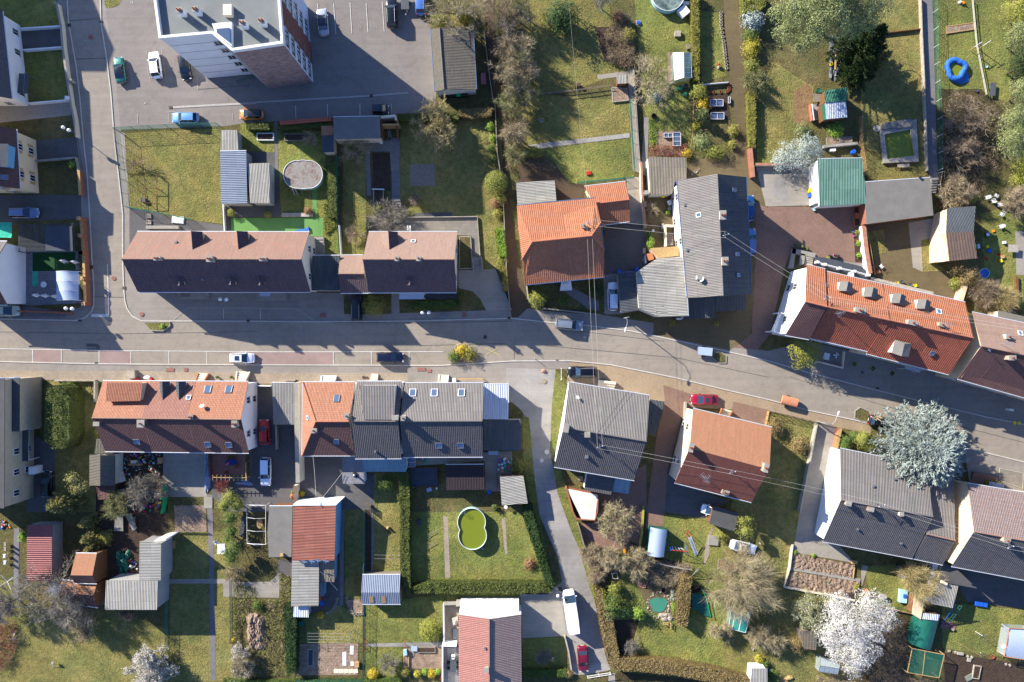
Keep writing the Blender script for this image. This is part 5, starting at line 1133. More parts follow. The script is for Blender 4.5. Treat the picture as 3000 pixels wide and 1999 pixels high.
# ---- orange terrace to the east
tile(3,1)
def gable2(label,e4,r2,eh,rh,m1,m2,wall,**k):return gable(label,e4,r2,eh,rh,m1,wall,m2,**k)
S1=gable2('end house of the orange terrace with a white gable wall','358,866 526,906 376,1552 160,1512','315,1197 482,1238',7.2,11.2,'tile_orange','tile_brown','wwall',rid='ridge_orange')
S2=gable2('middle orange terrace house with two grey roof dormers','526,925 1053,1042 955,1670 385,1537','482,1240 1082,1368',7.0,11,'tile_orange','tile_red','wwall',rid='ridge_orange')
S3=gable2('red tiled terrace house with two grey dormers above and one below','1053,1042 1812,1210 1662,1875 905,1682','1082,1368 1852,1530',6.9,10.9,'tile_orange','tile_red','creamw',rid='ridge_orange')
def box_dormer(B,x,y,w=2.0,d=1.5,h=1.5,ang=-13,m='bitumen'):
 v,n=hit(B,px('%g,%g'%(x,y))[0]);z=v.z+h*.55;c=W(x,y,z);a=R(ang);ca,sa=cos(a),sin(a)
 f=lambda u,t,zz:(c.x+u*ca-t*sa,c.y+u*sa+t*ca,zz)
 b=MB();b.raw([f(-w/2,-d/2,z),f(w/2,-d/2,z),f(w/2,d/2,z),f(-w/2,d/2,z),f(0,-d*.1,z+.55),f(0,d*.55,z+.5)],[[0,1,4]],m);b.raw([f(-w/2,-d/2,z),f(w/2,-d/2,z),f(w/2,d/2,z),f(-w/2,d/2,z),f(0,-d*.35,z+.55),f(0,d*.6,z+.5)],[[1,2,5,4],[0,4,5,3]],m)
 b.raw([f(-w/2,-d/2,z),f(w/2,-d/2,z),f(0,-d*.35,z+.55)],[[0,1,2]],m);b.raw([f(-w/2,d/2,z),f(w/2,d/2,z),f(0,d*.6,z+.5)],[[0,1,2]],m);b.mk('dormer_roof',B.root)
 k=MB();k.box((c.x,c.y,0),(w*.86,d*.86,z-(v.z-1.6)),'wwall',a,v.z-1.6);k.mk('dormer_wall',B.root)
box_dormer(S2,712,1075);box_dormer(S2,942,1128);box_dormer(S3,1198,1186);box_dormer(S3,1428,1238)
tile(3,2);box_dormer(S3,1228,65,2.6,2.0,1.5,167);sky_(S3,1508,108,.6,.7)
tile(3,1);sky_(S3,1568,1297,.7,.8,fm='wtrim');sky_(S2,522,1052,.6,.8);chimney(S2,850,1285,1.4,.6,.9,'chimney_render',2,rz=R(-13));chimney(S3,1330,1397,1.3,.6,.9,'chimney_render',1,rz=R(-13));chimney(S3,1600,1415,.8,.5,.7,rz=R(-13));aerial(S2,672,1308,2.0,1.2,20);m3=mast(S2,545,1172,1.6);aerial(S3,1670,1418,1.8,1.1,10)
FR=gable('pinkish tiled house at the eastern edge with a cream gable','1880,1302 3000,1540 2860,2230 1745,1915','1960,1612 3040,1840',6.8,10.8,'tile_old_b','creamw','tile_brown')
sky_(FR,2315,1497,.6,.8,fm='wtrim');chimney(FR,2212,1525,.7,.6,.8,'chimney_white',1);tile(3,2);chimney(FR,2245,152,.9,.6,.9,'chimney_render',1);dish(FR,2030,85,.35,.6,30);aerial(FR,2210,25,2,1.2,-20)
tile(3,1);flat('long narrow grey flat canopy behind the pinkish house','2115,1285 2700,1420 2690,1500 2113,1345',[2.8]*4,'bitumen','creaml',name='canopy',cat='canopy')
steps('grey garden steps beside the cream gable house','2065,1305 2112,1308 2108,1350 2058,1340',4,1.2,'concrete',side='wwall')
flat('translucent green roofed car port with white side wall',q(3,0,'458,1462 865,1455')+q(3,1,'905,305 475,328'),[3.2,3.2,3.0,3.0],'metal_green','wwall',name='garage',cat='garage',gut='gutw')
flat('flat grey felt roofed garage with a worn corner','888,108 1490,66 1520,412 905,492',[3]*4,'bitumen','brick_wall',name='garage',cat='garage',gut='gutw')
A_,B_,C_,D_=P('1648,345 1908,326 1922,806 1668,832',3.3);R1_,R2_=P('1640,571 1890,562',4.6)
bldg('barn','old barn with striped corrugated roof and crumbling cream wall','barn',[[A_,B_,R2_,R1_],[D_,C_,R2_,R1_]],[A_,B_,R2_,C_,D_,R1_],'fibre','creamw',.15,rm2=['fibre_dark','fibre_brown'],wins=False)
flat('pale roofed lean-to along the old barn wall','1608,372 1648,370 1640,571 1668,832 1550,842 1552,620',[2.6,3.1,3.3,3.1,2.2,2.2],'creamw','creamw',name='lean_to',cat='lean-to',ov=.05)
tile(3,0)
flat('green corrugated half of the allotment hut','520,832 732,800 737,928 525,945',[2.6,2.6,2.9,2.9],'metal_dgreen','wd_brown',name='hut',cat='hut')
flat('white corrugated half of the allotment hut','525,947 715,934 728,1078 537,1096',[2.8,2.8,2.5,2.5],'metal_white','wd_brown',name='hut',cat='hut')
flat('narrow green side roof of the allotment hut','497,965 523,950 535,1096 508,1110',[2.2,2.6,2.4,2.0],'metal_dgreen','wd_brown',name='lean_to',cat='hut',ov=.03)
# ---- south of the street, west terrace
tile(0,2)
def sect(i,lab,t0,t1,m1,m2,**k):
 A,B,C,D=px('945,366 2282,373 2285,1028 965,1012');R1,R2=px('846,705 2208,718');L=lambda p,q_,t:(p[0]+(q_[0]-p[0])*t,p[1]+(q_[1]-p[1])*t)
 return gable(lab,[L(A,B,t0),L(A,B,t1),L(D,C,t1),L(D,C,t0)],[L(R1,R2,t0),L(R1,R2,t1)],4.9,8.2,m1,'wwall',m2,**k)
T1=sect(1,'west terrace house with a wide flat tiled dormer towards the street',0,.33,'tile_terracotta','tile_brown')
T2=sect(2,'middle terrace house with two narrow dark slate dormers',.33,.64,'tile_terracotta_b','tile_brown')
T3=sect(3,'east terrace house with four rooflights and a white gable wall',.64,1,'tile_terracotta','tile_brown')
shed_dormer(T1,'985,378 1305,378 1290,548 970,556',[6.9,6.9,7.6,7.6],'tile_moss_r' if 'tile_moss_r' in MATS else rmat('tile_moss_r','9c6650','865743','74694c',.24,.34,.045,.7),'creamw')
for x in(1490,1640):dormer(T2,'%d,372'%x,'%d,545'%(x+5),.75,.8,'fibre_dark','tile_slate','wwall')
sky_(T3,1910,443,.95,1.2);sky_(T3,2103,443,.95,1.2);sky_(T2,1735,518,.6,.7,fm='wtrim');sky_(T1,1258,920,.9,.9);sky_(T3,1910,946,.9,.95);sky_(T3,2104,949,.9,.95)
chimney(T1,1293,757,1.0,1.0,1.6,'chimney_dark',1);chimney(T2,1752,697,.6,.5,.7,'chimney_dark',2);chimney(T3,2153,760,.7,.9,1.0,'chimney_render',2);chimney(T1,885,760,.8,.5,.8,'gmetal',0);dish(T3,1855,598,.38,.6,100)
A_,B_,C_,D_=P('822,1045 1055,1048 1055,1325 820,1326',2.8);R1_,R2_=P('920,1046 920,1328',3.9)
bldg('shed','grey tiled garden shed with orange patches behind the west terrace','shed',[[A_,D_,R2_,R1_],[B_,C_,R2_,R1_]],[A_,R1_,B_,C_,R2_,D_],'tile_moss','white_old',.12,rm2=['tile_moss','tile_moss'],wins=False)
flat('lean-to roof of small grey tiles at the corner of the west terrace','885,896 945,900 1045,1030 868,1035',[3.2,3.2,2.8,2.8],'tile_moss','white_old',name='lean_to',cat='lean-to')
carport('dark red roof beside the grey tiled shed','880,1330 1055,1330 1090,1450 900,1455',[2.0]*4,'tile_brown',name='lean_to')
tile(1,2)
e,r_=5.0,8.3
A_,B_,C_,D_=P('430,378 910,378 905,1052 425,1052',e);RL,RR=P('549,738 853,738',r_)
OT=bldg('house','orange tiled house with a hipped west end on the main street','house',[[A_,B_,RR,RL],[D_,C_,RR,RL],[A_,D_,RL]],[A_,B_,RR,C_,D_],'tile_terracotta','wwall',.3,rm2=['tile_terracotta','tile_brown','tile_terracotta'],gutter=('gutw',[(A_,B_),(D_,C_),(A_,D_)]),ridge=('ridge_orange',[(RL,RR),(A_,RL),(D_,RL)]))
sky_(OT,742,527,.8,1.1);sky_(OT,477,703,.6,.6,fm='wtrim');sky_(OT,740,920,.75,.9);chimney(OT,832,688,.6,.7,1.0);chimney(OT,530,822,.8,.6,.8)
GT=gable('grey roofed house with a wide flat dormer between two row houses','930,371 1340,371 1336,1078 910,1080','893,735 1320,737',5.5,8.6,'tile_greyb','wwall','tile_slate',rid='ridge_grey')
shed_dormer(GT,'950,405 1278,405 1268,722 988,720',[8.4,8.4,8.7,8.7],'fibre_tan','wwall');chimney(GT,1278,703,.8,.6,1.0,'chimney_white',0);vent(GT,1097,1012,.3)
BT=gable('brown grey row house with three rooflights towards the street','1357,386 2090,386 2084,1063 1352,1065','1328,736 2080,734',5.2,8.5,'fibre_tan','wwall','tile_slate',rid='ridge_grey')
for x in(1440,1638,1887):sky_(BT,x,474,.95,1.2,fm='wtrim')
for x in(1680,1878):sky_(BT,x,955,.95,.95)
chimney(BT,1352,708,.6,.6,.9,'chimney_white')
flat('bright white corrugated metal roof at the end of the row','2092,396 2322,398 2320,718 2084,718',[3.2,3.2,3.0,3.0],'metal_white','wwall',name='garage',cat='garage',gut='gutw')
flat('dark corrugated garage roof beside the gravel lane',q(1,2,'2086,726')+q(2,2,'85,722 85,1005')+q(1,2,'2092,1004'),[3.0]*4,'fibre_dark','white_old',name='garage',cat='garage')
flat('striped corrugated garage next to the red parked car','145,384 350,384 354,766 160,767',[2.8]*4,'fibre','creaml',name='garage',cat='garage',gut='gutw')
wline('tall cream boundary wall beside the striped garage','368,380 372,740 385,1300',.55,2.9,'creaml','concrete')
flat('grey blue glazed veranda roof behind the grey house','975,1084 1385,1068 1380,1200 975,1200',[2.9,2.9,2.5,2.5],'veranda','white_old',name='veranda',cat='veranda',th=.06)
p_=flat('square roof terrace with grey tiles and a round flue','790,1062 972,1062 995,1310 794,1310',[2.8]*4,'tiles_grey','wwall',name='roof_terrace',cat='terrace')
b=MB();v=W(905,1232,3.3);b.disc(v,.42,2.75,2.95,'rubber',16);b.tube((v.x,v.y,2.8),(v.x,v.y,3.6),.16,'gmetal',10);b.lathe((v.x,v.y,3.6),[(.24,0),(0,.15)],'gmetal');b.mk('flue',p_.root)
flat('dark maroon flat shed with white edging in the back garden','1740,1136 2090,1134 2102,1364 1748,1368',[2.5]*4,'maroon_roof','wd_brown',gut='gutw',edge='wtrim')
flat('striped grey shed beside the gravel lane hedge',q(1,2,'2240,1240')+q(2,2,'105,1238 145,1490')+q(1,2,'2258,1508'),2.6,'fibre_pale','wd_brown',turn=1)
tile(1,3)
RA=flat('red and white striped corrugated roof house with four satellite dishes',q(1,2,'340,1512 735,1510')+q(1,3,'722,445 330,447'),[4.4,4.4,4.0,4.0],'fibre_red','blue_wall',turn=1,name='annex',cat='annex',gut='gutw')
tile(1,2);b=MB();pp=P('345,1495 760,1480 735,1508 340,1510',[4.4]*4);b.prism([tuple(v[:2])for v in pp],0,4.5,'wwall');b.mk('parapet',RA.root)
tile(1,3)
for x,y in((445,452),(515,448),(572,440),(645,446)):dish(RA,x,y,.5,.5,265)
flat('flat brown felt roof beside the red striped house',q(1,2,'122,1518 335,1518')+q(1,3,'325,414 118,416 104,190'),[3.0]*5,'bitumen','wd_brown',name='annex',cat='annex',gut='gutw')
flat('long grey corrugated shed below the red striped house','330,447 580,447 575,864 322,866',2.9,'fibre_pale','wd_brown',turn=1)
flat('small mossy striped lean-to beside the blue wall','583,438 720,436 718,645 583,640',[2.7,2.7,2.4,2.4],'fibre_moss','blue_wall',name='lean_to',cat='lean-to')
flat('little pale corrugated hut below the long shed','348,872 478,870 482,970 344,966',[2.2]*4,'metal_white','metal_white',name='hut',cat='hut')
flat('bright blue metal shelf roof beside the long grey shed','583,645 632,645 628,775 580,778',[1.6]*4,'veranda','blue_wall',name='shelter',cat='shelter')
SB=gable('blue grey metal garden shed with two wooden roof boards','978,580 1325,580 1328,848 978,848','972,741 1322,741',2.3,3.2,'metal_blue','wd_grey',gut='gutw',name='shed',cat='shed',ov=.12,rid=None,wins=False)
for x in(1060,1171):
 v,n=hit(SB,px('%d,805'%x)[0]);u=Vc((1,0,0));s=n.cross(u).normalized();MB().slab([v-u*.33-s*.68+n*.05,v+u*.33-s*.68+n*.05,v+u*.33+s*.68+n*.05,v-u*.33+s*.68+n*.05],.03,'wd_pale').mk('roof_board',SB.root)
A_,D_=P('1862,945 1862,1760',4.4);B_,C_=P('2436,944 2443,1760',4.4);R1_,R2_=P('2146,985 2146,1850',6.3)
WH=bldg('house','white house with rose tiled roof at the lower edge, ridge pointing away','house',[[A_,D_,R2_,R1_],[B_,C_,R2_,R1_]],[A_,R1_,B_,C_,R2_,D_],'tile_rose','wwall',.0,rm2=['tile_rose','tile_pinkgrey'],ridge=('ridge_grey',[(R1_,R2_)]),wins=False)
chimney(WH,2118,1455,.6,.6,.8,'chimney_render',0);vent(WH,2105,1250,.3)
b=MB();pp=P('1890,862 2412,852 2412,900 2146,960 1890,940',.0);b.prism([tuple(v[:2])for v in P('1875,848 2415,848 2415,960 1875,960',3.2)],0,3.2,'wwall');b.mk('porch',WH.root)
# ---- south east houses
tile(2,2)
QH=gable('grey corrugated house with white gable on the gravel lane corner','525,378 1262,500 1125,1280 388,1155','477,792 1230,920',5.6,9.6,'fibre_tan','wwall','tile_slate',rid='ridge_grey',wins=False)
chimney(QH,497,800,.7,1.1,.9,'chimney_render',0,rz=R(-10));chimney(QH,692,858,.7,.7,.5,'ridge_tile',0);vent(QH,685,1060,.5);dish(QH,595,518,.38,.6,60);m4=mast(QH,808,970,1.6)
flat('narrow dark grey garage beside the corrugated house','1265,532 1405,556 1320,866 1235,850',[3.0]*4,'fibre_dark','creaml',name='garage',cat='garage')
flat('dark rear extension of the lane corner house','690,1215 945,1260 912,1412 662,1368',[3.2,3.2,2.9,2.9],'tile_slate','wwall',name='extension',cat='extension')
flat('glass topped veranda behind the lane corner house','945,1262 1090,1285 1072,1405 918,1380',[2.9,2.9,2.6,2.6],'veranda','wwall',name='veranda',cat='veranda',th=.05)
flat('sunlit pale terrace deck behind the lane corner house',q(2,2,'505,1355 790,1412')+q(2,3,'762,75 640,70'),1.6,'white_old','brick_wall',name='roof_terrace',cat='terrace',ov=0)
PH=gable('rust coloured tiled house with two chimneys and a tall aerial','1665,620 2385,792 2200,1481 1495,1301','1628,982 2322,1166',6.0,9.6,'tile_fine','creaml','tile_brownfine' if 0 else rmat('tile_brownfine','7e4c40','6a3e36','5c4238',.17,.17,.02,.5),gut='gutw',rid=None)
chimney(PH,1647,978,.6,1.2,1.0,'chimney_render',2,rz=R(-14));chimney(PH,2335,1165,.6,1.2,.9,'chimney_render',2,rz=R(-14));chimney(PH,1965,1392,.9,.6,1.0,'chimney_render',2,rz=R(-14));aerial(PH,1775,1262,2.2,1.7,-48);aerial(PH,1800,1265,1.8,1.2,60);m5=mast(PH,2028,1205,1.5)
flat('black carport roof above the white vehicle',q(2,2,'1850,1516')+q(2,3,'2078,10 2045,180 1812,108'),[2.4]*4,'bitumen_dark','wd_brown',name='carport',cat='carport')
tile(3,2)
H17=gable('large dark ribbed roof house below the blue cedar','665,986 1470,1150 1330,1998 505,1841','660,1456 1475,1606',4.2,7.6,'fibre_tan','wwall','tile_slate',rid='ridge_grey',wins=False)
H17b=gable('lower linked house with a shaded ribbed roof beside the cream gable','1475,1195 1704,1242 1608,2056 1335,1998','1420,1762 1706,1828',4.1,6.5,'fibre_tan','wwall','tile_slate',rid='ridge_tile',wins=False)
vent(H17,965,1330,.35);chimney(H17,742,1492,.7,.6,.7,'chimney_render',0,rz=R(-11));chimney(H17,945,1545,.8,.6,.6,'ridge_tile',0,rz=R(-11));chimney(H17,1228,1590,.5,.5,.6,'chimney_white',0);m6=mast(H17,1045,1510,1.8);vent(H17,1160,1265,.25)
tile(3,3);vent(H17,822,158,.25);vent(H17,1222,288,.25)
H18=gable2('far south east house with a big cream gable wall',q(3,2,'1838,1308 3000,1500 2860,2290 1690,2069'),q(3,2,'1905,1752 3080,1960'),6.0,9.6,'tile_pinkgrey','tile_slate','creamw',rid='ridge_tile',wins=False)
tile(3,3);chimney(H18,2195,262,.9,.6,.8,'chimney_render',1,rz=R(-11));m7=mast(H18,2230,325,1.6)
flat('dark triangular flat roof between the two south east houses','1610,470 1690,500 1750,540 1922,705 1745,672 1562,640',[3.0]*6,'bitumen_dark','creaml',name='annex',cat='annex')
flat('striped pale corrugated shed in the south east yard','1550,645 1748,680 1700,885 1502,845',[2.8]*4,'fibre_pale','wd_brown')
wline('white parapet wall running down beside the tan bush','1545,480 1500,640 1475,820',.8,2.4,'wwall')
flat('thin orange brown garden hut roof above the green tunnel','1345,785 1440,790 1405,990 1325,940',[2.2]*4,'creamw','wd_brown',name='hut',cat='hut')
flat('white and grey corrugated canopy at the top of the green tunnel','1430,930 1575,945 1565,1000 1420,985',[2.1]*4,'metal_white','wd_brown',name='canopy',cat='canopy',ov=.05)
tile(0,3)
flat('wide striped corrugated barn with its tall side wall in shade','975,632 1452,632 1440,900 962,900',[4.2,4.2,4.4,4.4],'fibre_pale','grey_wall',name='barn',cat='barn')
flat('upper wing of the striped barn beside the lawn','1282,272 1480,292 1478,630 1278,630',4.2,'fibre_pale','grey_wall',turn=1,name='barn',cat='barn')
flat('long red metal roof barn with closely spaced ribs','248,122 478,122 475,640 245,636',3,'metal_red','grey_wall',name='barn',cat='barn',turn=1)
gable('small orange brown tiled hut below the lattice mast','698,382 888,385 888,660 685,655','665,583 867,586',3.4,4.6,'tile_fine','wd_brown','tile_brown',name='hut',cat='hut',ov=.12,rid=None,wins=False)
gable('second orange brown hut under the bare tree branches','568,628 888,660 900,880 560,830','530,742 862,766',2.8,3.8,'tile_fine','wd_brown','tile_brown',name='hut',cat='hut',ov=.12,rid=None,wins=False)
tile(2,3)
flat('white walled hut with striped roof at the lower edge','2205,1440 2345,1440 2345,1640 2185,1640',[2.5]*4,'fibre_pale','wwall',name='hut',cat='hut')
tile(2,0)
flat('little striped shelter on the corner of the concrete path','960,690 1054,688 1060,766 966,772',[2.0]*4,'fibre_pale','wd_brown',name='shelter',cat='shelter')
tile(3,3)
flat('dark timber garden hut under the white blossom','290,1100 450,1095 445,1270 335,1260',[2.3]*4,'tile_moss','wd_grey',name='hut',cat='hut')
# ---- vegetation, tile by tile
tile(0,0);bush('small yellow green bush by the brick gate pier of the west garden',662,1512,36,.9,'lf_bright')
bare('leafless fruit tree trained low across the fenced lawn',1260,1520,170,2.0,'tw_brown',5,3,twigs=2,sy=.35)
tile(1,0)
bare('big leafless tree covered in golden lichen below the parking bays',1660,1140,205,7,'tw_gold',21,4,twigs=5,tl=.6,n0=8,tw=.045)
bare('pale leafless tree overhanging the long grey garage roof',1840,60,290,8,'tw_pale',22,4,twigs=4,tl=.7,n0=8)
bush('bright green bush under the pale tree by the long garage',1690,200,85,2.2,'lf_yg');bush('broad ivy green bush behind the long garage',1900,120,120,2.2,'lf_olive')
bare('small bare shrub beside the low garden beds',515,1285,75,2.4,'tw_tan',23,3,twigs=5)
bare('low sprawling leafless tree behind the concrete garage',905,1360,135,2.6,'tw_pale',24,4,twigs=2)
for i,(x,y,r,h,m)in enumerate(((2300,120,130,5,'tw_brown'),(2330,420,150,6,'tw_tan'),(2330,700,150,6,'tw_pale'),(2320,960,130,5,'tw_olive'),(2380,1200,120,5,'tw_tan'),(2440,60,120,5,'tw_olive'),(2400,560,130,6,'tw_olive'),(2420,860,120,5,'tw_grey'),(2390,1420,90,4,'tw_olive'),(2330,250,120,5,'tw_grey'))):
 bare('leafless tree number %s from the top in the row along the dirt lane'%('one','four','six','eight','nine','two','five','seven','ten','three')[i],x,y,r,h,m,30+i,4,twigs=2,tl=.65,n0=6,tw=.036,group='bare trees along the dirt lane')
for i,(x,y,r)in enumerate(((2155,1165,40),(2175,1270,38),(2165,1370,45),(2178,1460,40))):bush(('topmost','second','third','lowest')[i]+' glossy green shrub of the short column beside the lane fence',x,y,r,1.4,'lf_bright' if i<2 else 'lf_green',group='green shrubs beside the lane fence')
hedge('shaggy autumn coloured hedge at the end of the parking bays','1860,1000 2130,985 2180,990 2160,1060 1980,1090 1850,1060',1.5,'lf_brown');hedge('low dark green hedge behind the last parking bays','1290,1060 1560,1040 1860,1030 1860,1110 1300,1110',1.3,'lf_hedge')
hedge('mossy narrow hedge behind the orange car','-90,1135 120,1132 120,1190 -90,1195',1.3,'lf_hedge');hedge('low dark hedge beside the red tiled wall','190,1150 700,1120 705,1165 190,1190',1.2,'lf_hedge')
hedge('tall dark green column hedge beside the round covered pool',q(1,0,'650,1500 735,1495')+q(1,1,'742,435 655,435'),1.6,'lf_hedge')
scrub('dry bramble growth between lane and garden north of the garage','2200,0 2260,300 2250,900 2300,1568 2352,1568 2352,0',1.3,'tw_brown',2600,leaf='lf_olive',nl=1800)
tile(1,1)
bush('round clipped yellow green tree at the lane fence',2205,110,112,3.2,'lf_yg',name='tree',cat='tree',size=.13,dens=1.5,lump=.08)
bush('rust tinted shrub below the round clipped tree',2205,300,55,1.8,'lf_rust');bush('olive shrub around the rust tinted one',2245,260,62,1.7,'lf_yg');bush('small olive shrub nearest the bright laurel hedge',2225,400,50,1.5,'lf_olive')
hedge('bright green laurel hedge piece beside the dirt lane','2200,535 2270,525 2300,780 2230,790',1.5,'lf_bright',dens=80);bush('sparse yellow shrub below the laurel hedge',2262,825,52,1.2,'lf_yg');hedge('thin ragged olive hedge down to the driveway corner','2255,860 2295,860 2320,1100 2270,1110',1.1,'lf_olive')
bush('round pale olive bush beside the black parked suv',1085,1245,105,2.0,'lf_olive',size=.14,dens=1.4)
hedge('low clipped green hedge in front of the shorter brown house','1430,1200 1840,1190 1845,1265 1430,1272',.9,'lf_green',dens=70);hedge('narrow hedge stub beside the shorter brown house','1855,1110 1880,1110 1880,1255 1855,1255',.9,'lf_green')
bare('spiky leafless lilac on the dry lawn by the small wall',915,580,85,2.2,'tw_tan',41,3,twigs=6);bare('tangled grey climbing shrub over the terrace steps',1205,455,185,2.6,'tw_grey',42,4,twigs=4,n0=8);bare('tiny flowering magnolia with pink buds on the shaded lawn',1465,265,40,1.4,'tw_brown',43,3,bud='blossom_pink',buds=160,bsize=.1)
bush('ball shaped shrub right beside the gravel strip',110,405,34,1.0,'lf_olive',lump=.08);bush('small dark bush in the shaded front garden corner',480,370,40,.9,'lf_rust');bush('green moss patch shrub below the sundial steps',1130,345,60,.7,'lf_yg')
hedge('dark ivy covered bank beside the terrace house','1010,430 1045,430 1035,600 1008,605',1.2,'lf_dark');hedge('shaggy lawn bank hedge beside the turf strip','625,300 655,300 660,430 745,440 750,500 640,590 622,500',.35,'lf_yg',rough=.05)
tile(0,1);bush('ball shaped shrub on the left by the blue garage',2125,388,40,1.1,'lf_yg',lump=.08);bush('yellow green ground shrub in the street island planter',1495,1432,26,.7,'lf_bright')
tile(1,2)
bush('yellow flowering shrub in the triangular street planter',1890,85,62,1.6,'lf_gold');bush('green shrub on the left of the triangular street planter',1820,140,62,1.4,'lf_green');bush('dry olive shrub on the right of the triangular street planter',1965,120,75,1.4,'lf_olive');bush('dark round bush on the shaded lawn',1185,1310,78,1.7,'lf_green')
hedge('shaded upper part of the tall garden hedge','1312,1200 1400,1200 1408,1425 1315,1425',1.8,'lf_hedge',dens=60);bush('yellow flower clump beside the wall of the dark courtyard',420,1400,28,.9,'lf_gold');bush('green shrub at the edge of the striped shed',2195,1530,34,1.0,'lf_green')
tile(1,3)
hedge('long straight hedge between lawn and pool garden',q(1,2,'1315,1430 1410,1430')+q(1,3,'1408,300 1420,760 1390,760 1350,700 1330,560 1325,0'),1.8,'lf_hedge',dens=70)
HZ=q(1,3,'1420,690 1560,650 2352,645')+q(2,3,'300,650 372,740 -20,752')+q(1,3,'1440,752')
hedge('horizontal clipped hedge closing the pool garden',HZ,1.5,'lf_hedge',dens=75)
hedge('slanting dark green hedge along the gravel lane',q(2,2,'105,1510 180,1500')+q(2,3,'195,30 380,640 380,700 310,650 110,60'),1.6,'lf_dark',dens=80)
hedge('tall dark shaggy hedge beside the plank shed garden','255,850 330,870 365,1000 365,1480 285,1500 255,1100',2.0,'lf_dark',dens=60)
bush('round bright green conifer on the lower lawn',1600,1090,108,2.2,'nd_yg',name='tree',cat='tree',size=.15,dens=1.5,lump=.18)
for i,(x,y,r,m,w)in enumerate(((1075,1492,56,'lf_gold','large yellow clipped shrub nearest the green fence'),(1372,1476,44,'lf_olive','olive clipped shrub at the left end of the short row'),(1484,1490,36,'lf_yellow','yellow clipped shrub, second in the short row'),(1553,1470,34,'lf_bright','green clipped shrub in the middle of the short row'),(1616,1488,44,'lf_gold','largest golden shrub of the short row'),(1672,1468,28,'lf_bright','small green clipped shrub beside the white house'))):bush(w,x,y,r,1.2,m,lump=.1,group='clipped shrubs by the bottom fence')
bare('grey leafless shrub on the small lower lawn',1205,1395,95,2.2,'tw_grey',51,3,twigs=6);hedge('green hedge along the bottom edge of the gardens','-300,1545 380,1550 990,1550 1330,1520 1330,1650 -300,1650',.9,'lf_green',dens=50);bush('bright yellow forsythia behind the little hut',594,952,32,1.2,'lf_gold')
scrub('rough green and dry growth beside the tall dark hedge','100,800 250,820 260,1100 285,1500 -100,1500 60,1200 60,1000',.5,'tw_tan',1200,leaf='lf_yg',nl=3000);scrub('weeds at the foot of the long grey corrugated shed','215,560 320,600 320,860 220,800',.4,'tw_tan',200,leaf='lf_yg',nl=1200)
tile(2,0)
bush('large round dark evergreen with glossy leaves on the north lawn',450,165,158,4.5,'lf_dark',name='tree',cat='tree',size=.22,dens=1.6)
bare('big pale leafless tree beside the greenhouse',1290,735,225,6,'tw_pale',61,4,twigs=3,n0=9,tw=.04);bare('small leafless tree at the top of the north garden',835,20,85,4,'tw_grey',62,3,twigs=5)
for i,(x,y,r,m,w)in enumerate(((60,120,120,'tw_pale','uppermost'),(70,480,150,'tw_pale','second'),(90,640,140,'tw_tan','third'),(100,860,130,'tw_olive','fourth'),(20,1240,80,'tw_pale','fifth'))):bare(w+' leafless tree on the east side of the dirt lane',x,y,r,5,m,63+i,4,twigs=3,n0=6,tl=.65,tw=.036,group='bare trees along the dirt lane')
scrub('dry hedge of brambles and ivy between the north lawns','960,100 1080,150 1110,300 1125,600 1040,620 880,560 850,300 930,200',1.6,'tw_brown',4200,leaf='lf_brown',nl=2600)
bush('rust coloured dead shrub in the bramble hedge',985,150,55,2,'lf_rust');bush('olive shrub where the bramble hedge bends',1065,330,70,2,'lf_olive')
hedge('long narrow green hedge beside the round pool garden','1645,-100 1718,-100 1728,500 1722,730 1665,740 1650,300',1.6,'lf_olive',dens=60)
hedge('tall mixed hedge top beside the gravel lane','2110,-100 2330,-100 2330,60 2240,120 2130,120',2.2,'lf_yg');bush('silvery blue conifer in the mixed lane hedge',2208,190,100,2.8,'nd_blue',size=.2);bush('yellow shrub in the middle of the mixed lane hedge',2200,440,80,2.0,'lf_yellow',sy=1.5);bush('dark green shrub between the blue and yellow ones',2190,330,75,2,'lf_green');bush('yellow green shrub above the bare one in the lane hedge',2200,610,72,2,'lf_yg');bare('bare tipped shrub in the lane hedge',2220,740,105,2.6,'tw_olive',71,4,bud='lf_yg',buds=900)
hedge('lower ragged end of the lane hedge','2160,840 2235,850 2245,1100 2235,1360 2175,1350 2165,1100',1.3,'lf_olive')
bush('green conifer bush above the cold frames',1715,850,78,2.2,'nd_yg');bush('yellow flowering bush beside the cold frames',1762,960,62,1.6,'lf_gold',dens=.6,fill=.5);conifer('drooping green conifer beside the lower cold frame',1740,1060,80,3,'nd_grey',n=1500,size=.25)
bush('shaggy green bush in the lower north garden',1745,1310,95,1.8,'nd_grey');bush('small yellow forsythia above the mossy shed',1605,1410,50,1.4,'lf_gold',dens=.6,fill=.5);bush('pale green bush left of the lane curve',1870,1400,95,1.5,'lf_yg',sx=1.3,sy=.7);bush('rounded grey shrub at the lane curve',2040,1200,55,1.5,'lf_olive');bush('low grey shrub under the lane curve shrub',2025,1330,45,1.2,'lf_olive');bush('yellow green shrub hugging the narrow hedge',1690,1160,45,1.2,'lf_yellow',dens=.7)
bush('green garden shrub above the orange roof courtyard',180,1400,125,1.2,'lf_yg',sy=.45,sx=1);scrub('dry stalks around the mossy shed','1260,1340 1600,1330 1640,1440 1260,1440',1.0,'tw_red',900,leaf='lf_brown',nl=500)
scrub('dry bushes around the walled courtyard','60,1420 320,1420 420,1568 300,1568 60,1500',.8,'tw_brown',900);bush('blue grey shrub below the pale leafless tree',1330,890,70,.9,'nd_blue',dens=.6)
scrub('green planting along the stepping stone bed','1255,1100 1320,1100 1335,1240 1330,1380 1260,1380',.4,'tw_tan',80,leaf='lf_bright',nl=1100)
tile(3,0)
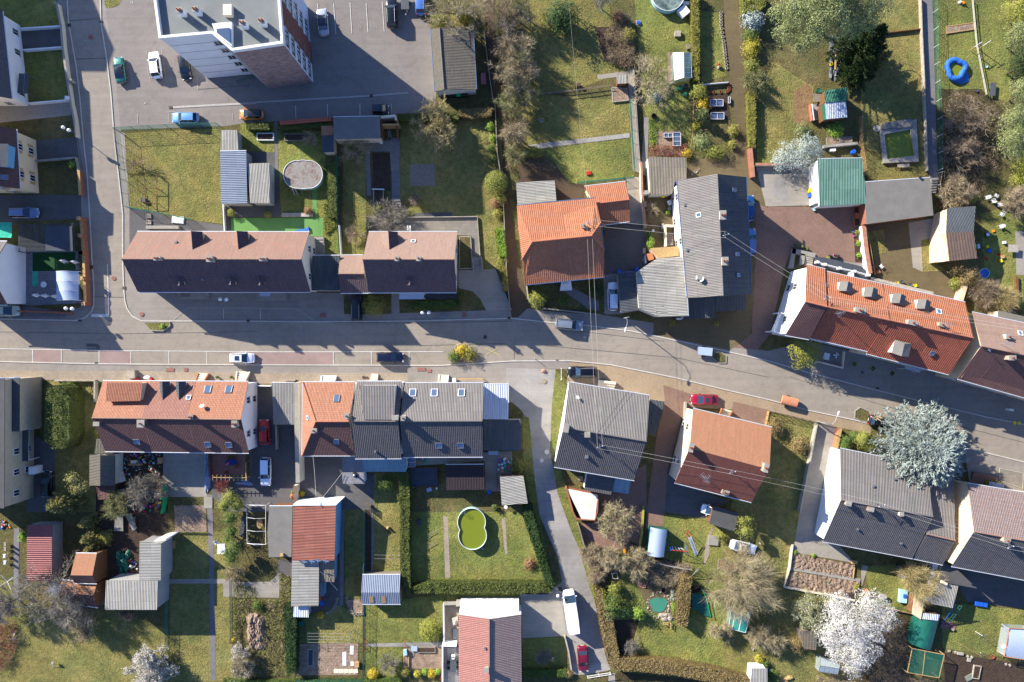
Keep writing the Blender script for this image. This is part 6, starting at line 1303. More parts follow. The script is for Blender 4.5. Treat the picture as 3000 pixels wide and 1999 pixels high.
ltree('huge pale green pine spreading over the upper gardens',[(300,60,190,12),(560,100,200,14),(180,290,120,10),(420,300,150,11),(800,60,190,13),(700,230,150,12),(100,120,90,10),(1000,0,140,12),(560,-120,220,15),(300,420,90,10),(900,170,120,12)],'nd_grey',name='pine_tree',size=.24,dens=9,lump=.5,fill=.65,core=False,base=(420,260),tr=.3,asp=.4)
conifer('tall dark green spruce below the huge pine',870,420,250,10.5,'nd_dark',n=9000,size=.42,seed=4);conifer('second dark spruce nearer the allotment hut',830,640,190,7,'nd_dark',n=5500,size=.36,seed=6);conifer('small yellowish spruce tip beside the dark spruces',1030,550,85,5,'nd_olive',n=900,size=.3,seed=7)
ltree('low spreading blue spruce above the green roofed car port',[(180,1430,120,1.6),(360,1360,120,2.0),(120,1500,90,1.4),(300,1480,120,1.7),(440,1400,70,1.5)],'nd_blue',name='spruce',size=.2,dens=6,lump=.6,fill=.6,core=False,asp=.35,tr=.08)
bush('bright green round bush near the white hut',625,1198,82,1.3,'lf_bright',dens=1.3);bush('grey green ground shrub left of the white hut',320,1200,80,1.0,'nd_grey')
for i,(x,y,r,m,h,w)in enumerate(((2300,120,150,'nd_yg',5,'uppermost green'),(2310,350,140,'nd_grey',6,'second green'),(2310,600,140,'nd_dark',6,'dark green'),(2330,850,130,'nd_grey',6,'fourth pale green'),(2250,1120,130,'nd_grey',5,'fifth grey green'),(2230,1330,140,'nd_grey',6,'sixth grey green'),(2330,1500,110,'nd_yg',5,'lowest'))):
 ltree(w+' conifer of the screen at the eastern edge',[(x,y,r,h*.6),(x+50,y-60,r*.7,h*.75),(x+40,y+70,r*.7,h*.55)],m,name='conifer',size=.2,dens=6,lump=.55,fill=.6,core=False,asp=.35)
scrub('dark leafless thicket in the shade beside the asphalt path',q(3,0,'1600,960 1700,820 1950,900 2150,1050 2100,1568')+q(3,1,'2000,100 1900,330 1620,330 1600,0'),1.5,'tw_brown',3600,leaf='lf_brown',nl=900,tl=.9)
bare('dark bare tree in the shaded thicket',1850,1080,200,5,'tw_brown',81,4,twigs=2,n0=7);bare('second bare tree lower in the shaded thicket',1800,1380,190,5,'tw_brown',82,4,twigs=2,n0=7)
tile(3,1)
bare('bushy leafless tree above the old barn',1760,170,150,3.6,'tw_tan',83,4,twigs=6,n0=9);bush('yellow green shrub at the barn corner',1870,250,52,1.8,'lf_yg');ltree('dense tangled dark bush below the old barn',[(1740,900,90,1.6),(1860,960,90,1.6),(1800,1020,80,1.3)],'lf_brown',name='bush',cat='bush',size=.12,fill=.5,dens=1.2,tr=.06)
bush('green shrub left of the fan shaped bare shrubs',1735,1035,68,1.5,'lf_yg');bare('fan shaped bare shrub with long straight twigs',1990,1130,120,2.6,'tw_brown',84,4,twigs=6,n0=10,tl=.8);bare('tan twiggy willow near the eastern edge',2165,1185,110,2.4,'tw_gold',85,4,twigs=6,n0=10,tl=.8);bare('sunlit leafless tree at the upper eastern edge',2290,300,140,4.5,'tw_tan',86,4,twigs=6,n0=9);bush('green conifer at the eastern edge above the chairs',2330,80,80,3,'nd_yg')
for i,(x,y,m,w)in enumerate(((828,568,'lf_yg','uppermost'),(832,668,'lf_bright','middle'),(838,780,'lf_bright','lowest'))):bush(w+' small shrub in the grey strip along the white wall',x,y,26,.7,m,group='shrubs along the white wall')
bush('round yellow green shrub on the gravel patio',728,872,28,.6,'lf_bright');bush('small shrub by the terrace railing',615,898,18,.4,'lf_yg');hedge('thin green strip beside the barn lean-to','1520,660 1545,660 1548,830 1525,835',.5,'lf_bright')
tile(2,1)
bush('bright yellow green bush in front of the orange house',232,1185,84,2.0,'lf_yg',dens=1.4);bush('low dark bush on the shaded front lawn',465,1195,52,1.0,'lf_green');bush('larger dark round bush under the power lines',765,1110,76,1.8,'lf_dark');bush('bright variegated climber beside the courtyard fence',1272,665,40,1.6,'lf_bright',sy=1.6);bush('dark ivy above the variegated climber',1262,590,32,1.5,'lf_green');bush('young shrub in the shaded corner bed of the workshop',1475,1400,30,.8,'lf_olive');bush('lone shrub in the shaded bed near the paved yard',1880,1405,26,.7,'lf_olive')
bare('sprawling bare shrub in the beige courtyard',1300,350,60,.9,'tw_pale',87,3,twigs=3);bush('potted green shrub beside the white wall',1430,385,24,.6,'lf_bright')
tile(0,2)
hedge('massive clipped evergreen block beside the cream house','430,440 500,410 600,420 635,500 640,900 600,985 480,985 425,920 415,600',4.2,'lf_hedge',dens=75,rough=.3)
ltree('pale feathery shrub tree above the golden spruce',[(665,1270,75,3),(720,1350,80,2.6),(780,1340,60,2.4)],'nd_olive',size=.14,dens=1.0,fill=.5);conifer('golden drooping spruce leaning over the garden',590,1480,170,6,'nd_olive',n=3600,size=.34,seed=9,ell=.8)
bare('grey leafless tree over the cluttered yard',1330,1365,165,4.6,'tw_grey',91,4,twigs=6,n0=8,bud='lf_olive',buds=900,bsize=.09);bare('smaller olive grey tree left of the cluttered yard tree',1075,1500,125,3.6,'tw_olive',92,4,twigs=5,n0=8,bud='lf_olive',buds=1800,bsize=.1)
ltree('bright green bushy tree beside the white frame tent',[(2110,1450,95,2.6),(2180,1500,80,2.4),(2060,1510,70,2.0)],'lf_yg',size=.15,dens=1.2);bush('shrub at the north end of the shaded west lawn',640,400,60,1.0,'lf_green',sx=1.4,sy=.6);bush('overgrown bush at the corner of the west terrace',880,850,40,1.2,'lf_olive',sy=1.5);bare('bare shrub on the asphalt by the plastic sheets',2040,1340,70,1.6,'tw_red',93,3,twigs=6)
tile(0,3)
for i,(x,y,r,h,w)in enumerate(((820,90,70,4,'uppermost'),(835,230,75,4,'second'),(850,330,62,3,'third'),(845,400,45,2.4,'lowest'))):conifer(w+' golden conifer in the narrow row beside the wooden huts',x,y,r,h,'nd_olive',n=1100,size=.26,seed=20+i)
bush('dark shrub with yellow flowers beside the conifer row',965,240,72,1.8,'lf_olive',dens=.8);bush('small bright bush at the corner of the red barn',215,225,45,1.3,'lf_bright',sy=1.4)
ltree('dark green bush tree beside the white garden table',[(2120,60,95,2),(2130,180,85,1.8),(2145,350,105,2.4),(2125,430,70,1.8),(2090,250,50,1)],'lf_green',size=.15,dens=2.5,lump=.5,fill=.55);bare('bare twiggy shrub at the end of the side path',2140,560,85,1.8,'tw_tan',94,3,twigs=6)
bare('enormous grey leafless tree sprawling over the lower west garden',470,770,330,7,'tw_grey',95,4,twigs=4,n0=9,tl=.8,tw=.035);bare('second grey leafless tree beside the enormous one',700,900,210,5.5,'tw_grey',96,4,twigs=4,n0=8,tl=.7,tw=.035);bare('leafless tree at the western edge of the lawn',40,860,160,5,'tw_grey',97,4,twigs=5,n0=8);bare('thin grey tree trailing onto the dry lawn',750,1060,110,4,'tw_tan',98,4,twigs=5)
scrub('brown scrub along the western edge of the lawn','-200,1000 130,1000 160,1200 100,1400 -200,1568',1.2,'tw_red',2600,leaf='lf_brown',nl=1500);bare('little dry shrub below the striped barn',1155,955,50,1.0,'tw_tan',99,3,twigs=5)
bare('round white blossoming bush at the bottom of the dry lawn',1350,1460,190,4.2,'tw_pale',101,4,twigs=4,n0=10,bud='blossom',buds=17000,bsize=.15)
bare('narrow white flowering shrub by the round dirt mound',2200,1280,80,2.4,'tw_pale',102,3,twigs=4,bud='blossom',buds=1600,bsize=.12);bare('greyish pink flowering shrub below the narrow white one',2215,1430,95,2.4,'tw_tan',103,4,twigs=5,bud='blossom_green',buds=1500,bsize=.11);bush('yellow flower tuft near the round dirt mound',2152,1175,24,.6,'lf_gold')
scrub('rough grass and weeds around the round dirt mound',q(0,3,'2140,640 2352,700')+q(1,3,'0,800 60,950')+q(0,3,'2300,900 2200,1080 2230,1300 2145,1200'),.5,'tw_tan',700,leaf='lf_yg',nl=2600);bush('tufty bush above the dirt mound',2370,860,55,1.2,'lf_green')
tile(2,3)
bare('round dense tree with early buds over the brick patio',945,100,175,4.5,'tw_pale',111,4,twigs=4,n0=9,bud='lf_yg',buds=2600,bsize=.11);bare('pale bare tree among the garden brambles',890,425,105,3.4,'tw_pale',112,4,twigs=5,n0=8);bare('dry shrub at the hedge corner of the lane',735,400,95,2.2,'tw_tan',113,4,twigs=5,n0=8);bare('second dry shrub lower on the lane side',775,560,80,2.2,'tw_tan',114,4,twigs=5)
bare('feathery budding tree above the pond garden',1130,460,150,3.6,'tw_pale',115,4,twigs=4,n0=8,bud='lf_olive',buds=1200,bsize=.1);scrub('brown thicket between pond garden and play lawn','1230,430 1640,480 1560,620 1400,700 1150,560',1.2,'tw_tan',3600);scrub('bramble strip between lane and evergreen bushes','660,320 800,330 1000,470 980,560 860,560 860,690 770,700 700,560',1.0,'tw_brown',1900,leaf='lf_brown',nl=700)
for i,(x,y,r,m,h,w)in enumerate(((825,765,58,'nd_yg',2,'upper left light green'),(945,700,65,'lf_yg',2.2,'upper yellow green'),(930,850,110,'lf_green',3,'large central'),(880,940,70,'nd_grey',2.2,'lower grey green'),(1160,935,62,'lf_bright',2.2,'right hand bright'),(1040,900,60,'lf_dark',2.4,'dark'))):bush(w+' evergreen bush in the cluster beside the lane hedge',x,y,r,h,m,dens=1.3,group='evergreen bushes beside the lane hedge')
hedge('elongated clipped beige hedge next to the teal pond','1560,600 1600,590 1650,610 1640,800 1610,1050 1560,1060 1510,1010 1520,800',2.0,'lf_brown',dens=90)
hedge('tall olive brown hedge curving along the lane edge','760,690 830,730 930,1010 990,1340 1100,1350 1000,1460 960,1470 900,1430 850,1250 800,1000',2.0,'lf_brown',dens=70)
hedge('olive brown hedge along the bottom of the pond garden','1000,1460 1100,1345 1500,1380 1900,1450 2200,1540 2100,1620 1500,1500 1200,1470',2.0,'lf_brown',dens=70)
bare('big bleached leafless tree with drooping twigs',2110,690,285,5.5,'tw_pale',116,3,twigs=16,n0=18,tl=1.5,tw=.03,upb=.1,spread=.4);bare('budding shrub left of the green glasshouse',1920,1085,105,2.8,'tw_pale',117,4,twigs=5,bud='lf_olive',buds=900,bsize=.1);bare('budding shrub right of the green glasshouse',2270,1150,105,3,'tw_pale',118,4,twigs=5,bud='lf_olive',buds=900,bsize=.1)
ltree('yellow green bushy tree over the parked white coupe',[(2150,180,95,3),(2120,90,60,2.6),(2180,60,50,2.6)],'lf_yg',size=.14,dens=1.1,fill=.5);bush('small airy shrub beside the black carport',1925,225,55,1.4,'lf_yg',dens=.8,fill=.5);bare('small grey shrub on the pond garden lawn',1090,1250,65,1.6,'tw_grey',119,3,twigs=6);bush('low bright hedge strip beside the teal pond',1490,890,30,.5,'lf_bright',sy=2.4);bush('round dark shrub above the terracotta rings',1225,610,30,.8,'lf_green');bush('yellow shrub at the lower right of the pond garden',2270,1350,45,1.0,'lf_yellow')
hedge('clipped green hedge at the foot of the small lane lawn','95,1460 490,1450 500,1520 95,1525',1.0,'lf_green');bush('dry round shrub ending the small lane hedge',520,1490,42,1.0,'lf_brown');bare('frosty grey shrub on the shaded lane lawn',295,1330,65,1.4,'tw_grey',120,3,twigs=6);bush('brownish heather mound on the pool lawn',165,480,60,.8,'lf_rust')
bush('green hedge plant growing at the bottom right of the hedge',2330,1400,40,1.0,'lf_green')
tile(2,2);bare('budding treetop behind the pale terrace deck',950,1530,90,3,'tw_pale',121,3,twigs=5);bush('dark bush beside the two garages on the lane',60,1150,85,1.5,'lf_olive')
tile(3,2)
bush('tan dry shrub beside the rust coloured house',55,790,95,2.0,'lf_brown',size=.13,dens=1.3);bush('round tan ornamental grass on the fenced lawn',298,955,92,1.8,'lf_brown',size=.13,dens=1.3)
ltree('golden yellow conifer in front of the orange terrace',[(330,90,120,3.2),(390,150,95,2.4),(270,60,90,2.6),(290,200,70,1.6),(430,70,80,2.2)],'nd_yg',name='conifer',size=.2,dens=4,lump=.5,fill=.6,core=False,asp=.4)
ltree('bright green shrubs left of the blue cedar',[(880,900,105,1.8),(940,950,80,1.6)],'lf_yg',name='bush',cat='bush',size=.15,dens=1.1);ltree('lower green shrubs beside the brown driveway wall',[(720,920,70,1.2),(700,970,60,1.0),(790,870,60,1.2)],'lf_green',name='bush',cat='bush',size=.15,dens=1.0)
root=conifer('huge silvery blue cedar between road and dark roofed house',1400,990,450,9.5,'nd_blue',n=26000,size=.42,seed=12,droop=.08,zb=.2,tpow=.6)
tile(3,3)
ltree('huge white blossoming cherry tree',[(640,860,130,4),(930,850,140,4.4),(1070,960,120,4),(700,1050,200,5),(900,1080,150,4.6),(560,1150,110,4),(830,1270,170,4.6),(640,1290,110,4),(780,1430,90,3.6)],'blossom',size=.15,dens=4,lump=.45,fill=.6,core=False,name='tree',tr=.2,base=(800,1130),asp=.5)
bare('greenish white blossoming tree left of the huge cherry',400,930,170,4.2,'tw_olive',131,4,twigs=5,n0=9,bud='blossom_green',buds=3600,bsize=.12);bare('sandy weeping shrub beside the white parapet',1400,620,160,3.2,'tw_gold',132,3,twigs=18,n0=16,tl=1.2,tw=.03,spread=.4)
bush('brown dry bush below the greenish blossom tree',270,1220,82,1.8,'lf_brown',size=.12,fill=.5);bare('pale budding tree at the left of the dark timber hut',45,1190,110,3,'tw_pale',133,4,twigs=5,bud='lf_olive',buds=800,bsize=.1);bush('dark green bush at the lower left corner of the garden',50,1520,70,1.4,'lf_green');bush('grey shrub at the end of the ploughed bed',815,690,32,.7,'lf_olive');bush('rhubarb like clump beside the wooden bed board',835,495,26,.4,'lf_green');bush('bright plant at the top corner of the ploughed bed',250,372,22,.4,'lf_bright');bush('second bright plant on the edge of the ploughed bed',420,405,22,.4,'lf_bright')
scrub('dark tangled branches below the blossoming cherry','950,1150 1250,1000 1300,1200 1240,1500 1600,1560 900,1600 1000,1400',.9,'tw_brown',4200,leaf='lf_brown',nl=700,tl=.9);scrub('dry twigs around the lower greenhouse','450,1500 700,1500 850,1600 450,1600',.6,'tw_tan',700)
# ---- vehicles
tile(0,0)
car('dark green metallic saloon with black roof glass, leftmost in the car park',1098,642,98,4.2,1.7,1.38,'1f6a5c','coupe',roofc='1a2430')
car('white hatchback parked between the green and the black car',1424,596,98,4.3,1.78,1.46,'f4f5f6','hatch')
car('black hatchback half under the white apartment wall',1697,618,-80,4.1,1.75,1.46,'15191f','hatch')
car('light blue hatchback on the bay above the fenced lawn',1700,1083,180,4.3,1.75,1.46,'6d9cc8','hatch')
tile(1,0);car('bright orange small car beside the bottom hedge',-44,1052,180,3.8,1.7,1.5,'d07a38','small',roofc='15191f')
car('silver saloon with dark roof in the shaded bay',612,202,96,4.4,1.75,1.43,'aab0b8','sedan',roofc='202a36')
car('large black suv at the upper end of the shaded bays',1247,118,92,4.7,1.88,1.75,'101418','suv',rails=True)
car('tiny black two seat car beside the concrete garage',1145,1005,0,2.7,1.6,1.54,'14202a','small')
car('blue car showing its tail at the top edge beside the small trailer',1512,20,90,4.0,1.7,1.45,'4a74b8','hatch')
trailer('small light grey trailer with its drawbar down beside the black suv',1370,30,-88,2.2,1.25,'gmetal','pl_grey')
tile(0,1);car('silver blue estate on the shaded driveway of the cream house',222,388,0,4.5,1.76,1.48,'64789a','wagon',rails=True);car('pale green old off-roader at the western edge of the street',45,1288,0,4.6,1.8,1.8,'a4b09c','box')
tile(1,1);car('black suv parked nose in between house and olive bush',924,1250,90,4.5,1.85,1.65,'0e141a','suv',rails=True)
tile(2,1);car('white estate car on the narrow drive beside the mossy garage',928,1155,91,4.6,1.78,1.48,'dfe4ea','wagon');car('dark grey suv driving on the sunlit gap of the street',528,1414,-6,4.4,1.82,1.66,'7a8592','suv',rails=True)
car('dark blue car almost hidden along the big grey house',2178,345,90,4.2,1.75,1.45,'1d4a80','hatch');car('grey blue car almost hidden below the dark blue one',2194,655,90,4.4,1.75,1.45,'5f7fa8','wagon')
tile(0,2);car('small white car with black sunroof on the red parking bay',2222,155,0,4.0,1.7,1.5,'e9edf2','hatch',sun=True);car('dark car in the deep shade beside the cream house',430,1315,90,4.3,1.75,1.45,'10201f','hatch')
tile(1,2);car('dark navy estate parked on the sunny bays of the street',1232,150,0,4.4,1.74,1.42,'141c34','wagon');car('bright red hatchback beside the striped garage',77,835,92,4.1,1.7,1.45,'b01820','hatch');car('white estate car facing down the black courtyard',88,1200,-90,4.6,1.78,1.5,'dde4ee','wagon')
tile(2,2);car('glossy black suv in front of the lane corner house',645,284,180,4.6,1.85,1.7,'0c0f14','suv',rails=True);car('crimson saloon on the paved forecourt with an open roof hatch',1768,537,179,4.4,1.72,1.42,'9c1834','sedan',sun=True)
trailer('flat grey topped trailer parked in the shade of the street',1770,93,-6,2.4,1.35,'gmetal','pl_sheet')
car('white car nose sticking out from the black carport',1840,1560,165,3.6,1.65,1.45,'e9edf2','small')
tile(3,2);trailer('trailer with a salmon coloured fabric hood on the pavement',190,550,-14,2.5,1.4,'rubber','cover_orange',covered=True);car('dark car with red tail half hidden under the blue cedar',1050,745,-12,4.3,1.75,1.45,'11151c','hatch')
tile(2,3);car('long white delivery van parked on the lane',543,905,98,6.6,2.05,2.5,'f4f5f6','van');car('crimson saloon at the bottom of the lane',653,1352,-86,4.2,1.7,1.42,'7a1830','sedan');car('white coupe with black glass under the yellow green tree',2125,325,-14,4.3,1.72,1.36,'e4e8ec','coupe',sun=True)
b=MB();v=W(1440,1045,1.0)
for dx,dy,a in((-.35,0,0),(.45,-.25,90)):b.box((v.x+dx,v.y+dy,0),(.9,.12,.06),'wd_pale',R(a),.5);b.box((v.x+dx,v.y+dy+(.2 if a==0 else 0),0),(.9,.12,.06),'wd_pale',R(a),.3)
for dx,dy in((-.7,0),(0,0),(.45,.2),(.45,-.7)):b.box((v.x+dx,v.y+dy,0),(.07,.07,.6),'wd_pale',0,0)
solo('trestle',b,'pair of pale timber trestles standing next to the white van','trestle',(v.x,v.y,0))
# ---- street furniture
tile(0,0);glamp('twin white globe street lamp by the shaded garden wall on the side street',722,1240,600,1180)
tile(0,1);glamp('twin white globe street lamp at the corner of the gazebo yard',748,1277,640,1272);glamp('twin white globe street lamp in the shade of the long brown terrace',2125,1194,2040,1190)
tile(1,1);glamp('twin white globe street lamp in front of the clipped hedge',1580,1312,1500,1312)
tile(2,1);street_lamp('tall street lamp with curved arm before the workshop',(1022,1358),[(1040,1356),(1056,1362),(1060,1400),(1049,1440)],6.6,.7)
tile(3,2);street_lamp('tall street lamp with bent arm near the cedar driveway',(450,735),[(520,748),(590,764),(620,730),(640,680)],6.4,.65)
tile(2,2)
for i,(x,y)in enumerate(((185,78),(205,156))):b=MB();v=W(x,y);b.tube((v.x,v.y,0),(v.x,v.y,1.1),.05,'gmetal',8);b.lathe((v.x,v.y,1.1),[(.06,0),(0,.08)],'wtrim',8);solo('bollard',b,('upper','lower')[i]+' slim bollard at the mouth of the gravel lane','bollard',v,'bollards at the lane mouth')
rock('reddish boulder at the mouth of the gravel lane',292,275,.5,plain('stone_red','a07a68',.95,.3));b=MB();v=W(448,300);b.tube((v.x,v.y,0),(v.x,v.y,2.0),.04,'gmetal');b.tube((v.x,v.y-.9,1.4),(v.x,v.y+.9,1.4),.04,'wtrim');b.tube((v.x,v.y-.9,0),(v.x,v.y-.9,1.5),.04,'wtrim');b.tube((v.x,v.y+.9,0),(v.x,v.y+.9,1.5),.04,'wtrim');solo('sign_post',b,'white post frame on the grass beside the black suv','sign',v)
tile(2,1);b=MB();v=W(668,1530);lump(b,(v.x,v.y,-.02),(.3,.3,.35),'stone',8,4);solo('boulder',b,'small round stone marker in the street near the driving suv','rock',v)
bed('planted island with sandstone rim at the street corner',q(0,1,'1312,1392 1560,1388 1565,1425 1498,1476 1385,1474'),.28,'lawn_dry','concrete',name='planter_island')
bed('triangular planted island in the parking row',q(1,2,'1835,30 1950,25 2050,185 1780,205'),.3,'soil','stone',name='planter_island')
bed('rounded grass island beside the grey trailer',q(2,2,'1830,95 1920,95 1975,135 1970,205 1900,205 1835,150'),.16,'lawn_rough','concrete',name='planter_island');bed('curved planted island under the small bare trunk by the cedar',q(3,2,'800,640 850,605 930,640 960,700 920,745 850,735 795,705'),.18,'lawn_rough','concrete',name='planter_island')
tile(3,2);b=MB();v=W(930,690,0);b.tube((v.x,v.y,0),(v.x,v.y,2.2),.14,'bark',7,.1)
for a in range(6):b.tube((v.x,v.y,2.0),(v.x+cos(a)*.7,v.y+sin(a)*.4,2.9+a*.1),.07,plain('bark_pale','b09c78',.9,.3),5,.05)
solo('pollarded_tree',b,'pollarded pale tree stump in the curved island','tree',v)
boxy('meter_cabinet','small pale cabinet on the shaded eastern pavement','cabinet',2240,632,.7,.35,1.1,'wtrim',-12)
for i,x in enumerate((2270,2310)):boxy('paving_stack',('left','right')[i]+' yellow striped barrier foot at the kerb of the eastern street','barrier',x,750+i*3,.35,.5,.25,'pl_yellow',group='barrier feet at the eastern kerb')
# ---- walls and fences
tile(0,0)
wline('pale garden wall with pillars along the upper side street','490,20 520,30 560,240 575,430 615,720 650,950 685,1120 700,1260',.22,1.1,'creaml','concrete');wline('white wall between the two upper west gardens','155,262 560,238',.18,.9,'wwall');wline('white wall above the shaded west lawn','205,458 578,430',.18,.9,'wwall');wline('white wall below the shaded west lawn','255,948 628,918',.18,.9,'wwall')
boxy('gate_pier','white capped gate pier at the end of the west lawn wall','pier',610,898,.55,.55,1.5,'wtrim');boxy('gate_pier','pale stone gate pier half way down the pale garden wall','pier',636,735,.7,.45,1.3,'concrete',-20)
wline('low stone edging wall by the cream house garden','290,1480 690,1448 715,1568',.25,.7,'concrete')
fence('green mesh fence along the top of the sunny lawn','1095,1205 1560,1178 2022,1160',2.0,6);fence('green mesh fence down the street side of the sunny lawn',q(0,0,'1100,1215 1145,1568')+q(0,1,'1165,100 1190,345'),2.0,5);fence('green mesh fence closing the sunny lawn towards the yard',q(0,1,'1190,345 1500,400 1780,458'),1.6,4)
tile(0,1)
wline('brick garden wall with square piers beside the pergola','742,445 765,760 785,1225',.3,1.3,'brick_wall','wd_pale',piers=('brick_wall',1.9,.5,2));wline('brown wall beside the dark west lawn','722,0 735,225',.3,1.1,'brick_wall','wd_pale');wline('low dark brick wall along the street side of the gazebo yard','160,1290 420,1300 640,1310',.25,1.0,'brick_wall')
wline('plain concrete retaining wall behind the long terrace','1340,520 1640,520',.5,.7,'concrete');boxy('cellar_hatch','white cellar hatch panel in the yard behind the terrace','hatch',1632,452,1.9,1.1,.25,'wtrim',-5)
for i,y in enumerate((420,476)):r=thing('pallet',('upper','lower')[i]+' grey pallet of blocks behind the long terrace','pallet',W(1372,y),0,'pallets of blocks');b=MB();v=W(1372,y);[b.box((v.x,v.y+k*.25-.25,0),(.8,.16,.12),'stone',0,.12)for k in range(3)];b.box((v.x,v.y,0),(.8,.8,.1),'wd_grey',0,0);b.mk('blocks',r)
b=MB();v=W(1385,230,.5)
for s in('1330,160 1335,290','1330,160 1440,165','1440,40 1440,300','1330,298 1430,300'):l=P(s,.9);b.path(l,.05,'wd_brown',5)
for s in('1332,162','1334,290','1440,165','1440,300','1440,45'):l=P(s,.9)[0];b.tube((l.x,l.y,0),l,.05,'wd_brown',5)
solo('pole_structure',b,'rickety wooden pole frame on the sunny lawn','frame',(v.x,v.y,0));boxy('water_box','dark square box at the foot of the wooden pole frame','box',1315,270,.65,.6,.5,'pl_grey')
wline('white kerb wall between the turf and the long terrace garden','2048,310 2060,558',.14,.8,'wtrim')
for i,(x,y)in enumerate(((570,832),(672,840),(318,1145),(400,1150),(490,1155))):parasol(('white closed parasol on the dark artificial lawn, nearer the house','white closed parasol on the dark artificial lawn, nearer the brick wall','white closed parasol nearest the white gable below the round table','largest white closed parasol of the three below the round table','white closed parasol touching the gazebo corner')[i],x,y)
table('round white table between turquoise mat and gazebo',400,1047,.95,.95,'pl_white',rnd=True);boxy('mat','long turquoise mat in the gazebo courtyard','mat',322,995,.85,2.4,.03,'canvas_green')
r=thing('porch_steps','stone steps with railing on the left of the terrace street front','steps',W(1780,1160));b=MB();p=P('1640,1122 1915,1122 1915,1178 1640,1182',.4);b.prism([tuple(v[:2])for v in p],0,.5,'concrete');b.mk('landing',r);b=MB();p=P('1660,1120 1730,1120 1730,1160 1660,1160',.8);b.prism([tuple(v[:2])for v in p],0,.95,'wd_grey');b.mk('bench',r)
tile(1,1);r=thing('porch_steps','stone steps with glass roof on the right of the terrace street front','steps',W(140,1160));b=MB();p=P('10,1122 278,1125 278,1190 10,1195',.4);b.prism([tuple(v[:2])for v in p],0,.5,'concrete');b.mk('landing',r);b=MB();p=P('35,1120 128,1120 128,1155 35,1155',2.2);b.prism([tuple(v[:2])for v in p],2.1,2.15,'pl_sheet');b.mk('canopy',r)
fence('green post and wire fence between the two terrace gardens',q(1,1,'750,-140 758,0 765,500 780,775'),1.5,8);wline('white lattice wall beside the link house garden','762,500 778,770',.12,1.0,'wtrim')
wline('thin pale wall along the lane side of the terrace garden',q(1,0,'2195,950 2215,1400')+q(1,1,'2262,120 2285,560 2300,900 2335,1280'),.12,1.0,'concrete');wline('thin pale fence wall between garage lawn and dirt lane',q(1,0,'2095,290 2145,700 2180,930'),.1,1.2,'concrete')
steps('worn stone garden steps leading down to the terrace','1250,262 1325,262 1340,375 1255,375',5,.8,'concrete');steps('shaded steps between retaining wall and driveway','1992,800 2072,800 2080,920 2000,920',5,.8,'concrete',side='concrete');steps('dark narrow cellar steps beside the white gable','540,610 625,610 630,770 535,775',6,.7,'concrete')
wline('low garden retaining wall above the grey patio','1385,428 2032,422 2066,900',.12,.45,'sill');bed('raised lawn bed with stone rim beside the brown house gable','1868,605 1975,605 1990,900 1862,905',.35,'lawn_rough','sill')
bed('square soil bed framed in concrete under the small steps','1078,165 1172,165 1172,300 1078,300',.25,'soil_dark','sill');wline('white pipe bench across the square soil bed','1065,170 1178,172',.12,.45,'wtrim')
boxy('gravel_box','white pebble filled planter strip with two holes','planter',378,406,5.0,.6,.3,'sill');boxy('doormat','grey blue water bowl stand in front of the hedge','planter',1727,1341,.8,.55,.25,'gmetal')
b=MB();v=W(420,548,.2);b.prism([tuple(k[:2])for k in P('355,562 362,548 470,530 480,515 490,560',.3)],0,.35,'tarp_blue');solo('paddling_pool',b,'blue folded paddling pool against the terrace roof edge','paddling pool',v)
for i,x in enumerate((1393,1415)):b=MB();l=P('%d,505 %d,558'%(x,x),.5);b.prism([(l[0].x-.12,l[0].y),(l[0].x+.12,l[0].y),(l[1].x+.12,l[1].y),(l[1].x-.12,l[1].y)],.4,.5,'wtrim');b.box((l[0].x,l[0].y,0),(.1,.1,.4),'wtrim',0,0);solo('bench_board',b,('left','right')[i]+' white bench plank on the terrace patio','bench',l[0],'white planks on the patio')
tile(1,0)
for i in range(7):
 lab='green lidded wheelie bin in the dark row below the long garage' if i==4 else('first','second','third','fourth','','sixth','last')[i]+' dark wheelie bin of the row, counted from the left'
 wheelie(lab,1720+i*35,870,'bin_green','bin_lid_green' if i==4 else 'bin_green',0,'bins behind the long garage')
b=MB();p=P('2065,672 2110,668 2118,775 2068,775',.5);b.prism([tuple(v[:2])for v in p],.4,.46,plain('bench_pink','a06a6a',.7,.2));c=cen(p)
for v in p:b.box((v.x,v.y,0),(.07,.07,.42),'wd_brown',0,0)
b.box((p[1].x-.02,(p[1].y+p[2].y)/2,0),(.06,1.8,.4),'bench_pink',0,.46);solo('garden_bench',b,'faded pink garden bench behind the long garage','bench',c)
wline('red tiled garden wall top along the parking bays','220,1130 690,1095',.5,1.5,'brick_wall',plain('tile_cap','a45a46',.85,.3,4,bmp=.03));bed('bed with a wire lid nearest the blue garage','5,1222 162,1222 162,1290 8,1290',.4,'soil_dark','wtrim',name='planter_box');bed('dark narrow planter on the shaded lawn','258,1228 455,1228 455,1292 260,1295',.4,'soil_dark','wd_grey',name='planter_box')
b=MB();a,c=W(1212,1158,.15),W(1232,1258,.15)
for s in(-.2,.2):b.tube(a+Vc((s*.5,0,0)),c+Vc((s,0,0)),.03,'alu',4)
for i in range(9):v=a.lerp(c,(i+.5)/9);b.tube(v-Vc((.18,0,0)),v+Vc((.18,0,0)),.02,'alu',4)
solo('ladder',b,'aluminium ladder lying in the roofless pit','ladder',a);wline('brown beam across the roofless pit','1145,1143 1315,1143',.2,2.2,'wd_pale');b=MB();v=W(1142,1296,.9);b.disc(v,.3,0,.9,'pl_white',16);solo('rain_barrel',b,'round white topped rain barrel at the concrete garage corner','barrel',v)
wline('dark brown wooden wall of the roofless pit','1150,1100 1155,1262',.15,2.2,'wd_brown');wline('right brown wall of the roofless pit','1285,1100 1300,1262',.15,2.0,'wd_brown')
